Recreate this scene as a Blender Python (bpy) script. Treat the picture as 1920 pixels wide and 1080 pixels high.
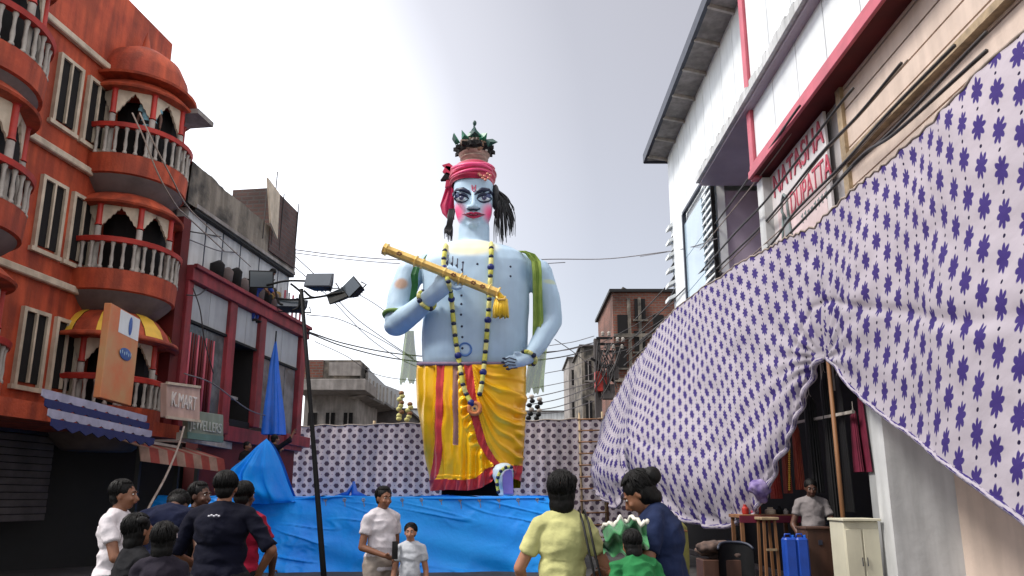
import bpy, bmesh, math, random
from mathutils import Vector, Matrix, noise, Euler
from mathutils.bvhtree import BVHTree
R = math.radians
V = Vector
rnd = random.Random(7)
for o in list(bpy.data.objects):
    bpy.data.objects.remove(o)
SC = bpy.context.scene
COL = SC.collection

# ------------------------------------------------------------------ camera
# the view is a phone picture: focal length 1400 px of 1920, level camera tilted up, image centre shifted
FPX, CX, CY, TILT, EYE = 1400.0, 960.0, 623.0, R(12.56), 1.5
cam_d = bpy.data.cameras.new('camera')
cam = bpy.data.objects.new('camera', cam_d); COL.objects.link(cam)
cam.location = (0, 0, EYE)
cam.rotation_euler = (R(90) + TILT, 0, 0)
cam_d.sensor_width = 36
cam_d.lens = FPX / 1920 * 36
cam_d.shift_y = 83 / 1920
cam_d.clip_end = 3000
SC.camera = cam

# ------------------------------------------------------------------ sky and sun
SUN_AZ, SUN_EL = -108, 50          # degrees, azimuth from the view direction towards the right
world = bpy.data.worlds.new('World'); SC.world = world
world.use_nodes = True
nt = world.node_tree; nt.nodes.clear()
def N(t, typ, **kw):
    n = t.nodes.new(typ)
    for k, v in kw.items(): setattr(n, k, v)
    return n
out = N(nt, 'ShaderNodeOutputWorld')
sky = N(nt, 'ShaderNodeTexSky', sky_type='NISHITA'); sky.sun_disc = False
sky.sun_elevation = R(SUN_EL); sky.sun_rotation = R(SUN_AZ)
bg1 = N(nt, 'ShaderNodeBackground'); bg1.inputs[1].default_value = 0.05
nt.links.new(sky.outputs[0], bg1.inputs[0])
tc = N(nt, 'ShaderNodeTexCoord')
dot = N(nt, 'ShaderNodeVectorMath', operation='DOT_PRODUCT')
nt.links.new(tc.outputs['Generated'], dot.inputs[0])
g = V((math.sin(R(-62)), math.cos(R(-62)), 0.10)).normalized()
dot.inputs[1].default_value = g
nz = N(nt, 'ShaderNodeTexNoise'); nz.inputs['Scale'].default_value = 1.6; nz.inputs['Detail'].default_value = 3
nt.links.new(tc.outputs['Generated'], nz.inputs['Vector'])
ma = N(nt, 'ShaderNodeMath', operation='MULTIPLY_ADD'); ma.inputs[1].default_value = 0.10; 
nt.links.new(nz.outputs[0], ma.inputs[0]); nt.links.new(dot.outputs['Value'], ma.inputs[2])
ramp = N(nt, 'ShaderNodeValToRGB')
mrp = N(nt, 'ShaderNodeMapRange'); mrp.inputs[1].default_value = -1.0; mrp.inputs[2].default_value = 1.0
nt.links.new(ma.outputs[0], mrp.inputs[0]); nt.links.new(mrp.outputs[0], ramp.inputs[0])
cr = ramp.color_ramp
cr.elements[0].position = 0.05; cr.elements[0].color = (0.68, 0.66, 0.63, 1)
e = cr.elements.new(0.42); e.color = (0.24, 0.212, 0.188, 1)
cr.elements[2].position = 0.88; cr.elements[2].color = (0.78, 0.76, 0.75, 1)
e = cr.elements.new(0.65); e.color = (0.235, 0.208, 0.184, 1)
e = cr.elements.new(0.72); e.color = (0.255, 0.230, 0.208, 1)
e = cr.elements.new(0.79); e.color = (0.36, 0.335, 0.315, 1)
bg2 = N(nt, 'ShaderNodeBackground'); bg2.inputs[1].default_value = 0.95
sepw = N(nt, 'ShaderNodeSeparateXYZ'); nt.links.new(tc.outputs['Generated'], sepw.inputs[0])
zen = N(nt, 'ShaderNodeMapRange'); zen.inputs[1].default_value = 0.62; zen.inputs[2].default_value = 1.0; zen.inputs[3].default_value = 1.0; zen.inputs[4].default_value = 3.2
nt.links.new(sepw.outputs[2], zen.inputs[0])      # an overcast sky is up to three times as bright overhead
vm = N(nt, 'ShaderNodeVectorMath', operation='SCALE'); nt.links.new(ramp.outputs[0], vm.inputs[0]); nt.links.new(zen.outputs[0], vm.inputs['Scale'])
nt.links.new(vm.outputs[0], bg2.inputs[0])
add = N(nt, 'ShaderNodeAddShader')
nt.links.new(bg1.outputs[0], add.inputs[0]); nt.links.new(bg2.outputs[0], add.inputs[1])
nt.links.new(add.outputs[0], out.inputs[0])

sd = bpy.data.lights.new('sun', 'SUN'); sd.energy = 1.9; sd.angle = R(14); sd.color = (1, 0.96, 0.9)
sun = bpy.data.objects.new('sun', sd); COL.objects.link(sun)
sv = V((math.sin(R(SUN_AZ)) * math.cos(R(SUN_EL)), math.cos(R(SUN_AZ)) * math.cos(R(SUN_EL)), math.sin(R(SUN_EL))))
sun.rotation_euler = sv.to_track_quat('Z', 'Y').to_euler()
sun.location = (-20, 10, 30)
SC.view_settings.view_transform = 'Standard'
SC.view_settings.look = 'None'
SC.view_settings.gamma = 1
SC.view_settings.exposure = 1.0
SC.view_settings.use_curve_mapping = False

# ------------------------------------------------------------------ survey helpers
ct, st_ = math.cos(TILT), math.sin(TILT)
def ray(px, py):
    dx = (px - CX) / FPX; dz = (CY - py) / FPX
    return V((dx, ct - dz * st_, st_ + dz * ct))
def P(px, py, Y):
    r = ray(px, py); return V((0, 0, EYE)) + r * (Y / r.y)
def PX(px, py, X):
    r = ray(px, py); return V((0, 0, EYE)) + r * (X / r.x)
def onplane(px, py, A, B, off=0.0):
    """point of the pixel ray on the vertical plane through A and B (off metres towards the street)"""
    d = V((B[0] - A[0], B[1] - A[1], 0)).normalized(); n = V((d.y, -d.x, 0))
    a = V((A[0], A[1], 0)) + n * off
    r = ray(px, py); o = V((0, 0, EYE))
    return o + r * ((a - o).dot(n) / r.dot(n))

# ------------------------------------------------------------------ mesh builder
def frame_of(d, up=V((0, 0, 1))):
    d = d.normalized()
    if abs(d.dot(up)) > 0.98: up = V((0, 1, 0))
    x = up.cross(d).normalized(); y = d.cross(x)
    return x, y, d
class MB:
    def __init__(s): s.v = []; s.f = []; s.uv = {}
    def add(s, vs, fs, uvs=None):
        n = len(s.v); s.v += [V(a) for a in vs]
        for i, f in enumerate(fs):
            if uvs: s.uv[len(s.f)] = [uvs[k] for k in f]
            s.f.append([n + k for k in f])
        return s
    def quad(s, a, b, c, d): return s.add([a, b, c, d], [(0, 1, 2, 3)], [(0, 0), (1, 0), (1, 1), (0, 1)])
    def box(s, c, sz, rz=0, rot=None):
        c = V(c); m = rot if rot is not None else Matrix.Rotation(rz, 3, 'Z')
        vs = [c + m @ V((x * sz[0] / 2, y * sz[1] / 2, z * sz[2] / 2)) for x in (-1, 1) for y in (-1, 1) for z in (-1, 1)]
        return s.add(vs, [(0, 1, 3, 2), (4, 6, 7, 5), (0, 4, 5, 1), (2, 3, 7, 6), (0, 2, 6, 4), (1, 5, 7, 3)])
    def hexa(s, a, b, c, d, off):
        """slab: quad a b c d pushed by vector off"""
        a, b, c, d, off = V(a), V(b), V(c), V(d), V(off)
        return s.add([a, b, c, d, a + off, b + off, c + off, d + off],
                     [(0, 1, 2, 3), (7, 6, 5, 4), (0, 4, 5, 1), (1, 5, 6, 2), (2, 6, 7, 3), (3, 7, 4, 0)])
    def beam(s, p, q, w, h, up=V((0, 0, 1))):
        p, q = V(p), V(q); x, y, d = frame_of(q - p, up)
        x = x * w / 2; y = y * h / 2
        return s.add([p - x - y, p + x - y, p + x + y, p - x + y, q - x - y, q + x - y, q + x + y, q - x + y],
                     [(3, 2, 1, 0), (4, 5, 6, 7), (0, 1, 5, 4), (1, 2, 6, 5), (2, 3, 7, 6), (3, 0, 4, 7)])
    def tube(s, pts, r, n=8, caps=True, sx=1.0, sy=1.0, up=V((0, 0, 1))):
        pts = [V(p) for p in pts]; m = len(pts)
        rs = r if isinstance(r, (list, tuple)) else [r] * m
        x, y, d = frame_of(pts[1] - pts[0], up); vs = []; uvs = []; L = 0
        for i, p in enumerate(pts):
            if i: L += (p - pts[i - 1]).length
            t = (pts[min(i + 1, m - 1)] - pts[max(i - 1, 0)])
            if t.length > 1e-9:
                t.normalize(); x = (x - t * x.dot(t))
                x = x.normalized() if x.length > 1e-6 else frame_of(t)[0]
                y = t.cross(x)
            for k in range(n):
                a = 2 * math.pi * k / n
                vs.append(p + x * (rs[i] * sx * math.cos(a)) + y * (rs[i] * sy * math.sin(a))); uvs.append((k / n, L))
        fs = [(i * n + k, i * n + (k + 1) % n, (i + 1) * n + (k + 1) % n, (i + 1) * n + k) for i in range(m - 1) for k in range(n)]
        if caps: fs += [tuple(reversed(range(n))), tuple(range((m - 1) * n, m * n))]
        return s.add(vs, fs, uvs)
    def cap(s, p, q, r1, r2, n=12):
        """tapered capsule"""
        p, q = V(p), V(q); d = (q - p)
        if d.length < 1e-6: return s.ell(p, (r1, r1, r1))
        d.normalize(); pts = []; rs = []
        for a in (-85, -60, -30, 0): pts.append(p + d * (r1 * math.sin(R(a)))); rs.append(r1 * math.cos(R(a)))
        for a in (0, 30, 60, 85): pts.append(q + d * (r2 * math.sin(R(a)))); rs.append(r2 * math.cos(R(a)))
        return s.tube(pts, rs, n)
    def ell(s, c, rad, rot=None, n=16, m=10):
        c = V(c); M = rot if rot is not None else Matrix.Identity(3); vs = []
        for i in range(1, m):
            t = math.pi * i / m
            for k in range(n):
                a = 2 * math.pi * k / n
                vs.append(c + M @ V((rad[0] * math.sin(t) * math.cos(a), rad[1] * math.sin(t) * math.sin(a), rad[2] * math.cos(t))))
        b = len(vs); vs += [c + M @ V((0, 0, rad[2])), c + M @ V((0, 0, -rad[2]))]
        fs = [(i * n + k, (i + 1) * n + k, (i + 1) * n + (k + 1) % n, i * n + (k + 1) % n) for i in range(m - 2) for k in range(n)]
        fs += [(b, k, (k + 1) % n) for k in range(n)] + [(b + 1, (m - 2) * n + (k + 1) % n, (m - 2) * n + k) for k in range(n)]
        return s.add(vs, fs)
    def lathe(s, prof, c, n=24, a0=0, a1=2 * math.pi, caps=True):
        """prof: list of (radius, z)"""
        c = V(c); full = abs(a1 - a0 - 2 * math.pi) < 1e-6; k_ = n if full else n + 1; vs = []; uvs = []
        for r, z in prof:
            for k in range(k_):
                a = a0 + (a1 - a0) * k / n
                vs.append(c + V((r * math.cos(a), r * math.sin(a), z))); uvs.append((k / n, z))
        fs = []
        for i in range(len(prof) - 1):
            for k in range(n):
                k2 = (k + 1) % k_ if full else k + 1
                fs.append((i * k_ + k, i * k_ + k2, (i + 1) * k_ + k2, (i + 1) * k_ + k))
        if caps and full:
            fs += [tuple(reversed(range(n))), tuple(range((len(prof) - 1) * n, len(prof) * n))]
        return s.add(vs, fs, uvs)
    def grid(s, fn, nu, nv):
        """fn(u,v) -> (point, (U,V))"""
        vs = []; uvs = []
        for j in range(nv + 1):
            for i in range(nu + 1):
                p, q = fn(i / nu, j / nv); vs.append(p); uvs.append(q)
        w = nu + 1
        return s.add(vs, [(j * w + i, j * w + i + 1, (j + 1) * w + i + 1, (j + 1) * w + i) for j in range(nv) for i in range(nu)], uvs)
    def prism(s, pts, off):
        """closed polygon (3d points) extruded by off"""
        n = len(pts); off = V(off); pts = [V(p) for p in pts]
        fs = [tuple(range(n)), tuple(reversed(range(n, 2 * n)))] + [(k, k + n, (k + 1) % n + n, (k + 1) % n) for k in range(n)]
        return s.add(pts + [p + off for p in pts], fs)
    def mesh(s, name, origin=V((0, 0, 0))):
        me = bpy.data.meshes.new(name)
        me.from_pydata([tuple(a - origin) for a in s.v], [], s.f)
        if s.uv:
            ul = me.uv_layers.new(name='uv')
            for pi, poly in enumerate(me.polygons):
                if pi in s.uv:
                    for k, li in enumerate(poly.loop_indices): ul.data[li].uv = s.uv[pi][k]
        return me

def wloc(o):
    l = V((0, 0, 0))
    while o is not None: l += o.location; o = o.parent
    return l
def link(name, me, parent=None, loc=None):
    o = bpy.data.objects.new(name, me); COL.objects.link(o)
    if parent is not None: o.parent = parent
    if loc is not None: o.location = loc
    return o
def fixnormals(me):
    bm = bmesh.new(); bm.from_mesh(me)
    bmesh.ops.recalc_face_normals(bm, faces=bm.faces); bm.to_mesh(me); bm.free()
def build(mb, name, mat, parent=None, smooth=False, bevel=0, fix=True, origin=None, angle=None):
    org = wloc(parent) if parent is not None else V(origin or (0, 0, 0))
    me = mb.mesh(name, org)
    if fix: fixnormals(me)
    if bevel:
        bm = bmesh.new(); bm.from_mesh(me)
        es = [e for e in bm.edges if len(e.link_faces) == 2 and e.calc_face_angle(0) > R(40)]
        bmesh.ops.bevel(bm, geom=es, offset=bevel, segments=1, affect='EDGES', clamp_overlap=True)
        bm.to_mesh(me); bm.free()
    if mat: me.materials.append(mat)
    if smooth:
        me.polygons.foreach_set('use_smooth', [True] * len(me.polygons))
        if angle: me.set_sharp_from_angle(angle=R(angle))
    o = link(name, me, parent)
    if parent is None and origin: o.location = origin
    return o
def tag(o, label=None, cat=None, group=None, kind=None):
    if label: o['label'] = label
    if cat: o['category'] = cat
    if group: o['group'] = group
    if kind: o['kind'] = kind
    return o
def thing(name, label, cat, loc=(0, 0, 0), group=None):
    o = bpy.data.objects.new(name, None); COL.objects.link(o); o.location = loc; o.empty_display_size = 0.2
    return tag(o, label, cat, group)
def struct(mb, name, mat, **kw):
    o = build(mb, name, mat, **kw); o['kind'] = 'structure'; return o
def fuse(mb, voxel, smooth_n=4, factor=0.5, disp=None, origin=V((0, 0, 0)), name='body'):
    """union of overlapping closed shapes as one continuous surface"""
    me = mb.mesh('tmp'); fixnormals(me)
    o = bpy.data.objects.new('tmp', me); COL.objects.link(o)
    m = o.modifiers.new('r', 'REMESH'); m.mode = 'VOXEL'; m.voxel_size = voxel
    if smooth_n:
        m = o.modifiers.new('s', 'SMOOTH'); m.factor = factor; m.iterations = smooth_n
    dg = bpy.context.evaluated_depsgraph_get(); dg.update()
    me2 = bpy.data.meshes.new_from_object(o.evaluated_get(dg))
    bpy.data.objects.remove(o); bpy.data.meshes.remove(me)
    me2.name = name
    if disp:
        vn = [v.normal.copy() for v in me2.vertices]
        cos = [v.co + disp(v.co.copy(), n_) for v, n_ in zip(me2.vertices, vn)]
        me2.vertices.foreach_set('co', [x for c in cos for x in c])
    if origin.length > 0: me2.transform(Matrix.Translation(-origin))
    me2.polygons.foreach_set('use_smooth', [True] * len(me2.polygons))
    return me2
def fused(mb, name, mat, parent, voxel, smooth_n=4, factor=0.5, disp=None, mats=None):
    me = fuse(mb, voxel, smooth_n, factor, disp, wloc(parent), name)
    me.materials.clear()
    for m in (mats or [mat]): me.materials.append(m)
    return link(name, me, parent)

# ------------------------------------------------------------------ materials
def hexc(h):
    h = h.lstrip('#'); c = [int(h[i:i + 2], 16) / 255 for i in (0, 2, 4)]
    return tuple(((x / 12.92) if x <= 0.04045 else ((x + 0.055) / 1.055) ** 2.4) for x in c)
def mat(name, col, rough=0.7, var=0.15, scale=3.0, bump=0.0, bscale=30.0, metal=0.0, spec=0.4, col2=None, stretch=(1, 1, 1),
        sheen=0, coat=0, contrast=(0.35, 0.65), streak=0.0, trans=None, emit=None, alpha=None):
    m = bpy.data.materials.new(name); m.use_nodes = True; t = m.node_tree
    b = t.nodes['Principled BSDF']
    b.inputs['Roughness'].default_value = rough; b.inputs['Metallic'].default_value = metal
    b.inputs['Specular IOR Level'].default_value = spec
    if sheen: b.inputs['Sheen Weight'].default_value = sheen
    if coat: b.inputs['Coat Weight'].default_value = coat; b.inputs['Coat Roughness'].default_value = 0.15
    tcn = N(t, 'ShaderNodeTexCoord'); mp = N(t, 'ShaderNodeMapping'); mp.inputs['Scale'].default_value = stretch
    t.links.new(tcn.outputs['Object'], mp.inputs['Vector'])
    n = N(t, 'ShaderNodeTexNoise'); n.inputs['Scale'].default_value = scale; n.inputs['Detail'].default_value = 6; n.inputs['Roughness'].default_value = 0.6
    t.links.new(mp.outputs[0], n.inputs['Vector'])
    rp = N(t, 'ShaderNodeValToRGB'); rp.color_ramp.elements[0].position = contrast[0]; rp.color_ramp.elements[1].position = contrast[1]
    c2 = col2 if col2 else tuple(c * (1 - var) for c in col); c1 = col if col2 else tuple(min(1, c * (1 + var * 0.5)) for c in col)
    rp.color_ramp.elements[0].color = (*c2, 1); rp.color_ramp.elements[1].color = (*c1, 1)
    t.links.new(n.outputs[0], rp.inputs[0]); last = rp.outputs[0]
    if streak:
        mp2 = N(t, 'ShaderNodeMapping'); mp2.inputs['Scale'].default_value = (1, 1, 0.12); t.links.new(tcn.outputs['Object'], mp2.inputs['Vector'])
        n2 = N(t, 'ShaderNodeTexNoise'); n2.inputs['Scale'].default_value = 5; n2.inputs['Detail'].default_value = 5
        t.links.new(mp2.outputs[0], n2.inputs['Vector'])
        r2 = N(t, 'ShaderNodeValToRGB'); r2.color_ramp.elements[0].position = 0.4; r2.color_ramp.elements[1].position = 0.62
        r2.color_ramp.elements[0].color = (1 - streak,) * 3 + (1,); r2.color_ramp.elements[1].color = (1, 1, 1, 1)
        t.links.new(n2.outputs[0], r2.inputs[0])
        mx = N(t, 'ShaderNodeMixRGB', blend_type='MULTIPLY'); mx.inputs[0].default_value = 1
        t.links.new(last, mx.inputs[1]); t.links.new(r2.outputs[0], mx.inputs[2]); last = mx.outputs[0]
    t.links.new(last, b.inputs['Base Color'])
    if bump:
        n3 = N(t, 'ShaderNodeTexNoise'); n3.inputs['Scale'].default_value = bscale; n3.inputs['Detail'].default_value = 4
        t.links.new(mp.outputs[0], n3.inputs['Vector'])
        bp = N(t, 'ShaderNodeBump'); bp.inputs['Strength'].default_value = bump; bp.inputs['Distance'].default_value = 0.02
        t.links.new(n3.outputs[0], bp.inputs['Height']); t.links.new(bp.outputs[0], b.inputs['Normal'])
    if alpha is not None:
        tr = N(t, 'ShaderNodeBsdfTransparent'); ms = N(t, 'ShaderNodeMixShader'); ms.inputs[0].default_value = alpha
        o = t.nodes['Material Output']; t.links.new(tr.outputs[0], ms.inputs[1]); t.links.new(b.outputs[0], ms.inputs[2]); t.links.new(ms.outputs[0], o.inputs[0])
    if trans:   # thin cloth lets light through
        td = N(t, 'ShaderNodeBsdfTranslucent'); ms = N(t, 'ShaderNodeMixShader'); ms.inputs[0].default_value = trans
        t.links.new(last, td.inputs[0]); o = t.nodes['Material Output']
        t.links.new(b.outputs[0], ms.inputs[1]); t.links.new(td.outputs[0], ms.inputs[2]); t.links.new(ms.outputs[0], o.inputs[0])
    return m

def printed_cloth(name, base, ink, ink2, pu, pv, mw, mh, trans=0.3, lobes=8, spike=0.28, rough=0.75):
    """white cloth with a staggered print of spiky flowers and small dots between them; uv in metres"""
    m = bpy.data.materials.new(name); m.use_nodes = True; t = m.node_tree; b = t.nodes['Principled BSDF']
    b.inputs['Roughness'].default_value = rough; b.inputs['Specular IOR Level'].default_value = 0.15
    uv = N(t, 'ShaderNodeTexCoord'); sep = N(t, 'ShaderNodeSeparateXYZ'); 
    nd = N(t, 'ShaderNodeTexNoise'); nd.inputs['Scale'].default_value = 14; nd.inputs['Detail'].default_value = 3; t.links.new(uv.outputs['UV'], nd.inputs['Vector'])
    vs1 = N(t, 'ShaderNodeVectorMath', operation='SUBTRACT'); t.links.new(nd.outputs['Color'], vs1.inputs[0]); vs1.inputs[1].default_value = (.5, .5, .5)
    vs2 = N(t, 'ShaderNodeVectorMath', operation='SCALE'); t.links.new(vs1.outputs[0], vs2.inputs[0]); vs2.inputs['Scale'].default_value = mw * .16
    vs3 = N(t, 'ShaderNodeVectorMath', operation='ADD'); t.links.new(uv.outputs['UV'], vs3.inputs[0]); t.links.new(vs2.outputs[0], vs3.inputs[1]); t.links.new(vs3.outputs[0], sep.inputs[0])
    def M(op, a, b_=None, c=None):
        n = N(t, 'ShaderNodeMath', operation=op)
        for i, x in enumerate((a, b_, c)):
            if x is None: continue
            if isinstance(x, (int, float)): n.inputs[i].default_value = x
            else: t.links.new(x, n.inputs[i])
        return n.outputs[0]
    def cell(x, p, sh):   # centred coordinate within its cell
        return M('MULTIPLY', M('SUBTRACT', M('FRACT', M('ADD', M('DIVIDE', x, p), sh + 100.0)), 0.5), p)
    def motif(su, sv, w, h, lob, spk):
        x = cell(sep.outputs[0], pu, su); y = cell(sep.outputs[1], pv, sv)
        x = M('DIVIDE', x, w / 2); y = M('DIVIDE', y, h / 2)
        r = M('SQRT', M('ADD', M('MULTIPLY', x, x), M('MULTIPLY', y, y)))
        if lob:
            th = M('ARCTAN2', y, x)
            rad = M('ADD', 1 - spk, M('MULTIPLY', M('ABSOLUTE', M('COSINE', M('MULTIPLY', th, lob / 2))), spk))
            r = M('DIVIDE', r, rad)
        mr = N(t, 'ShaderNodeMapRange'); mr.inputs[1].default_value = 0.94; mr.inputs[2].default_value = 1.06
        mr.inputs[3].default_value = 1; mr.inputs[4].default_value = 0; t.links.new(r, mr.inputs[0])
        return mr.outputs[0]
    big = M('MAXIMUM', motif(0, 0, mw, mh, lobes, spike), motif(.5, .5, mw, mh, lobes, spike))
    dots = M('MAXIMUM', motif(.5, 0, mw * .18, mw * .24, 0, 0), motif(0, .5, mw * .18, mw * .24, 0, 0))
    no = N(t, 'ShaderNodeTexNoise'); no.inputs['Scale'].default_value = 1.2; no.inputs['Detail'].default_value = 5
    t.links.new(uv.outputs['UV'], no.inputs['Vector'])
    rp = N(t, 'ShaderNodeValToRGB'); rp.color_ramp.elements[0].position = .3; rp.color_ramp.elements[1].position = .7
    rp.color_ramp.elements[0].color = (*[c * .84 for c in base], 1); rp.color_ramp.elements[1].color = (*base, 1)
    t.links.new(no.outputs[0], rp.inputs[0])
    m1 = N(t, 'ShaderNodeMixRGB'); t.links.new(big, m1.inputs[0]); t.links.new(rp.outputs[0], m1.inputs[1]); m1.inputs[2].default_value = (*ink, 1)
    m2 = N(t, 'ShaderNodeMixRGB'); t.links.new(dots, m2.inputs[0]); t.links.new(m1.outputs[0], m2.inputs[1]); m2.inputs[2].default_value = (*ink2, 1)
    t.links.new(m2.outputs[0], b.inputs['Base Color'])
    n3 = N(t, 'ShaderNodeTexNoise'); n3.inputs['Scale'].default_value = 7; n3.inputs['Detail'].default_value = 5; t.links.new(uv.outputs['UV'], n3.inputs['Vector'])
    bp = N(t, 'ShaderNodeBump'); bp.inputs['Strength'].default_value = .35; bp.inputs['Distance'].default_value = .03
    t.links.new(n3.outputs[0], bp.inputs['Height']); t.links.new(bp.outputs[0], b.inputs['Normal'])
    td = N(t, 'ShaderNodeBsdfTranslucent'); t.links.new(m2.outputs[0], td.inputs[0])
    ms = N(t, 'ShaderNodeMixShader'); ms.inputs[0].default_value = trans; o = t.nodes['Material Output']
    t.links.new(b.outputs[0], ms.inputs[1]); t.links.new(td.outputs[0], ms.inputs[2]); t.links.new(ms.outputs[0], o.inputs[0])
    return m

def brick_mat(name, c1, c2, mortar, sc=1.0):
    m = bpy.data.materials.new(name); m.use_nodes = True; t = m.node_tree; b = t.nodes['Principled BSDF']; b.inputs['Roughness'].default_value = .9
    tcn = N(t, 'ShaderNodeTexCoord'); bk = N(t, 'ShaderNodeTexBrick')
    bk.inputs['Color1'].default_value = (*c1, 1); bk.inputs['Color2'].default_value = (*c2, 1); bk.inputs['Mortar'].default_value = (*mortar, 1)
    bk.inputs['Scale'].default_value = sc; bk.inputs['Mortar Size'].default_value = .02; bk.inputs['Brick Width'].default_value = .3; bk.inputs['Row Height'].default_value = .12
    sp = N(t, 'ShaderNodeSeparateXYZ'); t.links.new(tcn.outputs['Object'], sp.inputs[0])
    ad = N(t, 'ShaderNodeMath', operation='ADD'); t.links.new(sp.outputs[0], ad.inputs[0]); t.links.new(sp.outputs[1], ad.inputs[1])
    cb = N(t, 'ShaderNodeCombineXYZ'); t.links.new(ad.outputs[0], cb.inputs[0]); t.links.new(sp.outputs[2], cb.inputs[1])
    t.links.new(cb.outputs[0], bk.inputs['Vector'])
    no = N(t, 'ShaderNodeTexNoise'); no.inputs['Scale'].default_value = .8; no.inputs['Detail'].default_value = 6; t.links.new(tcn.outputs['Object'], no.inputs['Vector'])
    r2 = N(t, 'ShaderNodeValToRGB'); r2.color_ramp.elements[0].position = .35; r2.color_ramp.elements[0].color = (.45, .45, .45, 1); r2.color_ramp.elements[1].position = .65
    t.links.new(no.outputs[0], r2.inputs[0])
    mx = N(t, 'ShaderNodeMixRGB', blend_type='MULTIPLY'); mx.inputs[0].default_value = 1
    t.links.new(bk.outputs[0], mx.inputs[1]); t.links.new(r2.outputs[0], mx.inputs[2]); t.links.new(mx.outputs[0], b.inputs['Base Color'])
    bp = N(t, 'ShaderNodeBump'); bp.inputs['Strength'].default_value = .5; bp.inputs['Distance'].default_value = .01; t.links.new(bk.outputs['Fac'], bp.inputs['Height']); bp.invert = True
    t.links.new(bp.outputs[0], b.inputs['Normal'])
    return m

M_ = {}
M_['asphalt'] = mat('asphalt', (.06, .058, .055), .9, .4, 1.5, .4, 60)
M_['concrete'] = mat('concrete', (.25, .215, .175), .9, 0, 1.1, .6, 14, col2=(.05, .046, .042), streak=.4, contrast=(.40, .60))
M_['concrete_light'] = mat('concrete_light', (.34, .31, .29), .9, 0, 1.5, .3, 16, col2=(.2, .18, .165), streak=.25)
M_['concrete_dark'] = mat('concrete_dark', (.09, .078, .075), .9, .3, 2, .3, 16)
M_['grey_panel'] = mat('grey_panel', (.36, .37, .38), .55, .12, 1.2, streak=.15)
M_['white_wall'] = mat('white_wall', (.56, .57, .57), .8, .12, 1.1, .2, 12, streak=.22)
M_['white_panel'] = mat('white_panel', (.72, .75, .76), .5, .12, .7, .12, 2.5, streak=.08)
M_['beige_wall'] = mat('beige_wall', (.62, .50, .42), .8, .12, 1.3, .2, 12, streak=.12)
M_['red_paint'] = mat('red_paint', (.30, .03, .04), .6, 0, 2.0, .15, 20, col2=(.17, .02, .026), streak=.3)
M_['dark_red'] = mat('dark_red', (.10, .005, .006), .7, .3, 2)
M_['pink_red'] = mat('pink_red', (.55, .11, .15), .5, .15, 2, streak=.1)
M_['orange_paint'] = mat('orange_paint', (.52, .085, .03), .65, 0, 1.6, .35, 24, col2=(.33, .045, .018), streak=.42)
M_['rail_red'] = mat('rail_red', (.42, .03, .02), .5, .3, 3)
M_['cream_paint'] = mat('cream_paint', (.56, .47, .36), .7, .2, 4, streak=.2)
M_['baluster'] = mat('baluster', (.42, .38, .34), .7, .25, 5, streak=.2)
M_['yellow_paint'] = mat('yellow_paint', (.75, .45, .05), .5, .15, 3)
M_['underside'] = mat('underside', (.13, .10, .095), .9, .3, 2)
M_['black'] = mat('black', (.004, .004, .0045), .6, .3, 4)
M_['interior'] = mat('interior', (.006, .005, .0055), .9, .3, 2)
M_['glass'] = mat('glass', (.10, .12, .14), .08, .25, .7, spec=.8)
M_['glass_blue'] = mat('glass_blue', (.36, .47, .55), .2, .12, .6, spec=.8)
M_['glass_pane'] = mat('glass_pane', (.12, .13, .135), .18, .45, 1.4, spec=.7, contrast=(.42, .58))
M_['steel_dark'] = mat('steel_dark', (.008, .008, .009), .6, .3, 6, spec=.2)
M_['steel_grey'] = mat('steel_grey', (.035, .04, .06), .5, .3, 5, metal=.2)
M_['bamboo'] = mat('bamboo', (.34, .25, .15), .6, .35, 8)
M_['wood'] = mat('wood', (.22, .10, .04), .6, .35, 5, stretch=(1, 1, .2))
M_['wire'] = mat('wire', (.035, .03, .03), .5, .3, 8)
M_['wire_pale'] = mat('wire_pale', (.30, .24, .20), .6, .3, 8)
M_['wire_grey'] = mat('wire_grey', (.16, .15, .16), .6, .3, 8)
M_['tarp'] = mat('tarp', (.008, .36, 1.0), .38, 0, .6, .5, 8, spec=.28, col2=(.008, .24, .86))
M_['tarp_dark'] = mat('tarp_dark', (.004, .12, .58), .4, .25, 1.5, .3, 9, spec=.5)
M_['brick'] = brick_mat('brick', (.20, .075, .048), (.13, .05, .035), (.16, .13, .11))
M_['brick_dark'] = brick_mat('brick_dark', (.13, .065, .055), (.09, .05, .045), (.10, .08, .075))
M_['brick_red'] = brick_mat('brick_red', (.24, .075, .045), (.17, .055, .035), (.16, .12, .10))
M_['print_big'] = printed_cloth('print_big', (.56, .515, .585), (.06, .04, .20), (.02, .015, .05), .44, .40, .160, .275, .35, lobes=8, spike=.42)
M_['print_back'] = printed_cloth('print_back', (.52, .455, .48), (.08, .055, .08), (.16, .10, .18), .335, .345, .15, .15, .25, lobes=6, spike=.12)
M_['print_mid'] = printed_cloth('print_mid', (.55, .47, .54), (.07, .04, .12), (.05, .03, .06), .42, .40, .17, .20, .25, lobes=8, spike=.2)

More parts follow.
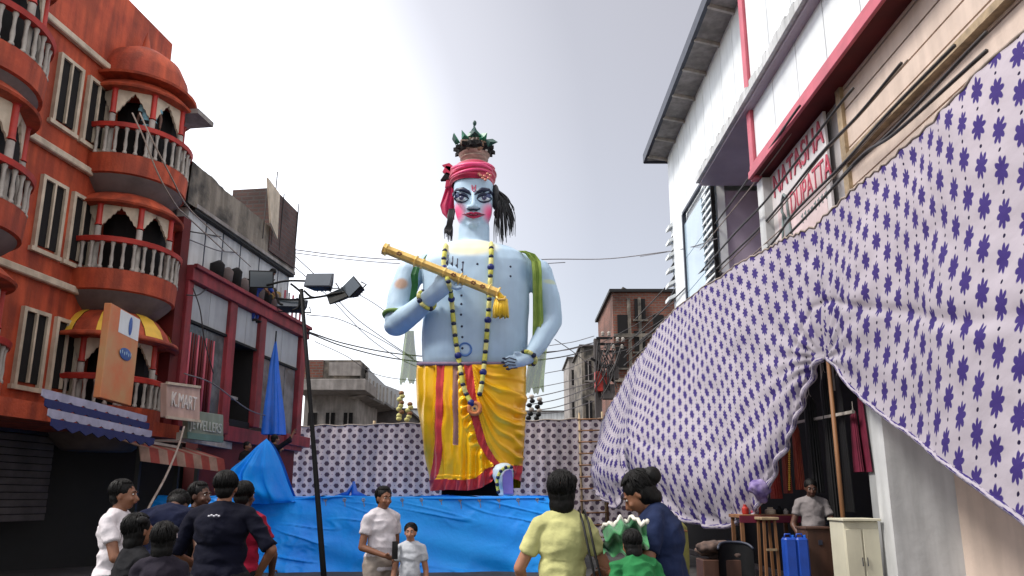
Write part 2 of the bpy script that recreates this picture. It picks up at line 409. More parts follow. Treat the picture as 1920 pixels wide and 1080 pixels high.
# ------------------------------------------------------------------ lettering
def text_mesh(s, size, depth=0.01, xs=1.0):
    cu = bpy.data.curves.new('t', 'FONT'); cu.body = s; cu.size = size; cu.extrude = depth; cu.align_x = 'CENTER'; cu.align_y = 'CENTER'
    o = bpy.data.objects.new('t', cu); COL.objects.link(o)
    dg = bpy.context.evaluated_depsgraph_get(); dg.update()
    me = bpy.data.meshes.new_from_object(o.evaluated_get(dg)); bpy.data.objects.remove(o)
    me.transform(Matrix.Diagonal((xs, 1, 1, 1)))
    return me
def lettering(s, size, mat_, parent, c, xdir, zdir=V((0, 0, 1)), depth=0.008, xs=1.0, name='lettering', bold=0.0):
    """letters facing xdir x zdir"""
    me = text_mesh(s, size, depth, xs); x = V(xdir).normalized(); y = V(zdir).normalized(); z = x.cross(y)
    m = Matrix((x, y, z)).transposed().to_4x4(); m.translation = V(c) - wloc(parent)
    me.transform(m); me.materials.append(mat_)
    return link(name, me, parent)

def sag(p, q, s, n=14):
    p, q = V(p), V(q)
    return [p.lerp(q, i / n) - V((0, 0, s * 4 * (i / n) * (1 - i / n))) for i in range(n + 1)]
def smoothline(pts, n=6):
    """Catmull-Rom through points"""
    pts = [V(p) for p in pts]; out_ = []
    for i in range(len(pts) - 1):
        p0 = pts[i - 1] if i else pts[i] * 2 - pts[i + 1]; p3 = pts[i + 2] if i + 2 < len(pts) else pts[i + 1] * 2 - pts[i]
        p1, p2 = pts[i], pts[i + 1]
        for k in range(n):
            t = k / n
            out_.append(.5 * ((2 * p1) + (p2 - p0) * t + (2 * p0 - 5 * p1 + 4 * p2 - p3) * t * t + (3 * p1 - p0 - 3 * p2 + p3) * t ** 3))
    out_.append(pts[-1]); return out_
def lerp_tab(tab, x):
    if x <= tab[0][0]: return tab[0][1]
    for (a, b), (c, d) in zip(tab, tab[1:]):
        if x <= c: return b + (d - b) * (x - a) / (c - a)
    return tab[-1][1]
def smt(tab, x):
    """smoothed table"""
    return (lerp_tab(tab, x - 6) + 2 * lerp_tab(tab, x) + lerp_tab(tab, x + 6)) / 4
def nz3(p, s): return noise.noise(V(p) * s)
# ================================================================== SETTING
mb = MB()
def gfn(u, v):
    x = -60 + 120 * u; y = -10 + 160 * v
    return V((x, y, 0)), (x, y)
mb.grid(gfn, 4, 4); struct(mb, 'road', M_['asphalt'])
mb = MB(); mb.add([(-9, -6, .004), (-6.9, -6, .004), (-6.9, 60, .004), (-9, 60, .004)], [(0, 1, 2, 3)])
mb = MB()
mb.box((-8.6, 20, .065), (3.2, 64, .13)); struct(mb, 'pavement', M_['concrete_dark'], bevel=.01)
mb = MB()
mb.box((6.2, 20, .065), (2.6, 64, .13)); struct(mb, 'pavement', M_['concrete_dark'], bevel=.01)
# far hazy terrain band closing the street
# ------------------------------------------------------------------ left facade plane
LA, LB = (-7.19, 16.0), (-6.3, 22.4)
Ld = V((LB[0] - LA[0], LB[1] - LA[1], 0)).normalized(); Ln = V((Ld.y, -Ld.x, 0))
def L(px, py, off=0.0): return onplane(px, py, LA, LB, off)
def lslab(mb, c4, off, th):
    """slab from four pixel corners on the left facade; front face off metres out of the wall line, th thick"""
    p = [L(x, y, off) for x, y in c4]
    return mb.hexa(p[0], p[1], p[2], p[3], -Ln * th)
def lbox(mb, s0, s1, z0, z1, off, th):
    """box along the facade from s0..s1 metres past LA"""
    a = V((LA[0], LA[1], 0)) + Ln * off
    p = [a + Ld * s0 + V((0, 0, z0)), a + Ld * s1 + V((0, 0, z0)), a + Ld * s1 + V((0, 0, z1)), a + Ld * s0 + V((0, 0, z1))]
    return mb.hexa(*p, -Ln * th)
def ls(px, py=600, off=0): return (L(px, py, off) - V((LA[0], LA[1], 0)) - Ln * off).dot(Ld)
def lz(px, py, off=0): return L(px, py, off).z

# ---- red framed shop building
t = thing('shop_building', 'shop building with red posts and beam, grey panels and a stained concrete parapet on top', 'building', (LA[0], LA[1], 0))
S0, S1 = ls(342), ls(573)
SE = ls(551, 480)
zb0, zb1 = 6.25, 6.62        # beam
m = MB(); lbox(m, S0, S1, 6.22, 6.58, .16, .34); lbox(m, S0, S1, 6.50, 6.60, .24, .10); build(m, 'beam', M_['red_paint'], t, bevel=.012)
for px, w in ((431, .34), (489, .34), (567, .34)):
    s = ls(px); m = MB(); lbox(m, s - w / 2, s + w / 2, 3.3 if px != 431 else 3.2, 6.22, .10, .3); build(m, 'post', M_['red_paint'], t, bevel=.012)
m = MB(); lbox(m, S0, S0 + .22, 3.0, 6.22, .07, .3); build(m, 'post', M_['red_paint'], t, bevel=.012)
def bay(pa, pb, zsplit, dark):
    a, b = ls(pa), ls(pb)
    n = max(2, round((b - a) / .9))
    for k in range(n):
        m = MB(); lbox(m, a + (b - a) * k / n + .008, a + (b - a) * (k + 1) / n - .008, zsplit + .03, 6.20, .02, .08)
        build(m, 'upper_panel', M_['grey_panel'], t)
    m = MB(); lbox(m, a, b, zsplit - .03, zsplit + .03, .06, .1); build(m, 'rail', M_['steel_dark'], t)
    if dark:
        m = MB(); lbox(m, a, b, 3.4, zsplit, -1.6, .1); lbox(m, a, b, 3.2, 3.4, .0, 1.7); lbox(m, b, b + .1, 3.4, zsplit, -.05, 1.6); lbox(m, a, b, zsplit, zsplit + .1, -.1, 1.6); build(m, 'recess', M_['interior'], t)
        m = MB(); lbox(m, a + .1, b - .3, 3.95, 4.02, -.2, .3); lbox(m, a + .2, a + .26, 3.4, 3.95, -.2, .05); build(m, 'counter', M_['concrete_light'], t)
    else:
        n2 = max(2, round((b - a) / .75))
        for k in range(n2):
            m = MB(); lbox(m, a + (b - a) * k / n2 + .02, a + (b - a) * (k + 1) / n2 - .02, 3.32, zsplit - .04, .0, .03)
            build(m, 'pane', M_['glass_pane'], t)
bay(352, 424, 5.35, False)
bay(438, 482, 5.30, True)
bay(497, 560, 5.22, False)
# curtain strips behind the first glass bay, sill band, dark red ground floor
for k in range(10):
    m = MB(); s = ls(356) + .11 * k; m.tube([V((LA[0], LA[1], 0)) + Ln * .05 + Ld * s + V((0, 0, z)) for z in (3.3, 4.5, 5.1)], [.035, .03, .02], 6)
    build(m, 'drape_fold', M_['dark_red'] if k % 3 else M_['pink_red'], t, smooth=True)
m = MB(); lbox(m, S0, ls(436), 3.0, 3.28, .14, .3); build(m, 'sill_band', M_['red_paint'], t, bevel=.01)
m = MB(); lbox(m, ls(436), S1 + .2, 2.86, 3.22, .05, .3); lbox(m, ls(545), S1 + .6, 3.0, 3.3, .12, .25); build(m, 'sill_band', M_['red_paint'], t, bevel=.01)
m = MB(); lbox(m, ls(400), S1, .13, 2.86, -.1, .3); build(m, 'lower_wall', M_['dark_red'], t)
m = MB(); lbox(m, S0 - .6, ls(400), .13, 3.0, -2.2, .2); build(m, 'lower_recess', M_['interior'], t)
# upper storey
def zat(pxa, pya): return lz(pxa, pya)
m = MB()
lbox(m, ls(342), SE, 6.6, 7.95, -.10, .3)
build(m, 'upper_wall', M_['white_wall'], t)
for px in (378, 412, 447, 484, 521):
    s = ls(px); m = MB(); lbox(m, s - .018, s + .018, 6.62, 7.90, -.09, .02); build(m, 'panel_joint', M_['steel_grey'], t)
m = MB(); lbox(m, ls(342), SE, 7.86, 7.93, .05, .3); build(m, 'slab_edge', M_['black'], t)
# stained parapet with an uneven top
m = MB()
def par(u, v):   # v: 0 outer foot, outer top, inner top, inner foot
    s = ls(325) + (SE - ls(325)) * u; h = 8.90 - .14 * u + .05 * noise.noise(V((s * 1.3, 1, 0))) + .025 * noise.noise(V((s * 6, 4, 0)))
    k = int(v * 8 + .5); z = [7.92, 8.15, 8.4, 8.6, h, h, 8.6, 8.2, 7.92][k]; o = [.06] * 5 + [-.12] * 4
    q = V((LA[0], LA[1], 0)) + Ld * s + Ln * (o[k] + .03 * noise.noise(V((s * 1.5, z * 2, 7)))) + V((0, 0, z)); return q, (u, v)
m.grid(par, 120, 8); build(m, 'parapet', M_['concrete'], t, smooth=True, angle=50)
m = MB(); lbox(m, ls(342), SE, 7.93, 8.02, .085, .1); build(m, 'parapet_foot', M_['concrete_light'], t)
m = MB(); lbox(m, SE - .12, SE, 0.2, 8.5, -.1, 5.5); build(m, 'end_wall', M_['brick_dark'], t)
m = MB(); lbox(m, ls(342), SE, 8.0, 8.1, -.2, 5); build(m, 'roof', M_['concrete_dark'], t)
m = MB(); c = V((LA[0], LA[1], 0)) + Ld * (ls(551, 430) - .86) + Ln * .10
m.hexa(c + Ld * -.8 + V((0, 0, 8.1)), c + Ld * .85 + V((0, 0, 8.1)), c + Ld * .85 + V((0, 0, 9.85)), c + Ld * -.8 + V((0, 0, 9.93)), -Ln * 1.2)
build(m, 'tank_room', M_['brick_dark'], t)
m = MB(); c2 = c + Ln * .18
m.hexa(c2 + Ld * -1.15 + V((0, 0, 8.75)), c2 + Ld * -.70 + V((0, 0, 8.45)), c2 + Ld * -.75 + V((0, 0, 9.75)), c2 + Ld * -1.5 + V((0, 0, 9.9)), -Ln * .05)
build(m, 'leaning_board', M_['cream_paint'], t)
for k, (s, z) in enumerate(((-1.2, 10.0), (-.7, 10.45), (.8, 10.1), (-.2, 10.0))):
    m = MB(); m.tube([c + Ld * s + V((0, 0, 8.3)), c + Ld * s + V((.03, 0, z))], .015, 5); build(m, 'steel_rod', M_['wire'], t)
# ledge of clutter on the beam
for k in range(9):
    s = ls(395) + k * .42; m = MB(); q = V((LA[0], LA[1], 0)) + Ld * s + Ln * .04 + V((0, 0, 6.6))
    h = .25 + .25 * rnd.random()
    m.tube([q, q + V((0, 0, h)), q + Ld * .1 + V((0, 0, h + .12))], [.14, .16, .05], 7, sx=1.2, sy=.7)
    o = build(m, 'sack', M_['underside'] if k % 2 else M_['interior'], t, smooth=True)
for k in range(7):
    s = ls(520) + k * .27; m = MB(); q = V((LA[0], LA[1], 0)) + Ld * s + Ln * .05 + V((0, 0, 6.58)); m.beam(q, q + V((0, 0, .75)), .05, .03)
    build(m, 'picket', M_['pink_red'] if k % 2 else M_['white_wall'], t)

# ---- orange balcony building on the left
t = thing('balcony_building', 'orange and red building with round balconies of pale balusters and scalloped arches', 'building', (-7.9, 15.0, 0))
TC = V((-8.17, 14.9, 0))
def oct_(c, r, k, off=0): a = R(-90 + 45 * k + off); return c + V((r * math.cos(a), r * math.sin(a), 0))
def arch_panel(c, r, k, z0, z1, name='arch_panel'):
    """cream infill with a scalloped pointed arch between two posts of the octagon"""
    a, b = oct_(c, r, k), oct_(c, r, k + 1); d = b - a; nrm = V((d.y, -d.x, 0)).normalized(); H = z1 - z0
    m = MB(); edge = []; n = 18
    for i in range(n + 1):
        u = i / n; x = abs(u - .5) * 2      # 0 at apex
        z = z1 - .10 * H - (H * .88) * (x ** 1.15) + .035 * abs(math.sin(u * n * .5 * math.pi)) 
        edge.append((.06 + .88 * u, z))
    vs = []; 
    for u, z in edge:
        p = a + d * u; vs += [p + V((0, 0, z)), p + V((0, 0, z1)), p + V((0, 0, z)) - nrm * .05, p + V((0, 0, z1)) - nrm * .05]
    fs = []
    for i in range(n):
        q = i * 4; w = q + 4
        fs += [(q, w, w + 1, q + 1), (q + 2, q + 3, w + 3, w + 2), (q, q + 2, w + 2, w)]
    m.add(vs, fs); return build(m, name, M_['cream_paint'], t)
def turret(c, r, levels, dome_at, scale=1.0):
    for zf, ztop_rail, z_arch0, z_top in levels:
        # orange band + underside + floor
        m = MB(); m.lathe([(r * 1.0, zf - .42), (r * 1.05, zf - .40), (r * 1.07, zf), (r * .6, zf)], c, 40); build(m, 'orange_band', M_['orange_paint'], t, smooth=True, angle=40)
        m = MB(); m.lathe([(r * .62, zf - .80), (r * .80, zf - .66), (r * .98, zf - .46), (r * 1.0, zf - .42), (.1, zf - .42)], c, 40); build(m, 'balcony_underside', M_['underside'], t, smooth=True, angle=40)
        m = MB(); m.lathe([(r * 1.0, ztop_rail - .12), (r * 1.10, ztop_rail - .12), (r * 1.12, ztop_rail - .03), (r * 1.06, ztop_rail), (r * .98, ztop_rail)], c, 40, caps=False); build(m, 'hand_rail', M_['rail_red'], t, smooth=True, angle=40)
        nb = 36; H = ztop_rail - .12 - zf
        proto = None
        for k in range(nb):
            a = 2 * math.pi * k / nb
            if math.sin(a) > .6: continue
            q = c + V((r * 1.04 * math.cos(a), r * 1.04 * math.sin(a), zf))
            if proto is None:
                mm = MB(); mm.lathe([(.045, 0), (.045, .04), (.028, .07), (.038, H * .35), (.026, H * .62), (.03, H * .85), (.045, H - .03), (.045, H)], (0, 0, 0), 8)
                proto = mm.mesh('baluster'); fixnormals(proto); proto.materials.append(M_['baluster']); proto.polygons.foreach_set('use_smooth', [True] * len(proto.polygons))
            link('baluster', proto, t, q - wloc(t))
        # posts
        for k in range(-3, 4):
            q = oct_(c, r * .92, k); m = MB()
            m.lathe([(.085, 0), (.085, .10), (.06, .14), (.06, z_arch0 - zf - .02)], q + V((0, 0, zf)), 10)
            build(m, 'post_base', M_['baluster'], t, smooth=True, angle=40)
            m = MB(); m.lathe([(.075, 0), (.055, .05), (.055, z_top - z_arch0 - .02), (.08, z_top - z_arch0)], q + V((0, 0, z_arch0)), 10)
            build(m, 'post', M_['rail_red'], t, smooth=True, angle=40)
        for k in range(-3, 3): arch_panel(c, r * .92, k, z_arch0 - .05, z_top)
        # canopy
        m = MB(); m.lathe([(r * .9, z_top), (r * 1.06, z_top + .01), (r * 1.08, z_top + .05), (r * .9, z_top + .24), (r * .75, z_top + .34)], c, 40)
        build(m, 'canopy', M_['orange_paint'], t, smooth=True, angle=40)
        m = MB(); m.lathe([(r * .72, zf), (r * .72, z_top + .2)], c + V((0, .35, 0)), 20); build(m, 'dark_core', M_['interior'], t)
# levels: (floor, rail top, post/arch spring, arch top) heights from the photograph
turret(TC, 1.05, [(5.86, 6.52, 6.78, 7.22), (8.27, 8.95, 9.2, 9.75)], None)
turret(TC + V((-.02, 0, 0)), 1.0, [(3.22, 3.82, 4.05, 4.52)], None)
# striped dome over the lowest arch
for k in range(16):
    m = MB(); prof = [(1.12, 4.62), (1.04, 4.80), (.86, 5.02), (.62, 5.18), (.5, 5.2)]
    a0 = R(-90 + k * 22.5 - 8); m.lathe([(r_ + (.02 if k % 2 else 0), z) for r_, z in prof], TC, 4, a0, a0 + R(22.5), caps=False)
    build(m, 'dome_stripe', M_['yellow_paint'] if k % 2 else M_['orange_paint'], t, smooth=True)
m = MB(); m.lathe([(1.0, 4.55), (1.28, 4.5), (1.26, 4.58), (1.1, 4.64)], TC, 40, caps=False); build(m, 'dome_rim', M_['orange_paint'], t, smooth=True)
# wall behind, going on to the left, with windows, and a second, nearer turret at the left
sA = (ls(-40), ls(342))
m = MB(); lbox(m, -11, ls(345), 3.0, 12.2, -1.0, .3); build(m, 'wall', M_['orange_paint'], t)
m = MB(); lbox(m, S0 - .32, S0 - .02, 2.9, 7.6, .0, .9); build(m, 'side_pier', M_['dark_red'], t)
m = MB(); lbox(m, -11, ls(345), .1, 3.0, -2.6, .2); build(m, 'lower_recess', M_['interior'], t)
m = MB(); lbox(m, -11, ls(345) - .1, 2.72, 3.0, .2, 2.8); build(m, 'ground_floor_slab', M_['orange_paint'], t)
for z0 in (3.5, 6.0, 8.5):
    for s0 in (-2.55, -3.35):
        m = MB(); lbox(m, s0, s0 + .5, z0, z0 + 1.25, -.97, .03); o = build(m, 'window', M_['interior'], t)
        for (a_, b_, c_, d_) in ((s0 - .07, s0, z0 - .07, z0 + 1.32), (s0 + .5, s0 + .57, z0 - .07, z0 + 1.32), (s0, s0 + .5, z0 + 1.25, z0 + 1.32), (s0 - .12, s0 + .62, z0 - .15, z0 - .07), (s0 + .23, s0 + .27, z0, z0 + 1.25)):
            m = MB(); lbox(m, a_, b_, c_, d_, -.92, .08); build(m, 'window_frame', M_['cream_paint'], o)
for z0 in (5.35, 7.8, 10.2):
    m = MB(); lbox(m, -11, ls(345), z0, z0 + .14, -.88, .12); build(m, 'cornice', M_['cream_paint'], t, bevel=.02)
T2 = TC + V((-.62, -4.3, 0))
turret(T2, 1.15, [(3.2, 3.86, 4.1, 4.7), (5.86, 6.52, 6.9, 7.5), (8.27, 8.95, 9.3, 10.0)], None)
for c0, z0, r0 in ((TC, 10.1, .95), (T2, 10.35, 1.05)):
    m = MB(); m.lathe([(r0 * 1.2, z0 - .05), (r0 * 1.22, z0), (r0, z0 + .06), (r0 * .98, z0 + .4), (r0 * .8, z0 + .75), (r0 * .45, z0 + 1.0), (.1, z0 + 1.15), (.06, z0 + 1.4), (.01, z0 + 1.6)], c0, 32)
    build(m, 'roof_dome', M_['orange_paint'], t, smooth=True, angle=50)
m = MB(); lbox(m, S0 - .9, S0 - .25, 9.75, 9.86, .45, .9); build(m, 'eave', M_['concrete_light'], t)

M_['awn_navy'] = mat('awning_navy', (.015, .02, .10), .8); M_['awn_white'] = mat('awning_white', (.36, .35, .46), .8, .2, 4)
for j, (s0, s1) in enumerate(((-3.6, -1.7), (-6.2, -4.1))):
    tt = thing('rolling_shutter', ('half shut rolling shutter in the dark row of stalls, right of two' if j == 0 else 'half shut rolling shutter in the dark row of stalls, left of two'), 'shutter', V((LA[0], LA[1], 0)) + Ld * s0 - Ln * 1.4)
    for k in range(12):
        m = MB(); lbox(m, s0, s1, 1.1 + .13 * k, 1.1 + .13 * k + .115, -1.4 + .01 * (k % 2), .03); build(m, 'slat', M_['concrete_dark'], tt, bevel=.01)
    m = MB(); lbox(m, s0, s1, 2.66, 2.72, -1.3, .2); build(m, 'housing', M_['steel_grey'], tt)
# ---- boards, awnings and shop clutter on the lower left
t = thing('shop_sign', 'pale pink box sign reading K.MART hanging beside the lowest balcony', 'sign', L(345, 755, .9))
m = MB(); lslab(m, [(313, 782), (375, 790), (375, 726), (313, 718)], .9, .14); build(m, 'board', mat('sign_pink', (.55, .37, .31), .6, .15, 2, streak=.2), t, bevel=.01)
m = MB()
for a, b in (((313, 718), (375, 726)), ((313, 782), (375, 790))): m.beam(L(*a, .92), L(*b, .92), .05, .05)
build(m, 'frame', M_['cream_paint'], t)
c = (L(313, 750, .915) + L(375, 758, .915)) / 2
lettering('K.MART', .40, mat('sign_letter', (.68, .62, .58), .6), t, c, Ld, depth=.012, xs=.62)
t = thing('shop_sign', 'greenish sign reading JEWELLERS below the pink box sign', 'sign', L(385, 800, .7))
m = MB(); lslab(m, [(352, 822), (419, 830), (419, 778), (352, 768)], .7, .12); build(m, 'board', mat('sign_green', (.22, .26, .21), .6, .2, 2, streak=.2), t, bevel=.01)
m = MB(); lslab(m, [(352, 822), (419, 830), (419, 818), (352, 810)], .71, .02); build(m, 'stripe', mat('sign_teal', (.10, .19, .17), .6), t)
lettering('JEWELLERS', .30, mat('sign_letter_grey', (.40, .43, .40), .6), t, (L(352, 797, .715) + L(419, 803, .715)) / 2, Ld, depth=.01, xs=.85)
t = thing('vertical_sign', 'tall orange advertising panel with a blue bottle picture and blue oval on the far left', 'sign', P(250, 780, 13))
A1, B1 = P(205, 600, 12.4), P(264, 600, 13.6)
d1 = V((B1.x - A1.x, B1.y - A1.y, 0)).normalized(); n1 = V((d1.y, -d1.x, 0))
w1 = (V((B1.x, B1.y, 0)) - V((A1.x, A1.y, 0))).length
def vs(u, z, o=0): return V((A1.x, A1.y, 0)) + d1 * (w1 * u) + n1 * o + V((0, 0, z))
m = MB(); m.hexa(vs(0, 3.15), vs(1, 3.15), vs(1, 4.78), vs(0, 4.78), -n1 * .12); build(m, 'board', mat('sign_orange', (.60, .13, .04), .5, 0, 1.2, col2=(.50, .27, .12)), t, bevel=.01)
m = MB(); m.hexa(vs(.3, 4.35, .005), vs(.97, 4.35, .005), vs(.97, 4.76, .005), vs(.3, 4.76, .005), -n1 * .003); build(m, 'white_field', M_['white_panel'], t)
m = MB(); m.ell(vs(.66, 4.55, .012), (.07, .01, .17), rot=Matrix((d1, n1, V((0, 0, 1)))).transposed()); build(m, 'bottle_picture', mat('blue_print', (.05, .12, .38), .5, .4, 20), t, smooth=True)
m = MB(); m.ell(vs(.6, 4.02, .012), (.24, .01, .11), rot=Matrix((d1, n1, V((0, 0, 1)))).transposed()); build(m, 'oval', mat('blue_oval', (.03, .09, .30), .5, .3, 10), t, smooth=True)
m = MB()
for k in range(6): m.ell(vs(.4 + .07 * k, 4.02 + .02 * (k % 2), .024), (.016, .004, .035), rot=Matrix((d1, n1, V((0, 0, 1)))).transposed(), n=8, m=6)
build(m, 'oval_marks', mat('pale_mark', (.35, .5, .6), .5), t)
t = thing('awning', 'scalloped white and navy awning under the orange advertising panel', 'awning', P(250, 815, 13.2))
for row, (z, mt) in enumerate(((3.02, 'white_panel'), (2.88, 'tarp_dark'), (2.74, 'white_panel'), (2.6, 'tarp_dark'))):
    for k in range(9):
        q = vs(-1.6 + k * .33, z, .12 + .06 * row); m = MB()
        m.prism([q, q + d1 * (.33 * w1), q + d1 * (.33 * w1) - V((0, 0, .10)), q + d1 * (.165 * w1) - V((0, 0, .16)), q - V((0, 0, .10))], -n1 * .02)
        build(m, 'scallop', M_['awn_navy'] if mt == 'tarp_dark' else M_['awn_white'], t)
t = thing('awning', 'faded red and white striped awning over the dark shop front at the left', 'awning', P(330, 850, 14.5))
a0, a1 = P(262, 838, 14.0), P(420, 862, 15.9)
for k in range(10):
    p0 = a0.lerp(a1, k / 10); p1 = a0.lerp(a1, (k + 1) / 10); m = MB()
    m.prism([p0, p1, p1 + V((.06, 0, -.26)), p0 + V((.06, 0, -.26))], (-.02, 0, 0)); m.prism([p0, p1, p1 + V((-.7, .1, .22)), p0 + V((-.7, .1, .22))], (0, 0, .015))
    build(m, 'stripe', mat('awning_red', (.24, .04, .03), .8, .3, 4) if k % 2 else mat('awning_cream', (.26, .16, .12), .8, .3, 4), t)
t = thing('shop_shed', 'dark recess of the street stalls below the orange building with a pale front rail', 'stall', P(330, 900, 15))
m = MB(); m.beam(P(262, 826, 14.3), P(330, 838, 15.2), .05, .05); m.beam(P(335, 818, 15.4), P(440, 838, 19), .10, .16); build(m, 'front_rail', M_['baluster'], t)
for px, Y in ((262, 14.3), (335, 15.4), (372, 16.9)):
    m = MB(); q = P(px, 850, Y); m.beam((q.x, q.y, 0.13), (q.x, q.y, 2.6), .08, .08); build(m, 'upright', M_['black'], t)
m = MB(); q0 = P(225, 900, 15.8); q1 = P(372, 900, 17.6); m.hexa((q0.x - 3, q0.y - 2, .13), (q1.x, q1.y, .13), (q1.x, q1.y, 2.75), (q0.x - 3, q0.y - 2, 2.75), (-.1, .1, 0)); build(m, 'stall_dark_sheet', M_['black'], t)  # black sheet painted in for the darkness inside the stalls

# ------------------------------------------------------------------ right hand buildings (street line X = 5.2)
RX = 5.2
def Rp(px, py, X=RX): return PX(px, py, X)
def rbox(mb, y0, y1, z0, z1, x0, th): return mb.box(((x0 + th / 2), (y0 + y1) / 2, (z0 + z1) / 2), (th, y1 - y0, z1 - z0))
def ry(px, X=RX): return Rp(px, 400, X).y
def rz_(px, py, X=RX): return Rp(px, py, X).z
YF = Rp(1256, 420).y          # far end of the white building
t = thing('white_building', 'modern white panelled building with louvres, blue glass strip and a wide roof overhang', 'building', (RX, YF, 0))
ya, yb = ry(1342), YF
ztop = P(1250, 292, YF).z
# tall white boards
n = 7
for k in range(n):
    y0 = yb - (yb - ry(1345)) * k / n; y1 = yb - (yb - ry(1345)) * (k + 1) / n
    m = MB(); rbox(m, y1 + .012, y0 - .012, 7.0, ztop + .0, RX + .02 + .0 * k, .2); build(m, 'wall_panel', M_['white_panel'], t)
for k in range(5):
    y0 = ry(1345) - k * 1.0; m = MB(); rbox(m, y0 - .99, y0 - .01, rz_(1350, 330), ztop + .3, RX + .02, .2); build(m, 'wall_panel', M_['white_panel'], t)
m = MB(); rbox(m, ry(1345), yb, .1, 6.98, RX + .25, .2); rbox(m, 3.5, yb - .01, .1, ztop, RX + 2.6, .2); m.box((RX + 1.5, yb - .1, ztop / 2), (2.6, .2, ztop)); build(m, 'wall', M_['white_panel'], t)
# blue glass strip and white louvred strip beside it
def polyR(m, pts, X, th): 
    p = [Rp(a, b, X) for a, b in pts]; return m.prism(p, (th, 0, 0))
yg0, yg1 = ry(1282, 5.12), ry(1316, 5.12)
for k in range(5):
    z0 = 4.2 + 1.05 * k; m = MB(); rbox(m, yg1, yg0, z0 + .012, z0 + 1.04, 5.12, .04); 
    if z0 < 8.6: build(m, 'glass_pane', M_['glass_blue'], t)
zg = rz_(1300, 370, 5.1)
m = MB(); rbox(m, yg1, yg0 + .05, zg, zg + .08, 5.08, .1); m.box((5.13, yg0 + .04, 6.5), (.12, .08, zg * 2 - 13.0)); build(m, 'glass_frame', M_['steel_grey'], t)
yl0, yl1 = ry(1317, 5.12), ry(1338, 5.12)
for k in range(30):
    z0 = 4.0 + k * .2
    if z0 > rz_(1328, 325, 5.12): break
    m = MB(); m.hexa((5.08, yl1, z0), (5.08, yl0, z0), (5.16, yl0, z0 + .19), (5.16, yl1, z0 + .19), (.03, 0, 0)); build(m, 'louvre', M_['white_panel'], t)
m = MB(); rbox(m, yl1 - .06, yl1, 4, rz_(1328, 330, 5.12), 5.06, .1); build(m, 'louvre_frame', M_['steel_dark'], t)
# stacked dark-mouthed vents at the far corner
for k in range(6):
    py = 415 + k * 27; p = P(1272, py, YF - .3); m = MB()
    m.hexa(p + V((-.32, 0, -.22)), p + V((.12, 0, -.02)), p + V((.12, 0, .10)), p + V((-.32, 0, -.12)), (0, .5, 0)); build(m, 'vent_hood', M_['white_panel'], t)
    m = MB(); m.hexa(p + V((-.26, .03, -.12)), p + V((.12, .03, .06)), p + V((.12, .03, .24)), p + V((-.05, .03, .24)), (0, .4, 0)); build(m, 'vent_mouth', M_['black'], t)
# roof overhang
zr = P(1250, 296, YF).z
m = MB()
pA, pB = P(1208, 292, YF + .2), P(1290, 296, YF + .2)
m.hexa((pA.x, YF + .3, zr), (RX + 3, YF + .3, zr), (RX + 3, 12, zr), (pA.x, 12, zr), (0, 0, .22)); build(m, 'roof_overhang', M_['concrete_light'], t, bevel=.02)
for k in range(9):
    y = YF - .2 - k * 1.3; m = MB(); m.beam((pA.x + .05, y, zr - .05), (RX + .05, y + .25, zr - .05), .07, .09); build(m, 'rafter', M_['baluster'], t)
m = MB(); m.beam((pA.x + .02, YF + .3, zr + .1), (pA.x + .02, 12, zr + .1), .1, .3); m.beam((pA.x, YF + .3, zr + .1), (RX + .2, YF + .3, zr + .1), .1, .3); build(m, 'fascia', M_['steel_grey'], t)
mauve_l = mat('soffit_mauve', (.40, .35, .40), .85, .12, 1.2)
# recessed balcony: sloping concrete canopy lip, violet grey interior
yc0, yc1 = ry(1336, 4.9), ry(1412, 4.9)
zc = rz_(1311, 348, 4.75)
m = MB(); q0 = Rp(1311, 352, 4.75); q1y = 9.0
m.hexa((4.75, q0.y, zc), (RX + 1.8, q0.y, zc), (RX + 1.8, q1y, zc), (4.75, q1y, zc), (0, 0, .12)); build(m, 'canopy_slab', mauve_l, t)
m = MB(); rr = random.Random(3)
for k in range(60):
    y = q0.y - k * .2; h = .12 + .14 * rr.random(); m.box((4.73, y - .1, zc + .06 + h / 2), (.14, .19, h))
build(m, 'rough_lip', M_['white_wall'], t)
mauve = mat('mauve_wall', (.46, .39, .48), .8, .12, 1.2, .1, 12)
m = MB(); rbox(m, 10, ry(1342), 3.5, zc, RX + 1.2, .15); build(m, 'recess_wall', mauve, t)
m = MB(); m.box((RX + .65, ry(1342, RX) + .0, 6.2), (1.2, .12, 6)); build(m, 'recess_side', mauve, t)
for px in (1358, 1392, 1398):
    y = ry(px, RX + 1.18); m = MB(); rbox(m, y - .04, y + .04, 3.6, zc, RX + 1.1, .1); build(m, 'door_frame', M_['steel_dark'], t)
m = MB(); rbox(m, ry(1415, 5.1), ry(1345, 5.1), 5.0, 5.3, 5.0, .25); rbox(m, ry(1415, 5.1), ry(1345, 5.1), 3.4, 5.0, 5.1, .1); build(m, 'balcony_wall', M_['white_wall'], t, bevel=.01)
y = ry(1430, 5.0)
m = MB(); rbox(m, y - .16, y + .16, 3.4, rz_(1428, 335, 5.0), 4.98, .2); build(m, 'pier', M_['white_wall'], t, bevel=.01)
m = MB(); rbox(m, y - .75, y - .16, 3.4, rz_(1428, 340, 5.0), 5.35, .1); build(m, 'dark_gap', M_['interior'], t)

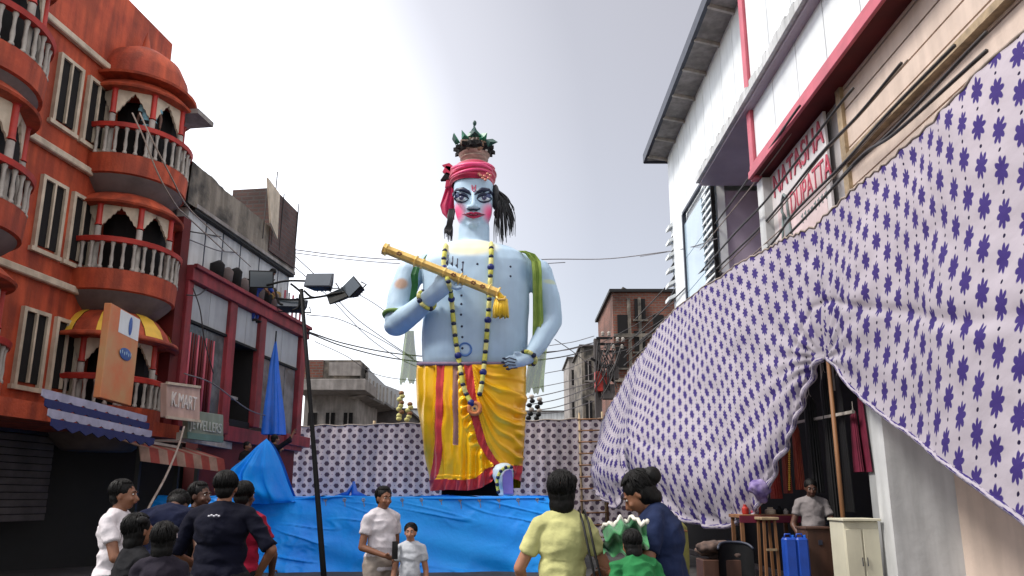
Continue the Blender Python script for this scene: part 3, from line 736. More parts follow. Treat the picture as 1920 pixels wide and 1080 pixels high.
# ---- building with the red edged bay and the printed cloth sign
t = thing('cloth_shop_building', 'shop building with a pink and crimson edged projecting bay above a scarf sign', 'building', (RX, 12, 0))
yB = Rp(1411, 330, 4.88).y; zB = rz_(1416, 330, 4.88)
m = MB(); m.box((4.93, yB - .08, zB + 2.4), (.16, .22, 4.9)); build(m, 'corner_post', M_['pink_red'], t, bevel=.01)
m = MB(); m.hexa((4.84, yB + .05, zB), (RX + .6, yB + .05, zB), (RX + .6, 4, zB), (4.84, 4, zB), (0, 0, .05)); build(m, 'bay_soffit', M_['dark_red'], t)
m = MB(); m.box((4.82, (yB + 4) / 2, zB + .06), (.06, yB - 4, .16)); m.box((4.86, (yB + 4) / 2, zB + .22), (.06, yB - 4, .10)); build(m, 'bay_edge', M_['pink_red'], t, bevel=.01)
for k in range(8):
    m = MB(); rbox(m, yB - .2 - 1.15 * (k + 1) + .012, yB - .2 - 1.15 * k - .012, zB + .28, zB + 4.8, 4.92, .1); build(m, 'bay_panel', M_['white_panel'], t)
m = MB(); m.box((RX + .35, (yB + 4) / 2, zB + 2.5), (.7, yB - 4, 4.4)); build(m, 'bay_core', M_['white_wall'], t)
m = MB(); rbox(m, 8, ry(1436), .1, zB, RX + .1, .3); build(m, 'wall', mat('grey_plaster', (.42, .40, .40), .8, .12, 1.5, .2, 12, streak=.15), t)
# scarf shop sign on the wall
t = thing('shop_sign', 'white painted sign reading NATASHA DUPATTA in red with a standing figure', 'sign', (RX, 12.3, 6))
m = MB(); ysA, ysB = ry(1438, 5.16), ry(1562, 5.16)
zt = zB - .04; m.box((5.18, (ysA + ysB) / 2, (zt + 4.2) / 2), (.05, ysA - ysB, zt - 4.2)); build(m, 'board', mat('sign_white', (.62, .585, .585), .6, .08, 1.5, streak=.08), t, bevel=.005)
redl = mat('sign_red_letters', (.48, .07, .11), .6, .2, 6)
W = ysA - ysB
def sgn(s, px0, py0, px1, py1, size, xs, mt, zsh=0):
    a, b = Rp(px0, py0, 5.14), Rp(px1, py1, 5.14)
    c = (a + b) / 2; c.x = 5.145
    return lettering(s, size, mt, t, c, (0, -1, 0), V((0, 0, 1)), .01, xs)
m = MB(); m.box((5.15, ysA - W * .58, 6.5), (.006, W * .74, 1.0)); build(m, 'pink_panel', mat('sign_pinkish', (.62, .49, .49), .6), t)
sgn('NATASHA', 1447, 340, 1546, 262, .66, .80, redl)
sgn('DUPATTA', 1486, 378, 1552, 318, .60, .66, redl)
grey_l = mat('sign_grey_letters', (.16, .20, .20), .6)
hr0 = random.Random(2)
for row, (pa0, pb0) in enumerate((((1502, 412), (1552, 362)), ((1522, 440), (1560, 402)))):
    A0, B0 = Rp(*pa0, 5.14), Rp(*pb0, 5.14)
    for k in range(8):      # small worn lettering that cannot be read in the photograph
        q = A0.lerp(B0, (k + .5) / 8); q.x = 5.145; m = MB(); hh = .10 + .08 * hr0.random()
        m.box(q, (.01, .03, hh)); m.box(q + V((0, .04, hh * .3)), (.01, .05, .03)); build(m, 'worn_mark', grey_l, t)
# the figure in a scarf painted on the sign, as raised line work
fg = Rp(1472, 400, 5.13); m = MB()
m.tube([fg + V((0, 0, -.1)), fg + V((0, .14, .08)), fg + V((0, .13, .26)), fg + V((0, 0, .38)), fg + V((0, -.13, .26)), fg + V((0, -.14, .05)), fg + V((0, -.22, -.5)), fg + V((0, -.25, -1.1))], .028, 6, sx=1)
m.tube([fg + V((0, .1, 0)), fg + V((0, .2, -.4)), fg + V((0, .22, -1.1))], .028, 6)
build(m, 'figure_outline', grey_l, t, smooth=True)
m = MB(); m.prism([fg + V((.01, -.08, -.1)), fg + V((.01, .1, -.1)), fg + V((.01, .2, -1.1)), fg + V((.01, -.23, -1.1))], (.008, 0, 0)); build(m, 'figure_scarf', mat('scarf_grey', (.28, .29, .30), .7), t)

# ---- beige building at the right edge
yE = ry(1604, RX)
t = thing('beige_building', 'beige rendered building with horizontal joints at the right behind the cables', 'building', (RX, 8, 0))
m = MB(); rbox(m, 2.5, yE, .1, 11, RX + .06, 1.5); build(m, 'wall', M_['beige_wall'], t)
for k in range(18):
    z = 5.2 + .32 * k; m = MB(); rbox(m, 2.5, yE + .02, z, z + .29, RX - .0, .06)
    build(m, 'facing_strip', M_['beige_wall'], t)
m = MB(); rbox(m, 2.5, yE, 6.52, 6.62, RX - .12, .12); build(m, 'ledge', M_['bamboo'], t)
m = MB(); rbox(m, yE - .02, yE + .14, .2, 11.2, RX - .06, .2); build(m, 'edge_pipe', M_['bamboo'], t)

# fixings and rain pipes on the white building
for z in (4.6, 6.1, 7.6):
    m = MB(); m.beam((5.14, YF - .15, z), (5.14, ry(1345), z), .03, .05); build(m, 'joint', M_['baluster'], bpy.data.objects['white_building']) if z < 7 else None
# ------------------------------------------------------------------ mid and far buildings
def far_building(name, label, pxs, ytop, Y, depth, mat_, rows=2, cols=3, extra=None, z0=0.0, angle=0.0):
    a = P(pxs[0], ytop, Y); b = P(pxs[1], ytop, Y); z = a.z; w = b.x - a.x
    t = thing(name, label, 'building', ((a.x + b.x) / 2, Y, 0))
    m = MB(); m.box(((a.x + b.x) / 2, Y + depth / 2, z / 2), (w, depth, z)); build(m, 'walls', mat_, t)
    m = MB(); m.box(((a.x + b.x) / 2, Y + depth / 2, z + .06), (w + .3, depth + .3, .12)); build(m, 'roof_slab', M_['concrete_dark'], t)
    for r_ in range(rows):
        for c_ in range(cols):
            x = a.x + w * (c_ + .5) / cols; zz = z - 1.6 - r_ * 2.6
            if zz < 1: continue
            m = MB(); m.box((x, Y + .02, zz), (w / cols * .5, .12, 1.3)); o = build(m, 'window', M_['interior'], t)
            m = MB(); m.box((x, Y - .06, zz - .7), (w / cols * .6, .2, .08)); m.box((x, Y - .05, zz), (.06, .04, 1.3)); build(m, 'window_frame', M_['concrete_light'], o)
    if extra: extra(t, a, b, z)
    return t
def ex1(t, a, b, z):
    # overhanging upper box with a stained front, lower canopy, brick end
    c = P(572, 700, 33); d = P(680, 700, 33)
    zt = P(600, 677, 33).z; zl = P(600, 712, 33).z; zl2 = P(600, 738, 33).z
    m = MB(); m.box(((c.x + d.x) / 2 - .2, 33.8, (zt + zl) / 2), (d.x - c.x + .3, 2.2, zt - zl)); build(m, 'upper_box', M_['concrete'], t, bevel=.03)
    m = MB(); m.box(((c.x + d.x) / 2, 33.5, (zl + zl2) / 2 - .02), (d.x - c.x + .6, 2.6, (zl - zl2) * .8)); build(m, 'canopy', M_['concrete_light'], t, bevel=.02)
    e = P(610, 690, 33); m = MB(); m.box((e.x - .8, 32.66, (zt + zl) / 2), (1.6, .1, (zt - zl) * .96)); build(m, 'brick_panel', M_['brick_red'], t)
    e = P(650, 690, 33); m = MB(); m.box((e.x, 32.66, (zt + zl) / 2), (1.4, .1, (zt - zl) * .7)); build(m, 'grey_panel', M_['concrete_light'], t)
far_building('concrete_building', 'grey concrete house with a boxy upper storey left of the statue behind the cloth screen', (572, 672), 735, 34, 5, M_['concrete_light'], 1, 3, ex1)
def ex2(t, a, b, z):
    # faceted balcony front stepping away
    pts = [(676, 688, 760, 34.5), (690, 690, 745, 33.6), (722, 722, 765, 37), (756, 735, 770, 43)]
    for (p0, t0, b0, Y0), (p1, t1, b1, Y1) in zip(pts, pts[1:]):
        A_, B_ = P(p0, t0, Y0), P(p1, t1, Y1); zt = (A_.z + B_.z) / 2; zb = zt - 1.15
        m = MB(); m.hexa((A_.x, A_.y, zb), (B_.x, B_.y, zb), (B_.x, B_.y, B_.z), (A_.x, A_.y, A_.z), (-.05, .3, 0)); build(m, 'balcony_front', M_['grey_panel'] if p0 > 680 else M_['concrete_dark'], t)
        m = MB(); m.hexa((A_.x, A_.y, zb), (B_.x, B_.y, zb), (B_.x - 2.5, B_.y + 1, zb - .35), (A_.x - 2.5, A_.y + 1, zb - .35), (0, 0, .12)); build(m, 'balcony_floor', M_['concrete_light'], t)
        for k in range(5):
            q = V((A_.x, A_.y, zb)).lerp(V((B_.x, B_.y, zb)), (k + .5) / 5); m = MB(); m.beam(q + V((.03, -.03, .1)), q + V((.03, -.03, .85)), .09, .05); build(m, 'baluster', M_['baluster'], t)
far_building('balcony_house', 'dark grey house with a curved balcony front between the concrete house and the statue', (682, 762), 770, 40, 6, M_['concrete_dark'], 1, 3, ex2)
far_building('tower_house', 'pale narrow house rising just right of the statue behind the screen', (1066, 1108), 672, 60, 6, M_['concrete_light'], 4, 2)
far_building('narrow_house', 'brownish grey narrow house behind the utility pole', (1090, 1138), 650, 48, 6, M_['concrete'], 4, 2)
far_building('low_house', 'low pale house far down the street right of the statue', (975, 1066), 772, 75, 6, M_['white_wall'], 1, 4)
far_building('low_house', 'low pale house far down the street left of the statue', (742, 800), 768, 70, 6, M_['white_wall'], 1, 4)
# brick building on the right
t = thing('brick_building', 'tall unplastered brick building with a ragged grey left corner behind the utility pole', 'building', (6, 34, 0))
a, b = P(1148, 548, 34), P(1300, 548, 34)
m = MB(); m.box(((a.x + b.x) / 2, 34 + 3, a.z / 2), (b.x - a.x, 6, a.z)); build(m, 'walls', M_['brick_red'], t)
m = MB(); m.box(((a.x + b.x) / 2, 34 + 3, a.z + .06), (b.x - a.x + .3, 6.3, .14)); build(m, 'roof_slab', M_['black'], t)
steps = [(1136, 575, 36.5), (1126, 610, 39), (1118, 640, 42)]
for k, (px, py, Y) in enumerate(steps):
    q = P(px, py, Y); m = MB(); m.hexa((q.x, Y, 0), (a.x + .6, 34.6, 0), (a.x + .6, 34.6, q.z + .5), (q.x, Y, q.z), (.4, .6, 0)); build(m, 'side_wall', M_['concrete'] if k % 2 == 0 else M_['concrete_dark'], t)
for k, (px, py) in enumerate(((1200, 580), (1200, 640), (1235, 610), (1168, 610), (1165, 670))):
    q = P(px, py, 33.95); m = MB(); m.box((q.x, 33.97, q.z), (.5, .12, 1.0)); o = build(m, 'window', M_['interior'], t)
    m = MB(); m.box((q.x, 33.9, q.z - .55), (.7, .14, .08)); build(m, 'sill', M_['concrete'], o)
for px in (1200, 1180): 
    q = P(px, 600, 33.9); m = MB(); m.beam((q.x, 33.92, .2), (q.x, 33.92, a.z - .3), .14, .1); build(m, 'down_pipe', M_['concrete'], t)
for zf in (a.z - 2.1, a.z - 4.2, a.z - 6.3):
    m = MB(); m.box(((a.x + b.x) / 2, 33.93, zf), (b.x - a.x, .14, .16)); build(m, 'floor_band', M_['concrete'], t)
# ================================================================== STAGE, SCREEN, TARPAULINS
STZ = 1.55
SY = 17.0
def crumple(p, a=.05, s=1.3):
    q = V(p)
    n1 = noise.noise(q * s); n2 = noise.noise(q * s * 2.7 + V((5, 2, 1)))
    r1 = 1 - abs(n1) * 2.2; r2 = 1 - abs(n2) * 2.4
    n3 = noise.noise(q * s * 6.1 + V((3, 8, 2))); n4 = noise.noise(V((q.x * .5 + q.z * 1.6, q.z * .4 - q.x * .2, 4)) * s * 1.7)
    gate = max(0, min(1, noise.noise(q * .8 + V((9, 1, 3))) * 3 + .6))
    return a * (r1 * .40 + r2 * .22 * gate + (1 - abs(n3) * 2.6) * .09 * gate + max(0, 1 - abs(n4) * 12) * .5 * gate)
xl, xr = P(268, 940, SY).x, P(1030, 935, SY).x
t = thing('stage', 'low wooden stage covered with bright blue tarpaulin under the giant figure', 'stage', (-3, 21, 0))
m = MB(); m.box(((xl + xr) / 2 - .3, 21, .74), (xr - xl - .8, 7.6, 1.46)); build(m, 'platform', M_['wood'], t)
def front(u, v):
    x = xl + (xr - xl) * u; z = STZ * (1 - v)
    fold = .05 * math.sin(x * 2.1 + 1.2 * z) + crumple((x * .85, 0, z * 1.25), .13, 1.0) + .03 * math.sin((x * .8 + z * 3.2) * 3)
    # right hand end swings forward as a diagonal flap
    y = SY - .62 * v - fold * (.25 + v) 
    return V((x + .25 * v * u, y, z + (.02 * math.sin(x * 3) if v == 0 else 0))), (x, z)
m = MB(); m.grid(front, 420, 80); build(m, 'front_tarpaulin', M_['tarp'], t, smooth=True, fix=False)
def top(u, v):
    x = xl + (xr - xl) * u; y = SY - .02 + 7.2 * v
    return V((x, y, STZ + crumple((x, y, 3), .035, 1.6) - .01 + (.02 * math.sin(x * 3) if v == 0 else 0))), (x, y)
m = MB(); m.grid(top, 160, 60); build(m, 'top_tarpaulin', M_['tarp'], t, smooth=True, fix=False)
def rside(u, v):
    y = SY + 7.2 * u; z = STZ * (1 - v); return V((xr + .25 * v + crumple((9, y, z), .06, 1.3), y, z)), (y, z)
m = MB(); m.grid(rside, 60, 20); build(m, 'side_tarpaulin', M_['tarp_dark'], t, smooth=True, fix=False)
# loose folded edges of tarpaulin lying on the front lip
def fold_strip(name, pts, w, h, seed, mt):
    m = MB(); pl = smoothline(pts, 8); rs = [w * (0.55 + .6 * abs(noise.noise(V((i * .21, seed, 0))))) for i in range(len(pl))]
    m.tube(pl, rs, 9, sx=1, sy=h); return build(m, name, mt, t, smooth=True)
fold_strip('rolled_edge', [P(603, 934, SY - .05), P(640, 931, SY), P(680, 934, SY), P(760, 934, SY), P(880, 935, SY - .05), P(1020, 934, SY - .05)], .06, .6, 1, M_['tarp'])
fold_strip('rolled_edge', [P(440, 938, SY - .1), P(500, 938, SY - .05), P(560, 936, SY), P(600, 931, SY - .05)], .08, .6, 2, M_['tarp'])
t = thing('tarpaulin_bundle', 'small knotted blue bundle sticking up on the stage edge left of the man in white', 'bundle', P(660, 925, SY + .3))
m = MB(); q = P(660, 928, SY + .35)
m.tube([q + V((-.45, 0, -.05)), q + V((-.1, 0, .03)), q + V((0, 0, .22))], [.03, .1, .04], 8, sy=.6); m.tube([q + V((.35, 0, -.05)), q + V((.05, 0, .02)), q + V((.02, .02, .3))], [.03, .1, .03], 8); build(m, 'knot', M_['tarp_dark'], t, smooth=True)

for k in range(12):
    px = 610 + k * 36; q = front((P(px, 940, SY).x - xl) / (xr - xl), .05)[0] + V((0, -.02, 0)); m = MB(); m.tube([q + V((.03 * math.cos(a), 0, .03 * math.sin(a))) for a in [i * math.pi / 5 for i in range(11)]], .009, 5, caps=False); build(m, 'eyelet', M_['baluster'], bpy.data.objects['stage'])
    m = MB(); m.tube([q, q + V((.03, -.03, -.12)), q + V((.05 * math.sin(k), -.03, -.26))], .008, 4); build(m, 'tie_string', M_['wire_pale'], bpy.data.objects['stage'])
# tent-like tarpaulin draped over a hidden frame at the stage's left
apx = P(500, 822, 16.2)
t = thing('draped_tarpaulin', 'blue tarpaulin draped to a sharp peak on the left end of the stage', 'tarpaulin', (apx.x, apx.y, STZ))
left_edge = smoothline([apx, P(480, 838, 16.0), P(455, 862, 15.8), P(432, 882, 15.6), P(436, 900, 15.6), P(440, 938, 16.3)], 8)
right_edge = smoothline([apx, P(512, 838, 16.3), P(525, 868, 16.5), P(538, 905, 16.7), P(552, 937, 16.9), P(555, 940, 16.9)], 8)
def drape(u, v):
    i = v * (len(left_edge) - 1); k = min(int(i), len(left_edge) - 2); f = i - k
    a = left_edge[k].lerp(left_edge[k + 1], f); b = right_edge[k].lerp(right_edge[k + 1], f)
    p = a.lerp(b, u); w = (b - a).length
    p.y -= .55 * math.sin(math.pi * u) * min(1, w) * .7
    p.y -= .10 * v * math.sin(u * 17 + v * 2) * min(1, w) + .05 * math.sin(u * 31 - v * 3) * v
    p.z -= .05 * math.sin(math.pi * u) * w
    return p, (u * 2, v * 2)
m = MB(); m.grid(drape, 70, 60); build(m, 'sheet', M_['tarp'], t, smooth=True, fix=False)
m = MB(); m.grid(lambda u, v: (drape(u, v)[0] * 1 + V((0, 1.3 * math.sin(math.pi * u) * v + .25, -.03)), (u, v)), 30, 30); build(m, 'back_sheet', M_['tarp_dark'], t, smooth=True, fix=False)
# tall furled blue banner
bt = P(517, 636, 19.0)
t = thing('furled_banner', 'tall furled blue cloth tapering to a point against the red fronted shop', 'banner', (bt.x, 19, STZ))
def fur(u, v):
    a = 2 * math.pi * u; z0 = P(517, 640, 19).z; z1 = P(512, 815, 19).z; z = z0 + (z1 - z0) * v
    w = lerp_tab([(0, .02), (.2, .09), (.5, .16), (.8, .24), (1, .27)], v)
    cx = lerp_tab([(0, bt.x), (.3, bt.x), (1, P(512, 815, 19).x)], v)
    r = w * (1 + .22 * math.sin(5 * a + 1.2 * v))
    return V((cx + r * math.cos(a), 19 + r * .7 * math.sin(a), z)), (u, v)
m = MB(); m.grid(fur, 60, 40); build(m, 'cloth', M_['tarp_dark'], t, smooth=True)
m = MB(); m.tube([(bt.x, 19, STZ), (bt.x, 19, bt.z + .22)], .02, 6); build(m, 'pole', M_['steel_dark'], t)

# printed screen behind the statue
CYY = 24.0
ctab = [(436, 832), (520, 815), (543, 806), (556, 798), (600, 797), (700, 795), (785, 792), (985, 787), (1085, 785), (1130, 784), (1180, 782)]
zc_ = [P(a, b, CYY).z for a, b in ctab]
cx0, cx1 = P(545, 800, CYY).x, P(1190, 800, CYY).x
def screen(u, v):
    x = cx0 + (cx1 - cx0) * u; px = 960 + x * FPX / 23.9
    z1 = lerp_tab([(a, z) for (a, b), z in zip(ctab, zc_)], px) + .02 * math.sin(x * 7) - .03 * abs(math.sin(x * 1.6))
    z = z1 + (.05 - z1) * v
    y = CYY + .05 * math.sin(x * 4.1) * (1 - .5 * v) + .09 * noise.noise(V((x * .9, z * .6, 2))) + .02 * math.sin(x * 17)
    return V((x + .015 * math.sin(z * 9), y, z)), (x, z)
t = thing('cloth_screen', 'pale cloth screen printed with dark spots strung behind the giant figure', 'cloth screen', (0, CYY, 0))
m = MB(); m.grid(screen, 300, 50); build(m, 'cloth', M_['print_back'], t, smooth=True, fix=False)
m = MB(); m.tube([screen(i / 60, 0)[0] for i in range(61)], .022, 5); build(m, 'top_rope', M_['wire_pale'], t, smooth=True)
for px in (548, 700, 850, 1000, 1084): 
    x = P(px, 800, CYY).x; m = MB(); m.tube([(x, CYY + .14, 0), (x, CYY + .14, 3.95)], .045, 8); build(m, 'bamboo_post', M_['bamboo'], t, smooth=True)
# pieces of the same cloth, in shade, further left
def piece(name, label, pts4, Y0, Y1, mt, n=40):
    t = thing(name, label, 'cloth screen', P(pts4[0][0], pts4[0][1], Y0))
    a, b, c, d = [P(x, y, Y0 if i in (0, 3) else Y1) for i, (x, y) in enumerate(pts4)]
    def f(u, v):
        p = a.lerp(b, u).lerp(d.lerp(c, u), v); p.z -= .10 * math.sin(math.pi * u) * (1 - v); p.y += .05 * math.sin(u * 20)
        return p, (u * (b - a).length, v * (d - a).length)
    m = MB(); m.grid(f, n, 12); build(m, 'cloth', mt, t, smooth=True, fix=False); return t
piece('cloth_screen', 'spotted cloth strip hung in the shade below the greenish sign, upper of two', [(352, 830), (440, 832), (440, 848), (352, 842)], 17.5, 19, M_['print_mid'])
piece('cloth_screen', 'spotted cloth hung in the shade behind the crowd at the left', [(366, 850), (440, 852), (440, 935), (370, 935)], 18, 19.5, M_['print_mid'])

# bamboo ladder standing at the right end of the screen
t = thing('ladder', 'bamboo ladder leaning on the spotted screen right of the statue', 'ladder', (P(1107, 900, 23.5).x, 23.5, 0))
la, lb = P(1086, 780, 23.75), P(1129, 778, 23.75)
for q in (la, lb): m = MB(); m.tube([(q.x, 23.3, 0), (q.x, 23.75, q.z + .1)], .035, 8); build(m, 'rail', M_['bamboo'], t, smooth=True)
zz = .35
while zz < la.z:
    y = 23.25 + .5 * zz / la.z; m = MB(); m.tube([(la.x - .06, y - .03, zz), (lb.x + .08, y - .03, zz + .02)], .024, 7); build(m, 'rung', M_['wood'], t, smooth=True); zz += .36

# ================================================================== BIG BILLOWING PRINTED CLOTH
COLS = [
 [(2060, -60, 5.2), (2070, 300, 5.1), (2060, 640, 5.2), (2050, 1080, 5.3)],
 [(1810, 165, 6.5), (1815, 400, 6.35), (1812, 640, 6.4), (1800, 890, 6.6)],
 [(1680, 290, 8.0), (1688, 450, 7.8), (1690, 610, 7.8), (1680, 796, 8.0)],
 [(1603, 352, 9.0), (1608, 480, 8.75), (1612, 600, 8.7), (1608, 738, 8.9)],
 [(1522, 424, 10.2), (1528, 505, 10.05), (1533, 590, 10.0), (1539, 672, 10.0)],
 [(1468, 450, 11.0), (1482, 560, 10.7), (1492, 670, 10.4), (1500, 768, 10.5)],
 [(1415, 478, 12.0), (1440, 620, 11.3), (1455, 760, 10.8), (1462, 858, 10.8)],
 [(1350, 520, 13.6), (1378, 680, 12.3), (1400, 840, 11.2), (1418, 955, 11.2)],
 [(1292, 560, 15.4), (1302, 700, 13.9), (1322, 870, 12.3), (1350, 988, 12.2)],
 [(1248, 600, 17.0), (1236, 720, 15.5), (1232, 860, 13.8), (1268, 965, 13.4)],
 [(1213, 645, 18.2), (1188, 745, 17.0), (1176, 840, 15.4), (1205, 915, 14.8)],
 [(1195, 672, 18.8), (1176, 768, 18.2), (1171, 850, 16.9), (1184, 905, 16.4)],
 [(1174, 706, 19.6), (1150, 798, 19.2), (1135, 880, 18.3), (1160, 952, 17.9)],
 [(1148, 755, 20.8), (1124, 825, 20.4), (1109, 882, 19.8), (1124, 930, 19.5)],
 [(1128, 798, 22.0), (1119, 838, 21.9), (1112, 880, 21.8), (1114, 912, 21.8)]]
CP = [[P(*q) for q in c] for c in COLS]
def cr1(a, b, c, d, t): return .5 * ((2 * b) + (c - a) * t + (2 * a - 5 * b + 4 * c - d) * t * t + (3 * b - a - 3 * c + d) * t ** 3)
def crs(pts, s):
    n = len(pts) - 1; k = min(int(s), n - 1); f = s - k
    p1, p2 = pts[k], pts[k + 1]; p0 = pts[k - 1] if k else p1 * 2 - p2; p3 = pts[k + 2] if k + 2 <= n else p2 * 2 - p1
    return cr1(p0, p1, p2, p3, f)
NU, NV = 420, 130
peak = P(1539, 672, 10.0); tie2 = P(1184, 905, 16.4)
rows = []
for j in range(NV + 1):
    v = j / NV * 3
    colp = [crs(c, v) for c in CP]
    rows.append([crs(colp, i / NU * (len(CP) - 1)) for i in range(NU + 1)])
vs_, uvs_ = [], []
cumu = [0]
mid = NV // 2
for i in range(1, NU + 1): cumu.append(cumu[-1] + (rows[mid // 2][i] - rows[mid // 2][i - 1]).length)
colv = [0.0] * (NU + 1)
for j in range(NV + 1):
    for i in range(NU + 1):
        p = rows[j][i].copy()
        if j: colv[i] += (rows[j][i] - rows[j - 1][i]).length
        i0, i1 = max(i - 1, 0), min(i + 1, NU); j0, j1 = max(j - 1, 0), min(j + 1, NV)
        nrm = (rows[j][i1] - rows[j][i0]).cross(rows[j1][i] - rows[j0][i]).normalized()
        if nrm.x > 0: nrm = -nrm
        s = i / NU * 14; v = j / NV
        d = 0
        # tension folds fanning from the tied peak
        q = p - peak; rr_ = q.length; an = math.atan2(q.z, q.y)
        d += .022 * math.sin(an * 19 + 1.5 * noise.noise(p)) * math.exp(-rr_ / 1.6) * min(1, rr_ * 3)
        q = p - tie2; rr2 = q.length; an = math.atan2(q.z, q.y)
        d += .07 * math.sin(an * 11) * math.exp(-rr2 / 1.1) * min(1, rr2 * 2)
        # gathers along the bottom edge of the near billow
        if s > 4: d += .025 * math.sin(v * 60 + s * 9) * max(0, (v - .86) / .14) ** 1.5 + .05 * math.sin(s * 14 + v * 5) * max(0, (v - .7) / .3) ** 2
        # seams and slack
        d += .06 * noise.noise(p * .9) + .018 * noise.noise(p * 4)
        d += -.03 * math.exp(-((v - .60 - .02 * math.sin(s)) * 40) ** 2)
        d += -.05 * math.exp(-((s - 4.0) * 9) ** 2) * (1 - v * .3)
        d += .012 * abs(math.sin(s * 9)) * max(0, 1 - v * 12)
        if v < .02: p.z += .02 * math.sin(s * 31)
        vs_.append(p + nrm * d); uvs_.append((cumu[i], -colv[i]))
w_ = NU + 1
m = MB(); m.add(vs_, [(j * w_ + i, j * w_ + i + 1, (j + 1) * w_ + i + 1, (j + 1) * w_ + i) for j in range(NV) for i in range(NU)], uvs_)
t = thing('hanging_cloth', 'huge white cloth printed with purple flowers billowing along the right side of the street', 'cloth', (peak.x, peak.y, 0))
build(m, 'cloth', M_['print_big'], t, smooth=True, fix=False)
# rolled lower hems
def hem(i0, i1, r, nm='rolled_hem'):
    pl = [vs_[NV * w_ + i] for i in range(i0, i1)]; m = MB(); m.tube(pl, [r * (.7 + .5 * abs(noise.noise(V((k * .13, 1, 0))))) for k in range(len(pl))], 8)
    return build(m, nm, M_['print_big'], t, smooth=True)
hem(8, 118, .035); hem(122, 300, .05); hem(305, NU, .04)
m = MB(); m.tube([vs_[i] for i in range(0, NU, 3)], .018, 6); build(m, 'top_rope', M_['wire_pale'], t, smooth=True)
for (px, py, Y) in ((1540, 672, 10.0), (1184, 700, 18.95), (1128, 790, 22.05), (1810, 165, 6.55)):
    q = P(px, py, Y) if px != 1540 else peak
    m = MB(); zt = q.z; m.tube([(q.x + .12, q.y + .05, 0), (q.x + .12, q.y + .05, zt)], .030, 8); build(m, 'bamboo_post', M_['wood'], t, smooth=True)
m = MB(); m.ell(P(1424, 915, 11.0), (.16, .12, .13)); m.ell(P(1428, 928, 11.05), (.10, .1, .12)); 
me_ = fused(m, 'tied_knot', mat('knot_cloth', (.30, .24, .42), .8, 0, 9, .2, 20, col2=(.12, .08, .26)), t, .02, 2, disp=lambda c, n: n * .03 * noise.noise(c * 14))

M_['gloom_wood'] = mat('wood_in_gloom', (.07, .03, .018), .6, .4, 5, stretch=(1, 1, .2))  # the wood again, with the gloom under the cloth put into its colour
# ================================================================== RIGHT HAND SHOP UNDER THE CLOTH
t = thing('clothes_shop', 'dark open shop under the printed cloth with a grey column and hanging stock rails', 'shop', (RX, 12, 0))
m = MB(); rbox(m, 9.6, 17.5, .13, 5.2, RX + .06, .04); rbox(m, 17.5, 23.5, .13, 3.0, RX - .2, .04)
build(m, 'shop_dark_panel', M_['interior'], t)  # near-black panels, the shade of the shop opening put into their colour
m = MB(); m.hexa((4.75, 9.6, 3.6), (RX + .1, 9.6, 3.6), (RX + .1, 17, 3.6), (4.3, 17, 3.6), (0, 0, .1)); build(m, 'canopy', M_['black'], t)
q0 = P(1622, 850, 9.9); q1 = P(1664, 850, 9.6)
m = MB(); m.box(((q0.x + q1.x) / 2 + .06, 9.85, 2.1), (q1.x - q0.x, .3, 4.2)); build(m, 'column', mat('column_grey', (.36, .37, .37), .6, .1, 1.5, streak=.2), t, bevel=.015)
for px, r_, mt in ((1672, .03, 'black'), (1682, .05, 'bamboo'), (1700, .05, 'baluster')):
    q = P(px, 850, 9.3); m = MB(); m.tube([(q.x, 9.3, 0.1), (q.x, 9.3, 4.5)], r_, 8); build(m, 'pipe', M_[mt], t, smooth=True)
q = P(1760, 850, 8.8); m = MB(); m.box((q.x, 9.2, 2.2), (1.0, .3, 4.4)); build(m, 'side_wall', M_['white_wall'], t)
m = MB(); m.beam(P(1480, 795, 11.6), P(1600, 772, 9.9), .04, .04); build(m, 'stock_rail', M_['baluster'], t)
for k, px in enumerate((1540, 1552, 1562, 1572)):
    q = P(px, 700, 10.6); m = MB(); m.tube([(q.x, 10.6, q.z - .25 - .1 * (k % 2)), (q.x, 10.6, 3.75)], .014, 6); build(m, 'hanging_tube', M_['baluster'], t)

def garment(label, px0, px1, py0, py1, Y, mt, folds=5, group='garments hanging in the shop', extra=None, cat='garment', taper=.85):
    a, b = P(px0, py0, Y), P(px1, py1, Y); cx = (a.x + b.x) / 2; w = (b.x - a.x) / 2; z0, z1 = a.z, b.z
    t = thing('hanging_garment', label, cat, (cx, Y, z1), group)
    def f(u, v):
        an = 2 * math.pi * u; ww = w * (taper + (1 - taper) * v) * (1 if v > .08 else .35 + v * 8.1)
        return V((cx + ww * math.cos(an) * (1 + .05 * math.sin(folds * an * 2 + v * 2)), Y + (.05 + .05 * v) * math.sin(an) * (1 + .5 * math.sin(folds * an * 3)), z0 + (z1 - z0) * v)), (u * w * 4, v * (z0 - z1))
    m = MB(); m.grid(f, 64, 24); build(m, 'cloth', mt, t, smooth=True)
    m = MB(); m.tube([(cx - w * .5, Y, z0 - .03), (cx, Y, z0 + .06), (cx + w * .5, Y, z0 - .03)], .008, 5); m.tube([(cx, Y, z0 + .06), (cx, Y, z0 + .14)], .006, 5); build(m, 'hanger', M_['baluster'], t)
    return t
redc = mat('garment_red', (.33, .012, .012), .6, 0, 30, col2=(.42, .08, .05), contrast=(.3, .7))
rust = mat('garment_rust', (.30, .055, .02), .6, 0, 22, col2=(.16, .015, .01), stretch=(3, 3, .5), contrast=(.4, .6))
wine = mat('garment_wine', (.14, .008, .03), .7, .3, 4)
garment('bright red sequinned garment nearest the gathered edge of the printed cloth', 1440, 1466, 848, 935, 11.7, redc)
garment('deep red garment with a gold trimmed edge, second on the rail', 1462, 1484, 800, 925, 11.4, rust)
garment('rust red pleated garment with orange stripes beside the black clothes', 1484, 1508, 798, 918, 11.2, rust)
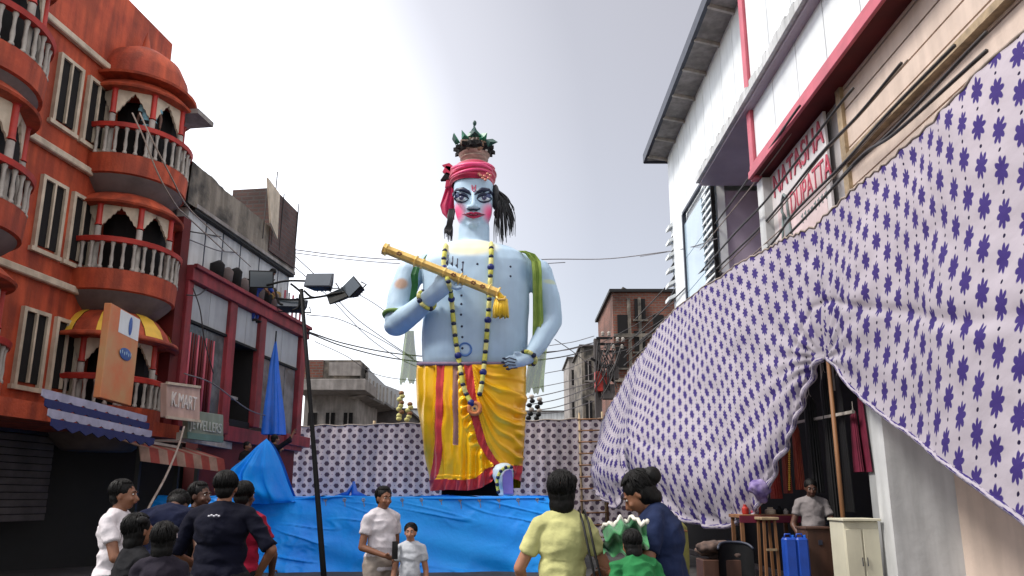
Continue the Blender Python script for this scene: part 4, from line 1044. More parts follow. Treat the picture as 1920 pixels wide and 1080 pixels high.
garment('long black garment hanging just right of the rust red one', 1505, 1545, 745, 925, 10.9, M_['black'])
garment('longest black garment in the middle of the dark shop opening', 1535, 1580, 700, 985, 10.6, M_['black'])
garment('black garment hanging closest to the wine coloured one', 1568, 1596, 700, 960, 10.3, M_['black'])
garment('wine coloured patterned garment hanging beside the grey column', 1594, 1616, 772, 885, 10.1, wine)
garment('thin plum scarf hanging against the grey column', 1612, 1626, 745, 885, 9.95, wine, taper=.6)
gd = P(1478, 870, 11.1); 
t = thing('gold_trim', 'string of gold beads running down the deep red garment', 'trim', gd)
for k in range(22):
    q = P(1480, 836 + k * 3.9, 11.25); m = MB(); m.ell(q, (.018, .014, .014), n=7, m=5); build(m, 'bead', M_['yellow_paint'], t, smooth=True)

def boxthing(name, label, cat, px0, px1, py0, Y, depth, mt, parts=None, group=None, z0=0.0, rz=0.0):
    a, b = P(px0, py0, Y), P(px1, py0, Y); w = b.x - a.x; h = a.z - z0
    t = thing(name, label, cat, ((a.x + b.x) / 2, Y + depth / 2, z0), group)
    return t, V(((a.x + b.x) / 2, Y + depth / 2, z0)), w, h
t, c, w, h = boxthing('cabinet', 'small cream two-door cabinet standing before the grey column', 'cabinet', 1580, 1646, 977, 9.3, .4, None)
crm = mat('cabinet_cream', (.58, .55, .42), .5, .1, 2, streak=.1)
m = MB(); m.box(c + V((0, 0, h / 2)), (w, .4, h)); build(m, 'body', crm, t, bevel=.01)
m = MB(); m.box(c + V((0, -.02, h + .015)), (w + .04, .46, .03)); build(m, 'top', crm, t, bevel=.005)
for s in (-1, 1):
    m = MB(); m.box(c + V((s * w / 4, -.21, h * .62)), (w / 2 - .02, .02, h * .6)); o = build(m, 'door', crm, t, bevel=.004)
    m = MB(); m.tube([c + V((s * .03, -.235, h * .58)), c + V((s * .03, -.235, h * .66))], .006, 6); build(m, 'handle', M_['steel_grey'], o)
m = MB(); m.box(c + V((0, -.21, h * .15)), (w - .02, .02, h * .24)); build(m, 'drawer', crm, t, bevel=.004)
# counter of the stall: table with things on it
tp = P(1440, 968, 11.2)
t = thing('stall_table', 'low wooden stall table with red cloth edge below the red garments', 'table', (tp.x, 11.4, 0))
x0, x1 = P(1385, 968, 11.2).x, P(1500, 968, 11.2).x
m = MB(); m.box(((x0 + x1) / 2, 11.45, tp.z), (x1 - x0, .55, .05)); build(m, 'tabletop', M_['wood'], t, bevel=.006)
for sx in (0, 1):
    for sy in (11.23, 11.68):
        m = MB(); m.beam((x0 + .05 + sx * (x1 - x0 - .1), sy, 0), (x0 + .05 + sx * (x1 - x0 - .1), sy, tp.z), .05, .05); build(m, 'leg', M_['wood'], t)
m = MB(); m.box(((x0 + x1) / 2, 11.165, tp.z - .04), (x1 - x0, .015, .10)); build(m, 'cloth_edge', wine, t)
for k, (px, lab, mt, r_, hh) in enumerate(((1398, 'red glass bangles stand at the left end of the stall table', 'rail_red', .05, .14), (1412, 'pinkish bottle of trinkets on the stall table, second from the left', 'pink_red', .035, .2), (1424, 'slim red bottle on the stall table by the bead bowl', 'rail_red', .028, .24), (1445, 'beige bowl of beads in the middle of the stall table', 'cream_paint', .08, .1), (1462, 'dark tin with a pale lid on the stall table', 'steel_dark', .05, .12), (1474, 'small pale box at the right end of the stall table', 'baluster', .04, .08))):
    q = P(px, 968, 11.4); q.z = tp.z + .026; m = MB(); m.lathe([(r_ * .8, 0), (r_, .02), (r_, hh * .6), (r_ * .5, hh * .8), (r_ * .5, hh)], q, 12)
    tag(build(m, 'trinket_jar', M_[mt], None, smooth=True, angle=40, origin=q), lab, 'jar', 'small goods on the stall table')
t = thing('stool', 'light wooden stool frame under the stall table edge', 'stool', P(1438, 1020, 10.9))
q0, q1 = P(1432, 975, 10.9), P(1452, 975, 10.9)
for q in (q0, q1):
    for dy in (0, .25): m = MB(); m.beam((q.x + (q.x - (q0.x + q1.x) / 2) * .3, 10.9 + dy, 0), (q.x, 10.9 + dy, q0.z), .035, .035); build(m, 'leg', M_['wood'], t)
for z in (.35, .8): m = MB(); m.beam((q0.x, 10.88, z), (q1.x, 10.88, z), .03, .03); build(m, 'stretcher', M_['bamboo'], t)
m = MB(); m.box(((q0.x + q1.x) / 2, 11.03, q0.z + .02), (q1.x - q0.x + .1, .36, .04)); build(m, 'seat', M_['bamboo'], t, bevel=.006)
for k, (px, lab) in enumerate(((1478, 'left blue plastic drum in front of the stall vendor'), (1500, 'right blue plastic drum in front of the stall vendor'))):
    q = P(px, 1003, 9.9); r_ = .075; t = thing('plastic_drum', lab, 'drum', (q.x, 9.9, 0), 'blue drums before the stall')
    pb = mat('drum_blue', (.01, .055, .33), .35, .2, 4)
    m = MB(); m.box((q.x, 9.9, (q.z - .03) / 2), (.155, .16, q.z - .03)); build(m, 'body', pb, t, bevel=.025)
    m = MB(); m.tube([(q.x - .055, 9.9, q.z - .04), (q.x - .045, 9.9, q.z + .01), (q.x + .02, 9.9, q.z + .012), (q.x + .03, 9.9, q.z - .04)], .011, 6); build(m, 'handle', pb, t, smooth=True)
    m = MB(); m.lathe([(.02, 0), (.02, .03), (.01, .035)], (q.x + .055, 9.9, q.z - .035), 10); build(m, 'cap', M_['tarp_dark'], t, smooth=True, angle=40)
t, c, w, h = boxthing('wooden_chest', 'reddish brown wooden chest in front of the vendor', 'chest', 1512, 1560, 992, 10.0, .35, None)
m = MB(); m.box(c + V((0, 0, h / 2)), (w, .35, h)); build(m, 'body', M_['gloom_wood'], t, bevel=.01)
m = MB(); m.box(c + V((0, 0, h + .01)), (w + .03, .38, .03)); build(m, 'lid', M_['gloom_wood'], t, bevel=.005)
m = MB(); m.box(c + V((0, -.18, h * .85)), (.05, .01, .06)); build(m, 'clasp', M_['steel_grey'], t)
t = thing('sack', 'olive green upright sack standing behind the woman in navy', 'sack', P(1270, 1028, 8.5))
q = P(1269, 978, 8.5)
def sackf(u, v):
    a = 2 * math.pi * u; z = q.z * (1 - v); r_ = .105 * (1 + .12 * math.sin(v * 7)) * (1 + .05 * math.sin(3 * a + v * 4)) * (1 if v > .04 else .5 + v * 12)
    return V((q.x + r_ * math.cos(a), 8.5 + r_ * .8 * math.sin(a), z)), (u, v)
m = MB(); m.grid(sackf, 32, 40); build(m, 'cloth', mat('olive', (.20, .19, .05), .8, .3, 4), t, smooth=True)
m = MB(); m.tube([(q.x - .09, 8.42, q.z - .1), (q.x, 8.38, q.z - .08), (q.x + .09, 8.42, q.z - .1)], .01, 5); build(m, 'tie', M_['wood'], t)
# dark plastic chair and a heap of cloth in the gloom
cx_ = P(1380, 1000, 10.2).x; t = thing('plastic_chair', 'dark plastic chair with a curved back under the near billow of printed cloth', 'chair', (cx_, 10.2, 0))
def chb(u, v):
    a = R(-75 + 150 * u); z = .45 + .48 * v - .08 * (abs(u - .5) * 2) ** 3 * v; return V((cx_ + .24 * math.sin(a), 10.2 + .22 * math.cos(a), z)), (u, v)
m = MB(); m.grid(chb, 24, 10); m.grid(lambda u, v: (chb(u, v)[0] + V((.0, .02, 0)), (u, v)), 24, 10); build(m, 'backrest', M_['steel_dark'], t, smooth=True, fix=False)
m = MB(); m.tube([chb(i / 20, 1)[0] for i in range(21)], .018, 7); build(m, 'back_rim', M_['steel_grey'], t, smooth=True)
m = MB(); m.box((cx_, 10.15, .44), (.44, .42, .03)); build(m, 'seat', M_['steel_dark'], t, bevel=.01)
for sx in (-1, 1):
    for sy in (-1, 1): m = MB(); m.beam((cx_ + sx * .22, 10.15 + sy * .2, 0), (cx_ + sx * .18, 10.15 + sy * .17, .43), .035, .035); build(m, 'leg', M_['steel_dark'], t)
hp = P(1350, 1005, 10.6); t = thing('cloth_heap', 'heap of brown and grey cloth on a crate left of the dark chair', 'heap', (hp.x, 10.6, 0))
m = MB(); m.box((hp.x, 10.6, .35), (.6, .4, .7)); build(m, 'crate', M_['gloom_wood'], t, bevel=.01)
m = MB()
for k in range(9): m.ell((hp.x + .2 * math.sin(k * 2.4), 10.6 + .1 * math.cos(k * 1.7), .76 + .05 * (k % 3)), (.16, .13, .08))
fused(m, 'cloth', mat('heap_cloth', (.14, .09, .07), .9, 0, 9, .2, 20, col2=(.04, .03, .03)), t, .02, 1, disp=lambda c, n: n * .03 * noise.noise(c * 12))
# ================================================================== THE GIANT FIGURE
GY = 21.0
def S(px, py, dy=0.0): return P(px, py, GY + dy)
MPP = 20.6 / FPX          # metres per pixel near the figure
gx = S(888, 600).x
t = thing('giant_statue', 'towering pale blue festival statue with flute, yellow and red wrap and crimson turban', 'statue', (gx, GY, STZ))
ST = t
# body paint: soft pale blue, cream at the neck base, pink cheeks
def body_paint():
    m = mat('statue_blue', (.42, .57, .71), .55, .08, .9, .06, 8, spec=.45, streak=.06); tr = m.node_tree; b = tr.nodes['Principled BSDF']
    last = b.inputs['Base Color'].links[0].from_socket
    tcn = N(tr, 'ShaderNodeTexCoord'); 
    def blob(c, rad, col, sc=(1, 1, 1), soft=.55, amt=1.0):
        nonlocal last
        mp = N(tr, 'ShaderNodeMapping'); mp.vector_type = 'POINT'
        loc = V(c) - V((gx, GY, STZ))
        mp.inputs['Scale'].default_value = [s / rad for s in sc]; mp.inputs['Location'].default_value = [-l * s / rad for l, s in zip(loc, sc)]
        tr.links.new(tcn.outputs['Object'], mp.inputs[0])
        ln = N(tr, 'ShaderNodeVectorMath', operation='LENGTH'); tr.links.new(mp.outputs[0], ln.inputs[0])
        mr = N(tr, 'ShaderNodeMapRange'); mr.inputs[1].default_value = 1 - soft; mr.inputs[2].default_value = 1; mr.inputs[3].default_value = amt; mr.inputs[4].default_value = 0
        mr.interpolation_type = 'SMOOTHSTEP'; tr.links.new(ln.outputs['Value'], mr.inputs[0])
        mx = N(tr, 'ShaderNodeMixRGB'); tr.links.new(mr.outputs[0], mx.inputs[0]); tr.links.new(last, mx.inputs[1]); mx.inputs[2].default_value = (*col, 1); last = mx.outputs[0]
    blob(S(882, 466, -.6), .75, (.86, .78, .50), (.75, .3, 1.9), .5, .9)
    blob(S(856, 394, -.5), .30, (.90, .04, .20), (.8, .3, .75), .75, 1)
    blob(S(920, 394, -.5), .30, (.90, .04, .20), (.8, .3, .75), .75, 1)
    blob(S(888, 372, -.6), .62, (.44, .62, .74), (1, .3, .8), .7, .5)
    blob(S(872, 655, -.95), .22, (.10, .24, .55), (1, .2, 1), .35, .75)
    blob(S(872, 655, -.95), .15, (.42, .57, .71), (1, .2, 1), .3, 1)
    blob(S(752, 532, -.3), .26, (.45, .25, .14), (1, .4, 1.2), .5, .85)
    blob(S(1032, 528, -.3), .22, (.60, .62, .30), (.8, .4, 2.2), .6, .6)
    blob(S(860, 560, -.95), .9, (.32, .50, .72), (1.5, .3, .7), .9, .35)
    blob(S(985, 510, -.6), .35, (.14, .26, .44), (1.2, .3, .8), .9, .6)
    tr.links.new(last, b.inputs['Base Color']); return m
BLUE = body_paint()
bm_ = MB()
def ring_loft(mb, rows, n=48, ex=2.4):
    """rows: (py, cx, halfwidth px, depth m, dy) -> closed loft"""
    rings = []
    for (py, cx, hw, dep, dy) in rows:
        c = S(cx, py, dy); w = hw * MPP; ring = []
        for k in range(n):
            a = 2 * math.pi * k / n; ca, sa = math.cos(a), math.sin(a)
            ring.append(V((c.x + w * math.copysign(abs(ca) ** (2 / ex), ca), c.y + dep * math.copysign(abs(sa) ** (2 / ex), sa), c.z)))
        rings.append(ring)
    vs = [p for r_ in rings for p in r_]
    fs = [(i * n + k, i * n + (k + 1) % n, (i + 1) * n + (k + 1) % n, (i + 1) * n + k) for i in range(len(rings) - 1) for k in range(n)]
    fs += [tuple(range(n)), tuple(range((len(rings) - 1) * n, len(rings) * n))]
    mb.add(vs, fs)
# torso
ring_loft(bm_, [(459, 882, 40, .45, 0), (462, 883, 52, .55, 0), (470, 888, 78, .70, 0), (482, 893, 96, .84, 0), (500, 893, 106, .93, 0), (540, 893, 105, .98, 0), (580, 893, 104, .98, 0), (630, 891, 103, .98, 0), (668, 890, 102, .98, 0), (682, 890, 100, .95, 0), (700, 890, 92, .86, 0), (720, 890, 90, .84, 0)], ex=2.6)
ring_loft(bm_, [(412, 889, 29, .36, .05), (430, 889, 31, .40, .05), (450, 889, 31, .42, .05), (462, 889, 33, .45, .05), (480, 889, 34, .45, .05)], ex=2.2)
# head
ring_loft(bm_, [(322, 888, 30, .40, .05), (332, 888, 38, .52, .05), (350, 888, 40, .56, .05), (370, 888, 40, .57, .05), (388, 888, 39.5, .56, .05), (400, 888, 37, .54, .03), (411, 888, 33, .50, .0), (420, 888, 27.5, .44, -.03), (428, 888, 20, .36, -.06), (432, 888, 11, .24, -.08)], ex=2.5)
def C(p, q, r1, r2): bm_.cap(p, q, r1, r2, 16)
# nose, brow ridge, chin, lip mound
C(S(888, 357, -.50), S(888, 386, -.68), .045, .085); C(S(879, 388, -.60), S(897, 388, -.60), .06, .06); 
bm_.ell(S(888, 404, -.50), (.26, .09, .09)); bm_.ell(S(888, 420, -.40), (.20, .12, .12))
C(S(857, 360, -.47), S(880, 358, -.50), .035, .05); C(S(896, 358, -.50), S(919, 360, -.47), .05, .035)
# shoulders and arms
C(S(800, 500, .1), S(770, 512, .15), .40, .41); C(S(770, 510, .15), S(752, 555, .05), .42, .385); C(S(752, 555, .05), S(745, 603, -.1), .385, .37)
C(S(746, 606, -.15), S(775, 585, -.75), .36, .315); C(S(775, 585, -.75), S(804, 560, -1.22), .315, .25)
bm_.ell(S(742, 613, -.15), (.34, .36, .27))
C(S(985, 498, .05), S(1008, 512, .05), .38, .40); C(S(1010, 512, .05), S(1027, 560, .0), .40, .36); C(S(1027, 560, 0), S(1033, 598, -.05), .36, .345)
C(S(1033, 600, -.05), S(1014, 640, -.45), .345, .27); C(S(1014, 640, -.45), S(994, 668, -.85), .27, .19)
# hand at the hip: palm and five fingers
C(S(992, 672, -.9), S(974, 679, -1.08), .17, .15); bm_.ell(S(977, 678, -1.05), (.22, .12, .15), n=18)
fing = [((968, 672), (955, 668), (946, 672), .058), ((966, 677), (952, 675), (944, 679), .06), ((967, 682), (954, 681), (947, 686), .058), ((970, 687), (959, 688), (953, 692), .05)]
for a, b, c, r_ in fing: C(S(*a, -1.12), S(*b, -1.17), r_, r_ * .9); C(S(*b, -1.17), S(*c, -1.13), r_ * .9, r_ * .65)
C(S(982, 668, -1.0), S(972, 661, -1.1), .07, .06); C(S(972, 661, -1.1), S(963, 661, -1.12), .06, .045)
# hand on the flute: broad wrapped hand, four fingers over the flute and a thumb below
C(S(806, 558, -1.25), S(832, 536, -1.45), .235, .25); C(S(826, 540, -1.42), S(842, 524, -1.5), .25, .23)
bm_.ell(S(832, 528, -1.42), (.26, .2, .27), n=20)
ff = [((840, 520), (841, 503), (838, 492)), ((848, 522), (850, 505), (847, 495)), ((856, 526), (858, 510), (856, 499)), ((862, 534), (867, 520), (866, 507))]
for a, b, c in ff: C(S(*a, -1.60), S(*b, -1.66), .07, .06); C(S(*b, -1.66), S(*c, -1.58), .06, .045)
C(S(843, 535, -1.58), S(856, 541, -1.66), .08, .065); C(S(856, 541, -1.66), S(866, 538, -1.68), .065, .045)
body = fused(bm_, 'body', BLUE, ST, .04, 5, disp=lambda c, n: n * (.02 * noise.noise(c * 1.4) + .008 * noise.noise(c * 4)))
bvh_me = body.data
off_ = wloc(body)
BV = BVHTree.FromPolygons([v.co + off_ for v in bvh_me.vertices], [p.vertices for p in bvh_me.polygons])
def on(px, py, off=.01, default=-1.0):
    o = V((0, 0, EYE)); d = ray(px, py).normalized(); h = BV.ray_cast(o, d)
    if h[0] is None or h[0].y < 18: return S(px, py, default)
    n = h[1] if h[1].dot(d) < 0 else -h[1]
    return h[0] + n * off
def stroke(pts, w, name, mt, parent=None, flat=.35, off=.004, n=5):
    parent = parent or ST
    # densify in the picture then drop on the surface
    d = []
    for (a, b), (c, e) in zip(pts, pts[1:]):
        for k in range(n): d.append((a + (c - a) * k / n, b + (e - b) * k / n))
    d.append(pts[-1]); q = [on(a, b, off) for a, b in d]
    ws = w if isinstance(w, (list, tuple)) else [w]
    rs = [lerp_tab([(i / (len(ws) - 1) if len(ws) > 1 else 0, x) for i, x in enumerate(ws)], j / (len(q) - 1)) for j in range(len(q))]
    m = MB(); m.tube(q, rs, 8); return build(m, name, mt, parent, smooth=True)
navy = mat('eye_paint', (.012, .018, .05), .4, .2, 4); white = mat('eye_white', (.62, .66, .70), .4, .05, 4); iris = mat('iris_paint', (.05, .05, .12), .35, .2, 6)
shade = mat('lid_paint', (.06, .08, .18), .5, .2, 5); lip = mat('lip_paint', (.45, .02, .09), .35, .15, 5); teal = mat('nose_paint', (.01, .06, .10), .5, .2, 4)
for sx, ecx in ((-1, 866), (1, 907)):
    def e(dx, dy): return (ecx + sx * dx, 371 + dy)
    # lid shadow paint, eyeball, iris, pupil, outlines and brow
    q = on(*e(0, -4), -.02); m = MB(); m.ell(q, (.22, .036, .12), n=20); build(m, 'painted_lid', shade, ST, smooth=True)
    q = on(*e(0, 2), -.01); m = MB(); m.ell(q, (.175, .05, .062), n=20); eye = build(m, 'eye', white, ST, smooth=True)
    q = on(*e(0, 0.5), .03); m = MB(); m.ell(q, (.075, .03, .07), n=16); build(m, 'iris', iris, eye, smooth=True)
    m = MB(); m.ell(q + V((-.02, -.028, .02)), (.014, .008, .014), n=8); build(m, 'glint', white, eye, smooth=True)
    stroke([e(-13, 2), e(-8, -4), e(0, -7), e(8, -4), e(15, 2)], [.014, .045, .06, .045, .014], 'eyeline', navy)
    stroke([e(-12, 3), e(-6, 7), e(1, 8.5), e(9, 6.5), e(15, 2)], [.012, .024, .03, .026, .012], 'eyeline', navy)
    stroke([e(-17, -6), e(-12, -11), e(-3, -15), e(8, -14), e(15, -8), e(17, -2)], [.02, .055, .075, .07, .045, .012], 'eyebrow', navy)
stroke([(870, 403), (877, 400.5), (884, 399.5), (888, 401), (892, 399.5), (899, 400.5), (907, 403)], [.01, .028, .04, .034, .04, .028, .01], 'lip', lip)
stroke([(872, 403.6), (880, 405.6), (888, 406.6), (896, 405.6), (905, 403.6)], [.012, .042, .052, .042, .012], 'lip', lip)
stroke([(869, 402.8), (879, 403.0), (888, 403.4), (897, 403.0), (908, 402.8)], [.008, .018, .02, .018, .008], 'lip_line', mat('lip_dark', (.10, .004, .02), .5), off=.05)
stroke([(876, 391), (882, 393), (888, 392), (894, 393), (900, 391)], [.03, .05, .045, .05, .03], 'nose_shadow_paint', teal, off=-.012)
for x in (885, 892): stroke([(x, 347), (x + (.5 if x < 888 else -.5), 356), (888.5, 360)], [.016, .018, .012], 'forehead_mark', lip)
stroke([(888.5, 350), (888.5, 355)], .02, 'forehead_mark', M_['pink_red'])
# row of small painted dots down the front
for px, py in ((865, 554), (865, 570), (864.5, 590), (866, 612), (867, 632), (867, 653), (895, 495), (868, 492), (957, 500), (957, 518)):
    q = on(px, py, .0); m = MB(); m.ell(q, (.035, .015, .035), n=10); build(m, 'painted_dot', navy, ST, smooth=True)
m = MB(); pl = [on(872 + 12 * math.cos(a), 655 + 12 * math.sin(a), .004) for a in [i * math.pi / 14 for i in range(29)]]; m.tube(pl, .022, 6); build(m, 'navel_ring', mat('ring_blue', (.08, .20, .50), .5), ST, smooth=True)
for a, b, c in ff:
    m = MB(); m.ell(S(*c, -1.62), (.035, .03, .06), n=8); build(m, 'nail', navy, ST, smooth=True)
    m = MB(); m.tube([S(c[0] + 2, c[1] - 14, -1.52), S(c[0] + 1, c[1] + 6, -1.66)], .018, 6); build(m, 'finger_line', navy, ST, smooth=True)
for a, b, c, r_ in fing:
    m = MB(); m.ell(S(c[0] - 1, c[1], -1.16), (.055, .03, .03), n=8); build(m, 'nail', navy, ST, smooth=True)
    m = MB(); m.tube([S(a[0], a[1] + 2.6, -1.20), S(b[0], b[1] + 2.8, -1.24), S(c[0], c[1] + 2, -1.18)], .016, 6); build(m, 'finger_line', navy, ST, smooth=True)
# elbow band
def armband(c, d, r_, w, name, mt, n=28):
    x, y, z = frame_of(V(d)); m = MB(); pl = [c + x * (r_ * math.cos(a)) + y * (r_ * math.sin(a)) for a in [2 * math.pi * i / n for i in range(n + 1)]]
    m.tube(pl, w, 7, caps=False); return build(m, name, mt, ST, smooth=True)
green_band = mat('green_band', (.14, .24, .05), .7, .2, 6)
armband(S(745, 592, -.12), S(745, 600, -.12) - S(752, 550, .05), .385, .06, 'elbow_band', green_band)

# ---- wrap skirt
Ltab = [(680, 783), (692, 782), (740, 781), (790, 787), (830, 794), (880, 802), (920, 807)]
Rtab = [(680, 987), (700, 985), (780, 984), (840, 981), (880, 978), (920, 974)]
Btab = [(780, 921), (808, 921), (840, 918), (880, 920), (902, 915), (918, 905), (928, 893), (940, 880), (960, 878), (966, 901), (977, 903), (990, 903)]
satin = mat('satin_yellow', (1.0, .57, .008), .33, 0, 1.2, .10, 5, spec=.5, metal=.2, col2=(.95, .45, .004))
satin_o = mat('satin_gold', (.72, .33, .01), .32, 0, 1.5, .15, 6, spec=.6, sheen=.2, col2=(.52, .20, .005), coat=.15)
redb = mat('satin_red', (.62, .035, .035), .45, .2, 1.6, .12, 8, sheen=.2)
mauve_s = mat('mauve_strip', (.30, .15, .13), .6, .1, 2)
def fold_at(px, py):
    """outward folds of the cloth in metres, and which strip it is"""
    d = 0.0; n = noise.noise(V((px * .03, py * .02, 1)))
    f = min(1, max(0, (py - 690) / 60))
    x1 = lerp_tab([(680, 827), (780, 821), (840, 820), (920, 812)], py)
    x2 = lerp_tab([(680, 876), (780, 889), (830, 903), (860, 921), (875, 935)], py)
    hemy = lerp_tab([(780, 905), (830, 897), (870, 899), (890, 897), (910, 880), (925, 872)], px)
    if px < x1 - 7: zone = 'y'; d += .045 * math.sin(px * .34 + 2.2 * n + py * .008) + .03 * math.sin(px * .16 + 1 + n * 2)
    elif px < x1 + 7: zone = 'r'; d += .02 * math.sin(px * .5) + .01 * math.sin(py * .15 + n * 3)
    elif px < x2 - 7:
        zone = 'y'
        d += .035 * math.sin((px - 830) * .38 + 2.5 * n) * f + .03 * n
        if 848 < px < 858 and py < 834: zone = 'm'; d -= .02
        if px > x2 - 24: d += .07 * math.sin(py * .36 + (px - x2) * .25 + 2 * n) * math.exp(-((px - (x2 - 13)) / 8) ** 2)      # gathered edge
        if py > 830: d += .06 * math.sin(px * .30 + 1) * min(1, (py - 830) / 40)
    elif px < x2 + 8: zone = 'r'; d += .02 * math.sin(px * .5 + py * .1)
    else:
        zone = 'y'
        # long curved folds swinging down from the waist centre
        dx = max(px - 884, 1.0); s_ = (py - 682) / (1 - math.exp(-dx / 30)); k = s_ / 31 * 2 * math.pi + 1.5 * n
        fade = min(1, dx / 12) * (.25 + .75 * math.exp(-((s_ - 90) / 85) ** 2))
        d += (.085 * (.5 + .5 * math.cos(k)) ** 2.5 + .03 * math.sin(k * .5 + 1)) * fade
        d += .05 * math.exp(-((px - x2 - 14 - .02 * (py - 700)) / 7) ** 2)
        if px > 962: d += .05 * math.sin(py * .28 + n * 3) * min(1, (px - 962) / 10) * (1 if 745 < py < 860 else .25)
    if py > hemy:
        zone = 'r'; d += .045 * math.sin(px * .33 + 2 * n) + .02 * math.sin(px * .8 + py * .2)
    if px > 958 and 868 < py: zone = 'r' if py > 872 else 'y'
    if py > hemy - 7 and px < x2 - 8 and px > x1: d += .03
    return d, zone
NA, NVV = 420, 170
parts_ = {'y': MB(), 'r': MB(), 'm': MB()}
front_n = 340
pts_, zn = [], []
for j in range(NVV + 1):
    v = j / NVV
    for i in range(NA):
        if i < front_n: a = -math.pi / 2 + math.pi * i / (front_n - 1)
        else: a = math.pi / 2 + math.pi * (i - front_n + 1) / (NA - front_n + 1)
        # horizontal position in the picture at this height (two passes as the hem depends on it)
        py = 684 + (905 - 684) * v
        for _ in range(2):
            Lp, Rp_ = smt(Ltab, py), smt(Rtab, py); cc, hw = (Lp + Rp_) / 2, (Rp_ - Lp) / 2
            sa = math.sin(a); px = cc + hw * math.copysign(abs(sa) ** .88, sa)
            bot = smt([(x, y) for x, y in Btab], px) if abs(a) <= math.pi / 2 + .01 else 915
            py = 684 + (bot - 684) * v
        if py < 690: px = cc + (px - cc) * (1 - .015 * (690 - py) / 6)
        d, z = fold_at(px, py) if abs(a) <= math.pi / 2 + .01 else (.05 * math.sin(a * 20), 'y')
        D = lerp_tab([(684, 1.05), (760, 1.14), (860, 1.02), (920, .92)], py)
        ca = math.cos(a); nrm = V((math.sin(a), -math.cos(a), 0))
        base = S(px, py, 0); 
        p = V((base.x, GY - D * math.copysign(abs(ca) ** .88, ca), base.z))
        # keep the drawn height true although the front stands nearer the lens
        t2 = P(px, py, p.y); p = V((t2.x, p.y, t2.z)) if ca > 0 else p
        edge = min(1, max(0, ca * 2.5)) if True else 1
        pts_.append(p + nrm * d * (.5 + .5 * edge)); zn.append(z)
for j in range(NVV):
    for i in range(NA):
        i2 = (i + 1) % NA; q = (j * NA + i, j * NA + i2, (j + 1) * NA + i2, (j + 1) * NA + i)
        parts_[zn[q[0]]].f.append(q)
for z, nm, mt in (('y', 'yellow_skirt', satin), ('r', 'red_border', redb), ('m', 'mauve_stripe', mauve_s)):
    mb_ = parts_[z]; used = sorted({k for f in mb_.f for k in f}); mp_ = {k: i for i, k in enumerate(used)}
    m = MB(); m.add([pts_[k] for k in used], [tuple(mp_[k] for k in f) for f in mb_.f]); build(m, nm, mt, ST, smooth=True, fix=False)
m = MB(); wl = []
for k in range(49):
    a = 2 * math.pi * k / 48; py = 684 + 2.5 * math.cos(a * 2); c = S(885, 684)
    wl.append(V((c.x + 1.53 * math.copysign(abs(math.sin(a)) ** .88, math.sin(a)), GY - 1.04 * math.copysign(abs(math.cos(a)) ** .88, math.cos(a)), c.z + .05 - (.24 if math.cos(a) > 0 else 0) * abs(math.cos(a)) * 0 + .02 * math.sin(3 * a))))
front_fix = []
for p in wl:
    front_fix.append(p if p.y > GY else P(960 + (p.x / (p.y)) * FPX * 1.0, 684, p.y) if False else V((p.x, p.y, P(900, 684, p.y).z + .03)))
m.tube(front_fix, .055, 7, caps=False, sx=.8); build(m, 'waist_cord', mat('waist_mauve', (.22, .15, .22), .7, .2, 6), ST, smooth=True)
m = MB(); b_ = [lerp_tab(Btab, x) for x in (0,)]
m.box((gx, GY + .15, STZ + .25), (1.6, .9, .5)); build(m, 'base_block', M_['interior'], ST)
# feet stage bits: pale foot standing on its toes with a lilac sole
fm = MB(); ring_loft(fm, [(868, 946, 6, .10, -1.0), (872, 944, 14, .20, -1.0), (880, 943, 18.5, .26, -1.02), (892, 943, 19, .28, -1.04), (905, 945, 16, .27, -1.04), (918, 948, 14, .25, -1.0), (930, 949, 13.5, .25, -1.0)], 28, 2.2)
fused(fm, 'foot', mat('foot_blue', (.50, .60, .66), .45, .08, 3), ST, .025, 4)
m = MB(); pl = [(942, 890), (947, 883), (955, 879), (960, 882), (962, 900), (963, 927), (944, 927), (942, 905)]
m.prism([P(a, b, 19.63) for a, b in pl], (0, .06, 0)); build(m, 'foot_sole', mat('lilac', (.30, .19, .46), .6, .1, 4), ST, bevel=.015)
t = thing('foot_garland', 'short yellow and black bead chain looped over the pale foot at the hem', 'garland', P(935, 890, 19.6))
pth = [(960, 876), (952, 876), (945, 878), (938, 885), (934, 894), (932, 903), (933, 914), (935, 924)]
ww = smoothline([P(a, b, 19.58) for a, b in pth], 3)
yl = mat('garland_yellow', (.58, .56, .10), .7, .2, 9); yl2 = mat('garland_pale', (.70, .66, .24), .7, .2, 9)
for k in range(0, len(ww) - 1):
    m = MB()
    if k % 4 in (0,): m.ell((ww[k] + ww[k + 1]) / 2 + V((0, -.03, 0)), (.05, .04, .05), n=8, m=6); build(m, 'bead', navy, t, smooth=True)
    else: m.tube([ww[k], ww[k + 1]], .045, 7); build(m, 'flower_tube', yl, t, smooth=True)

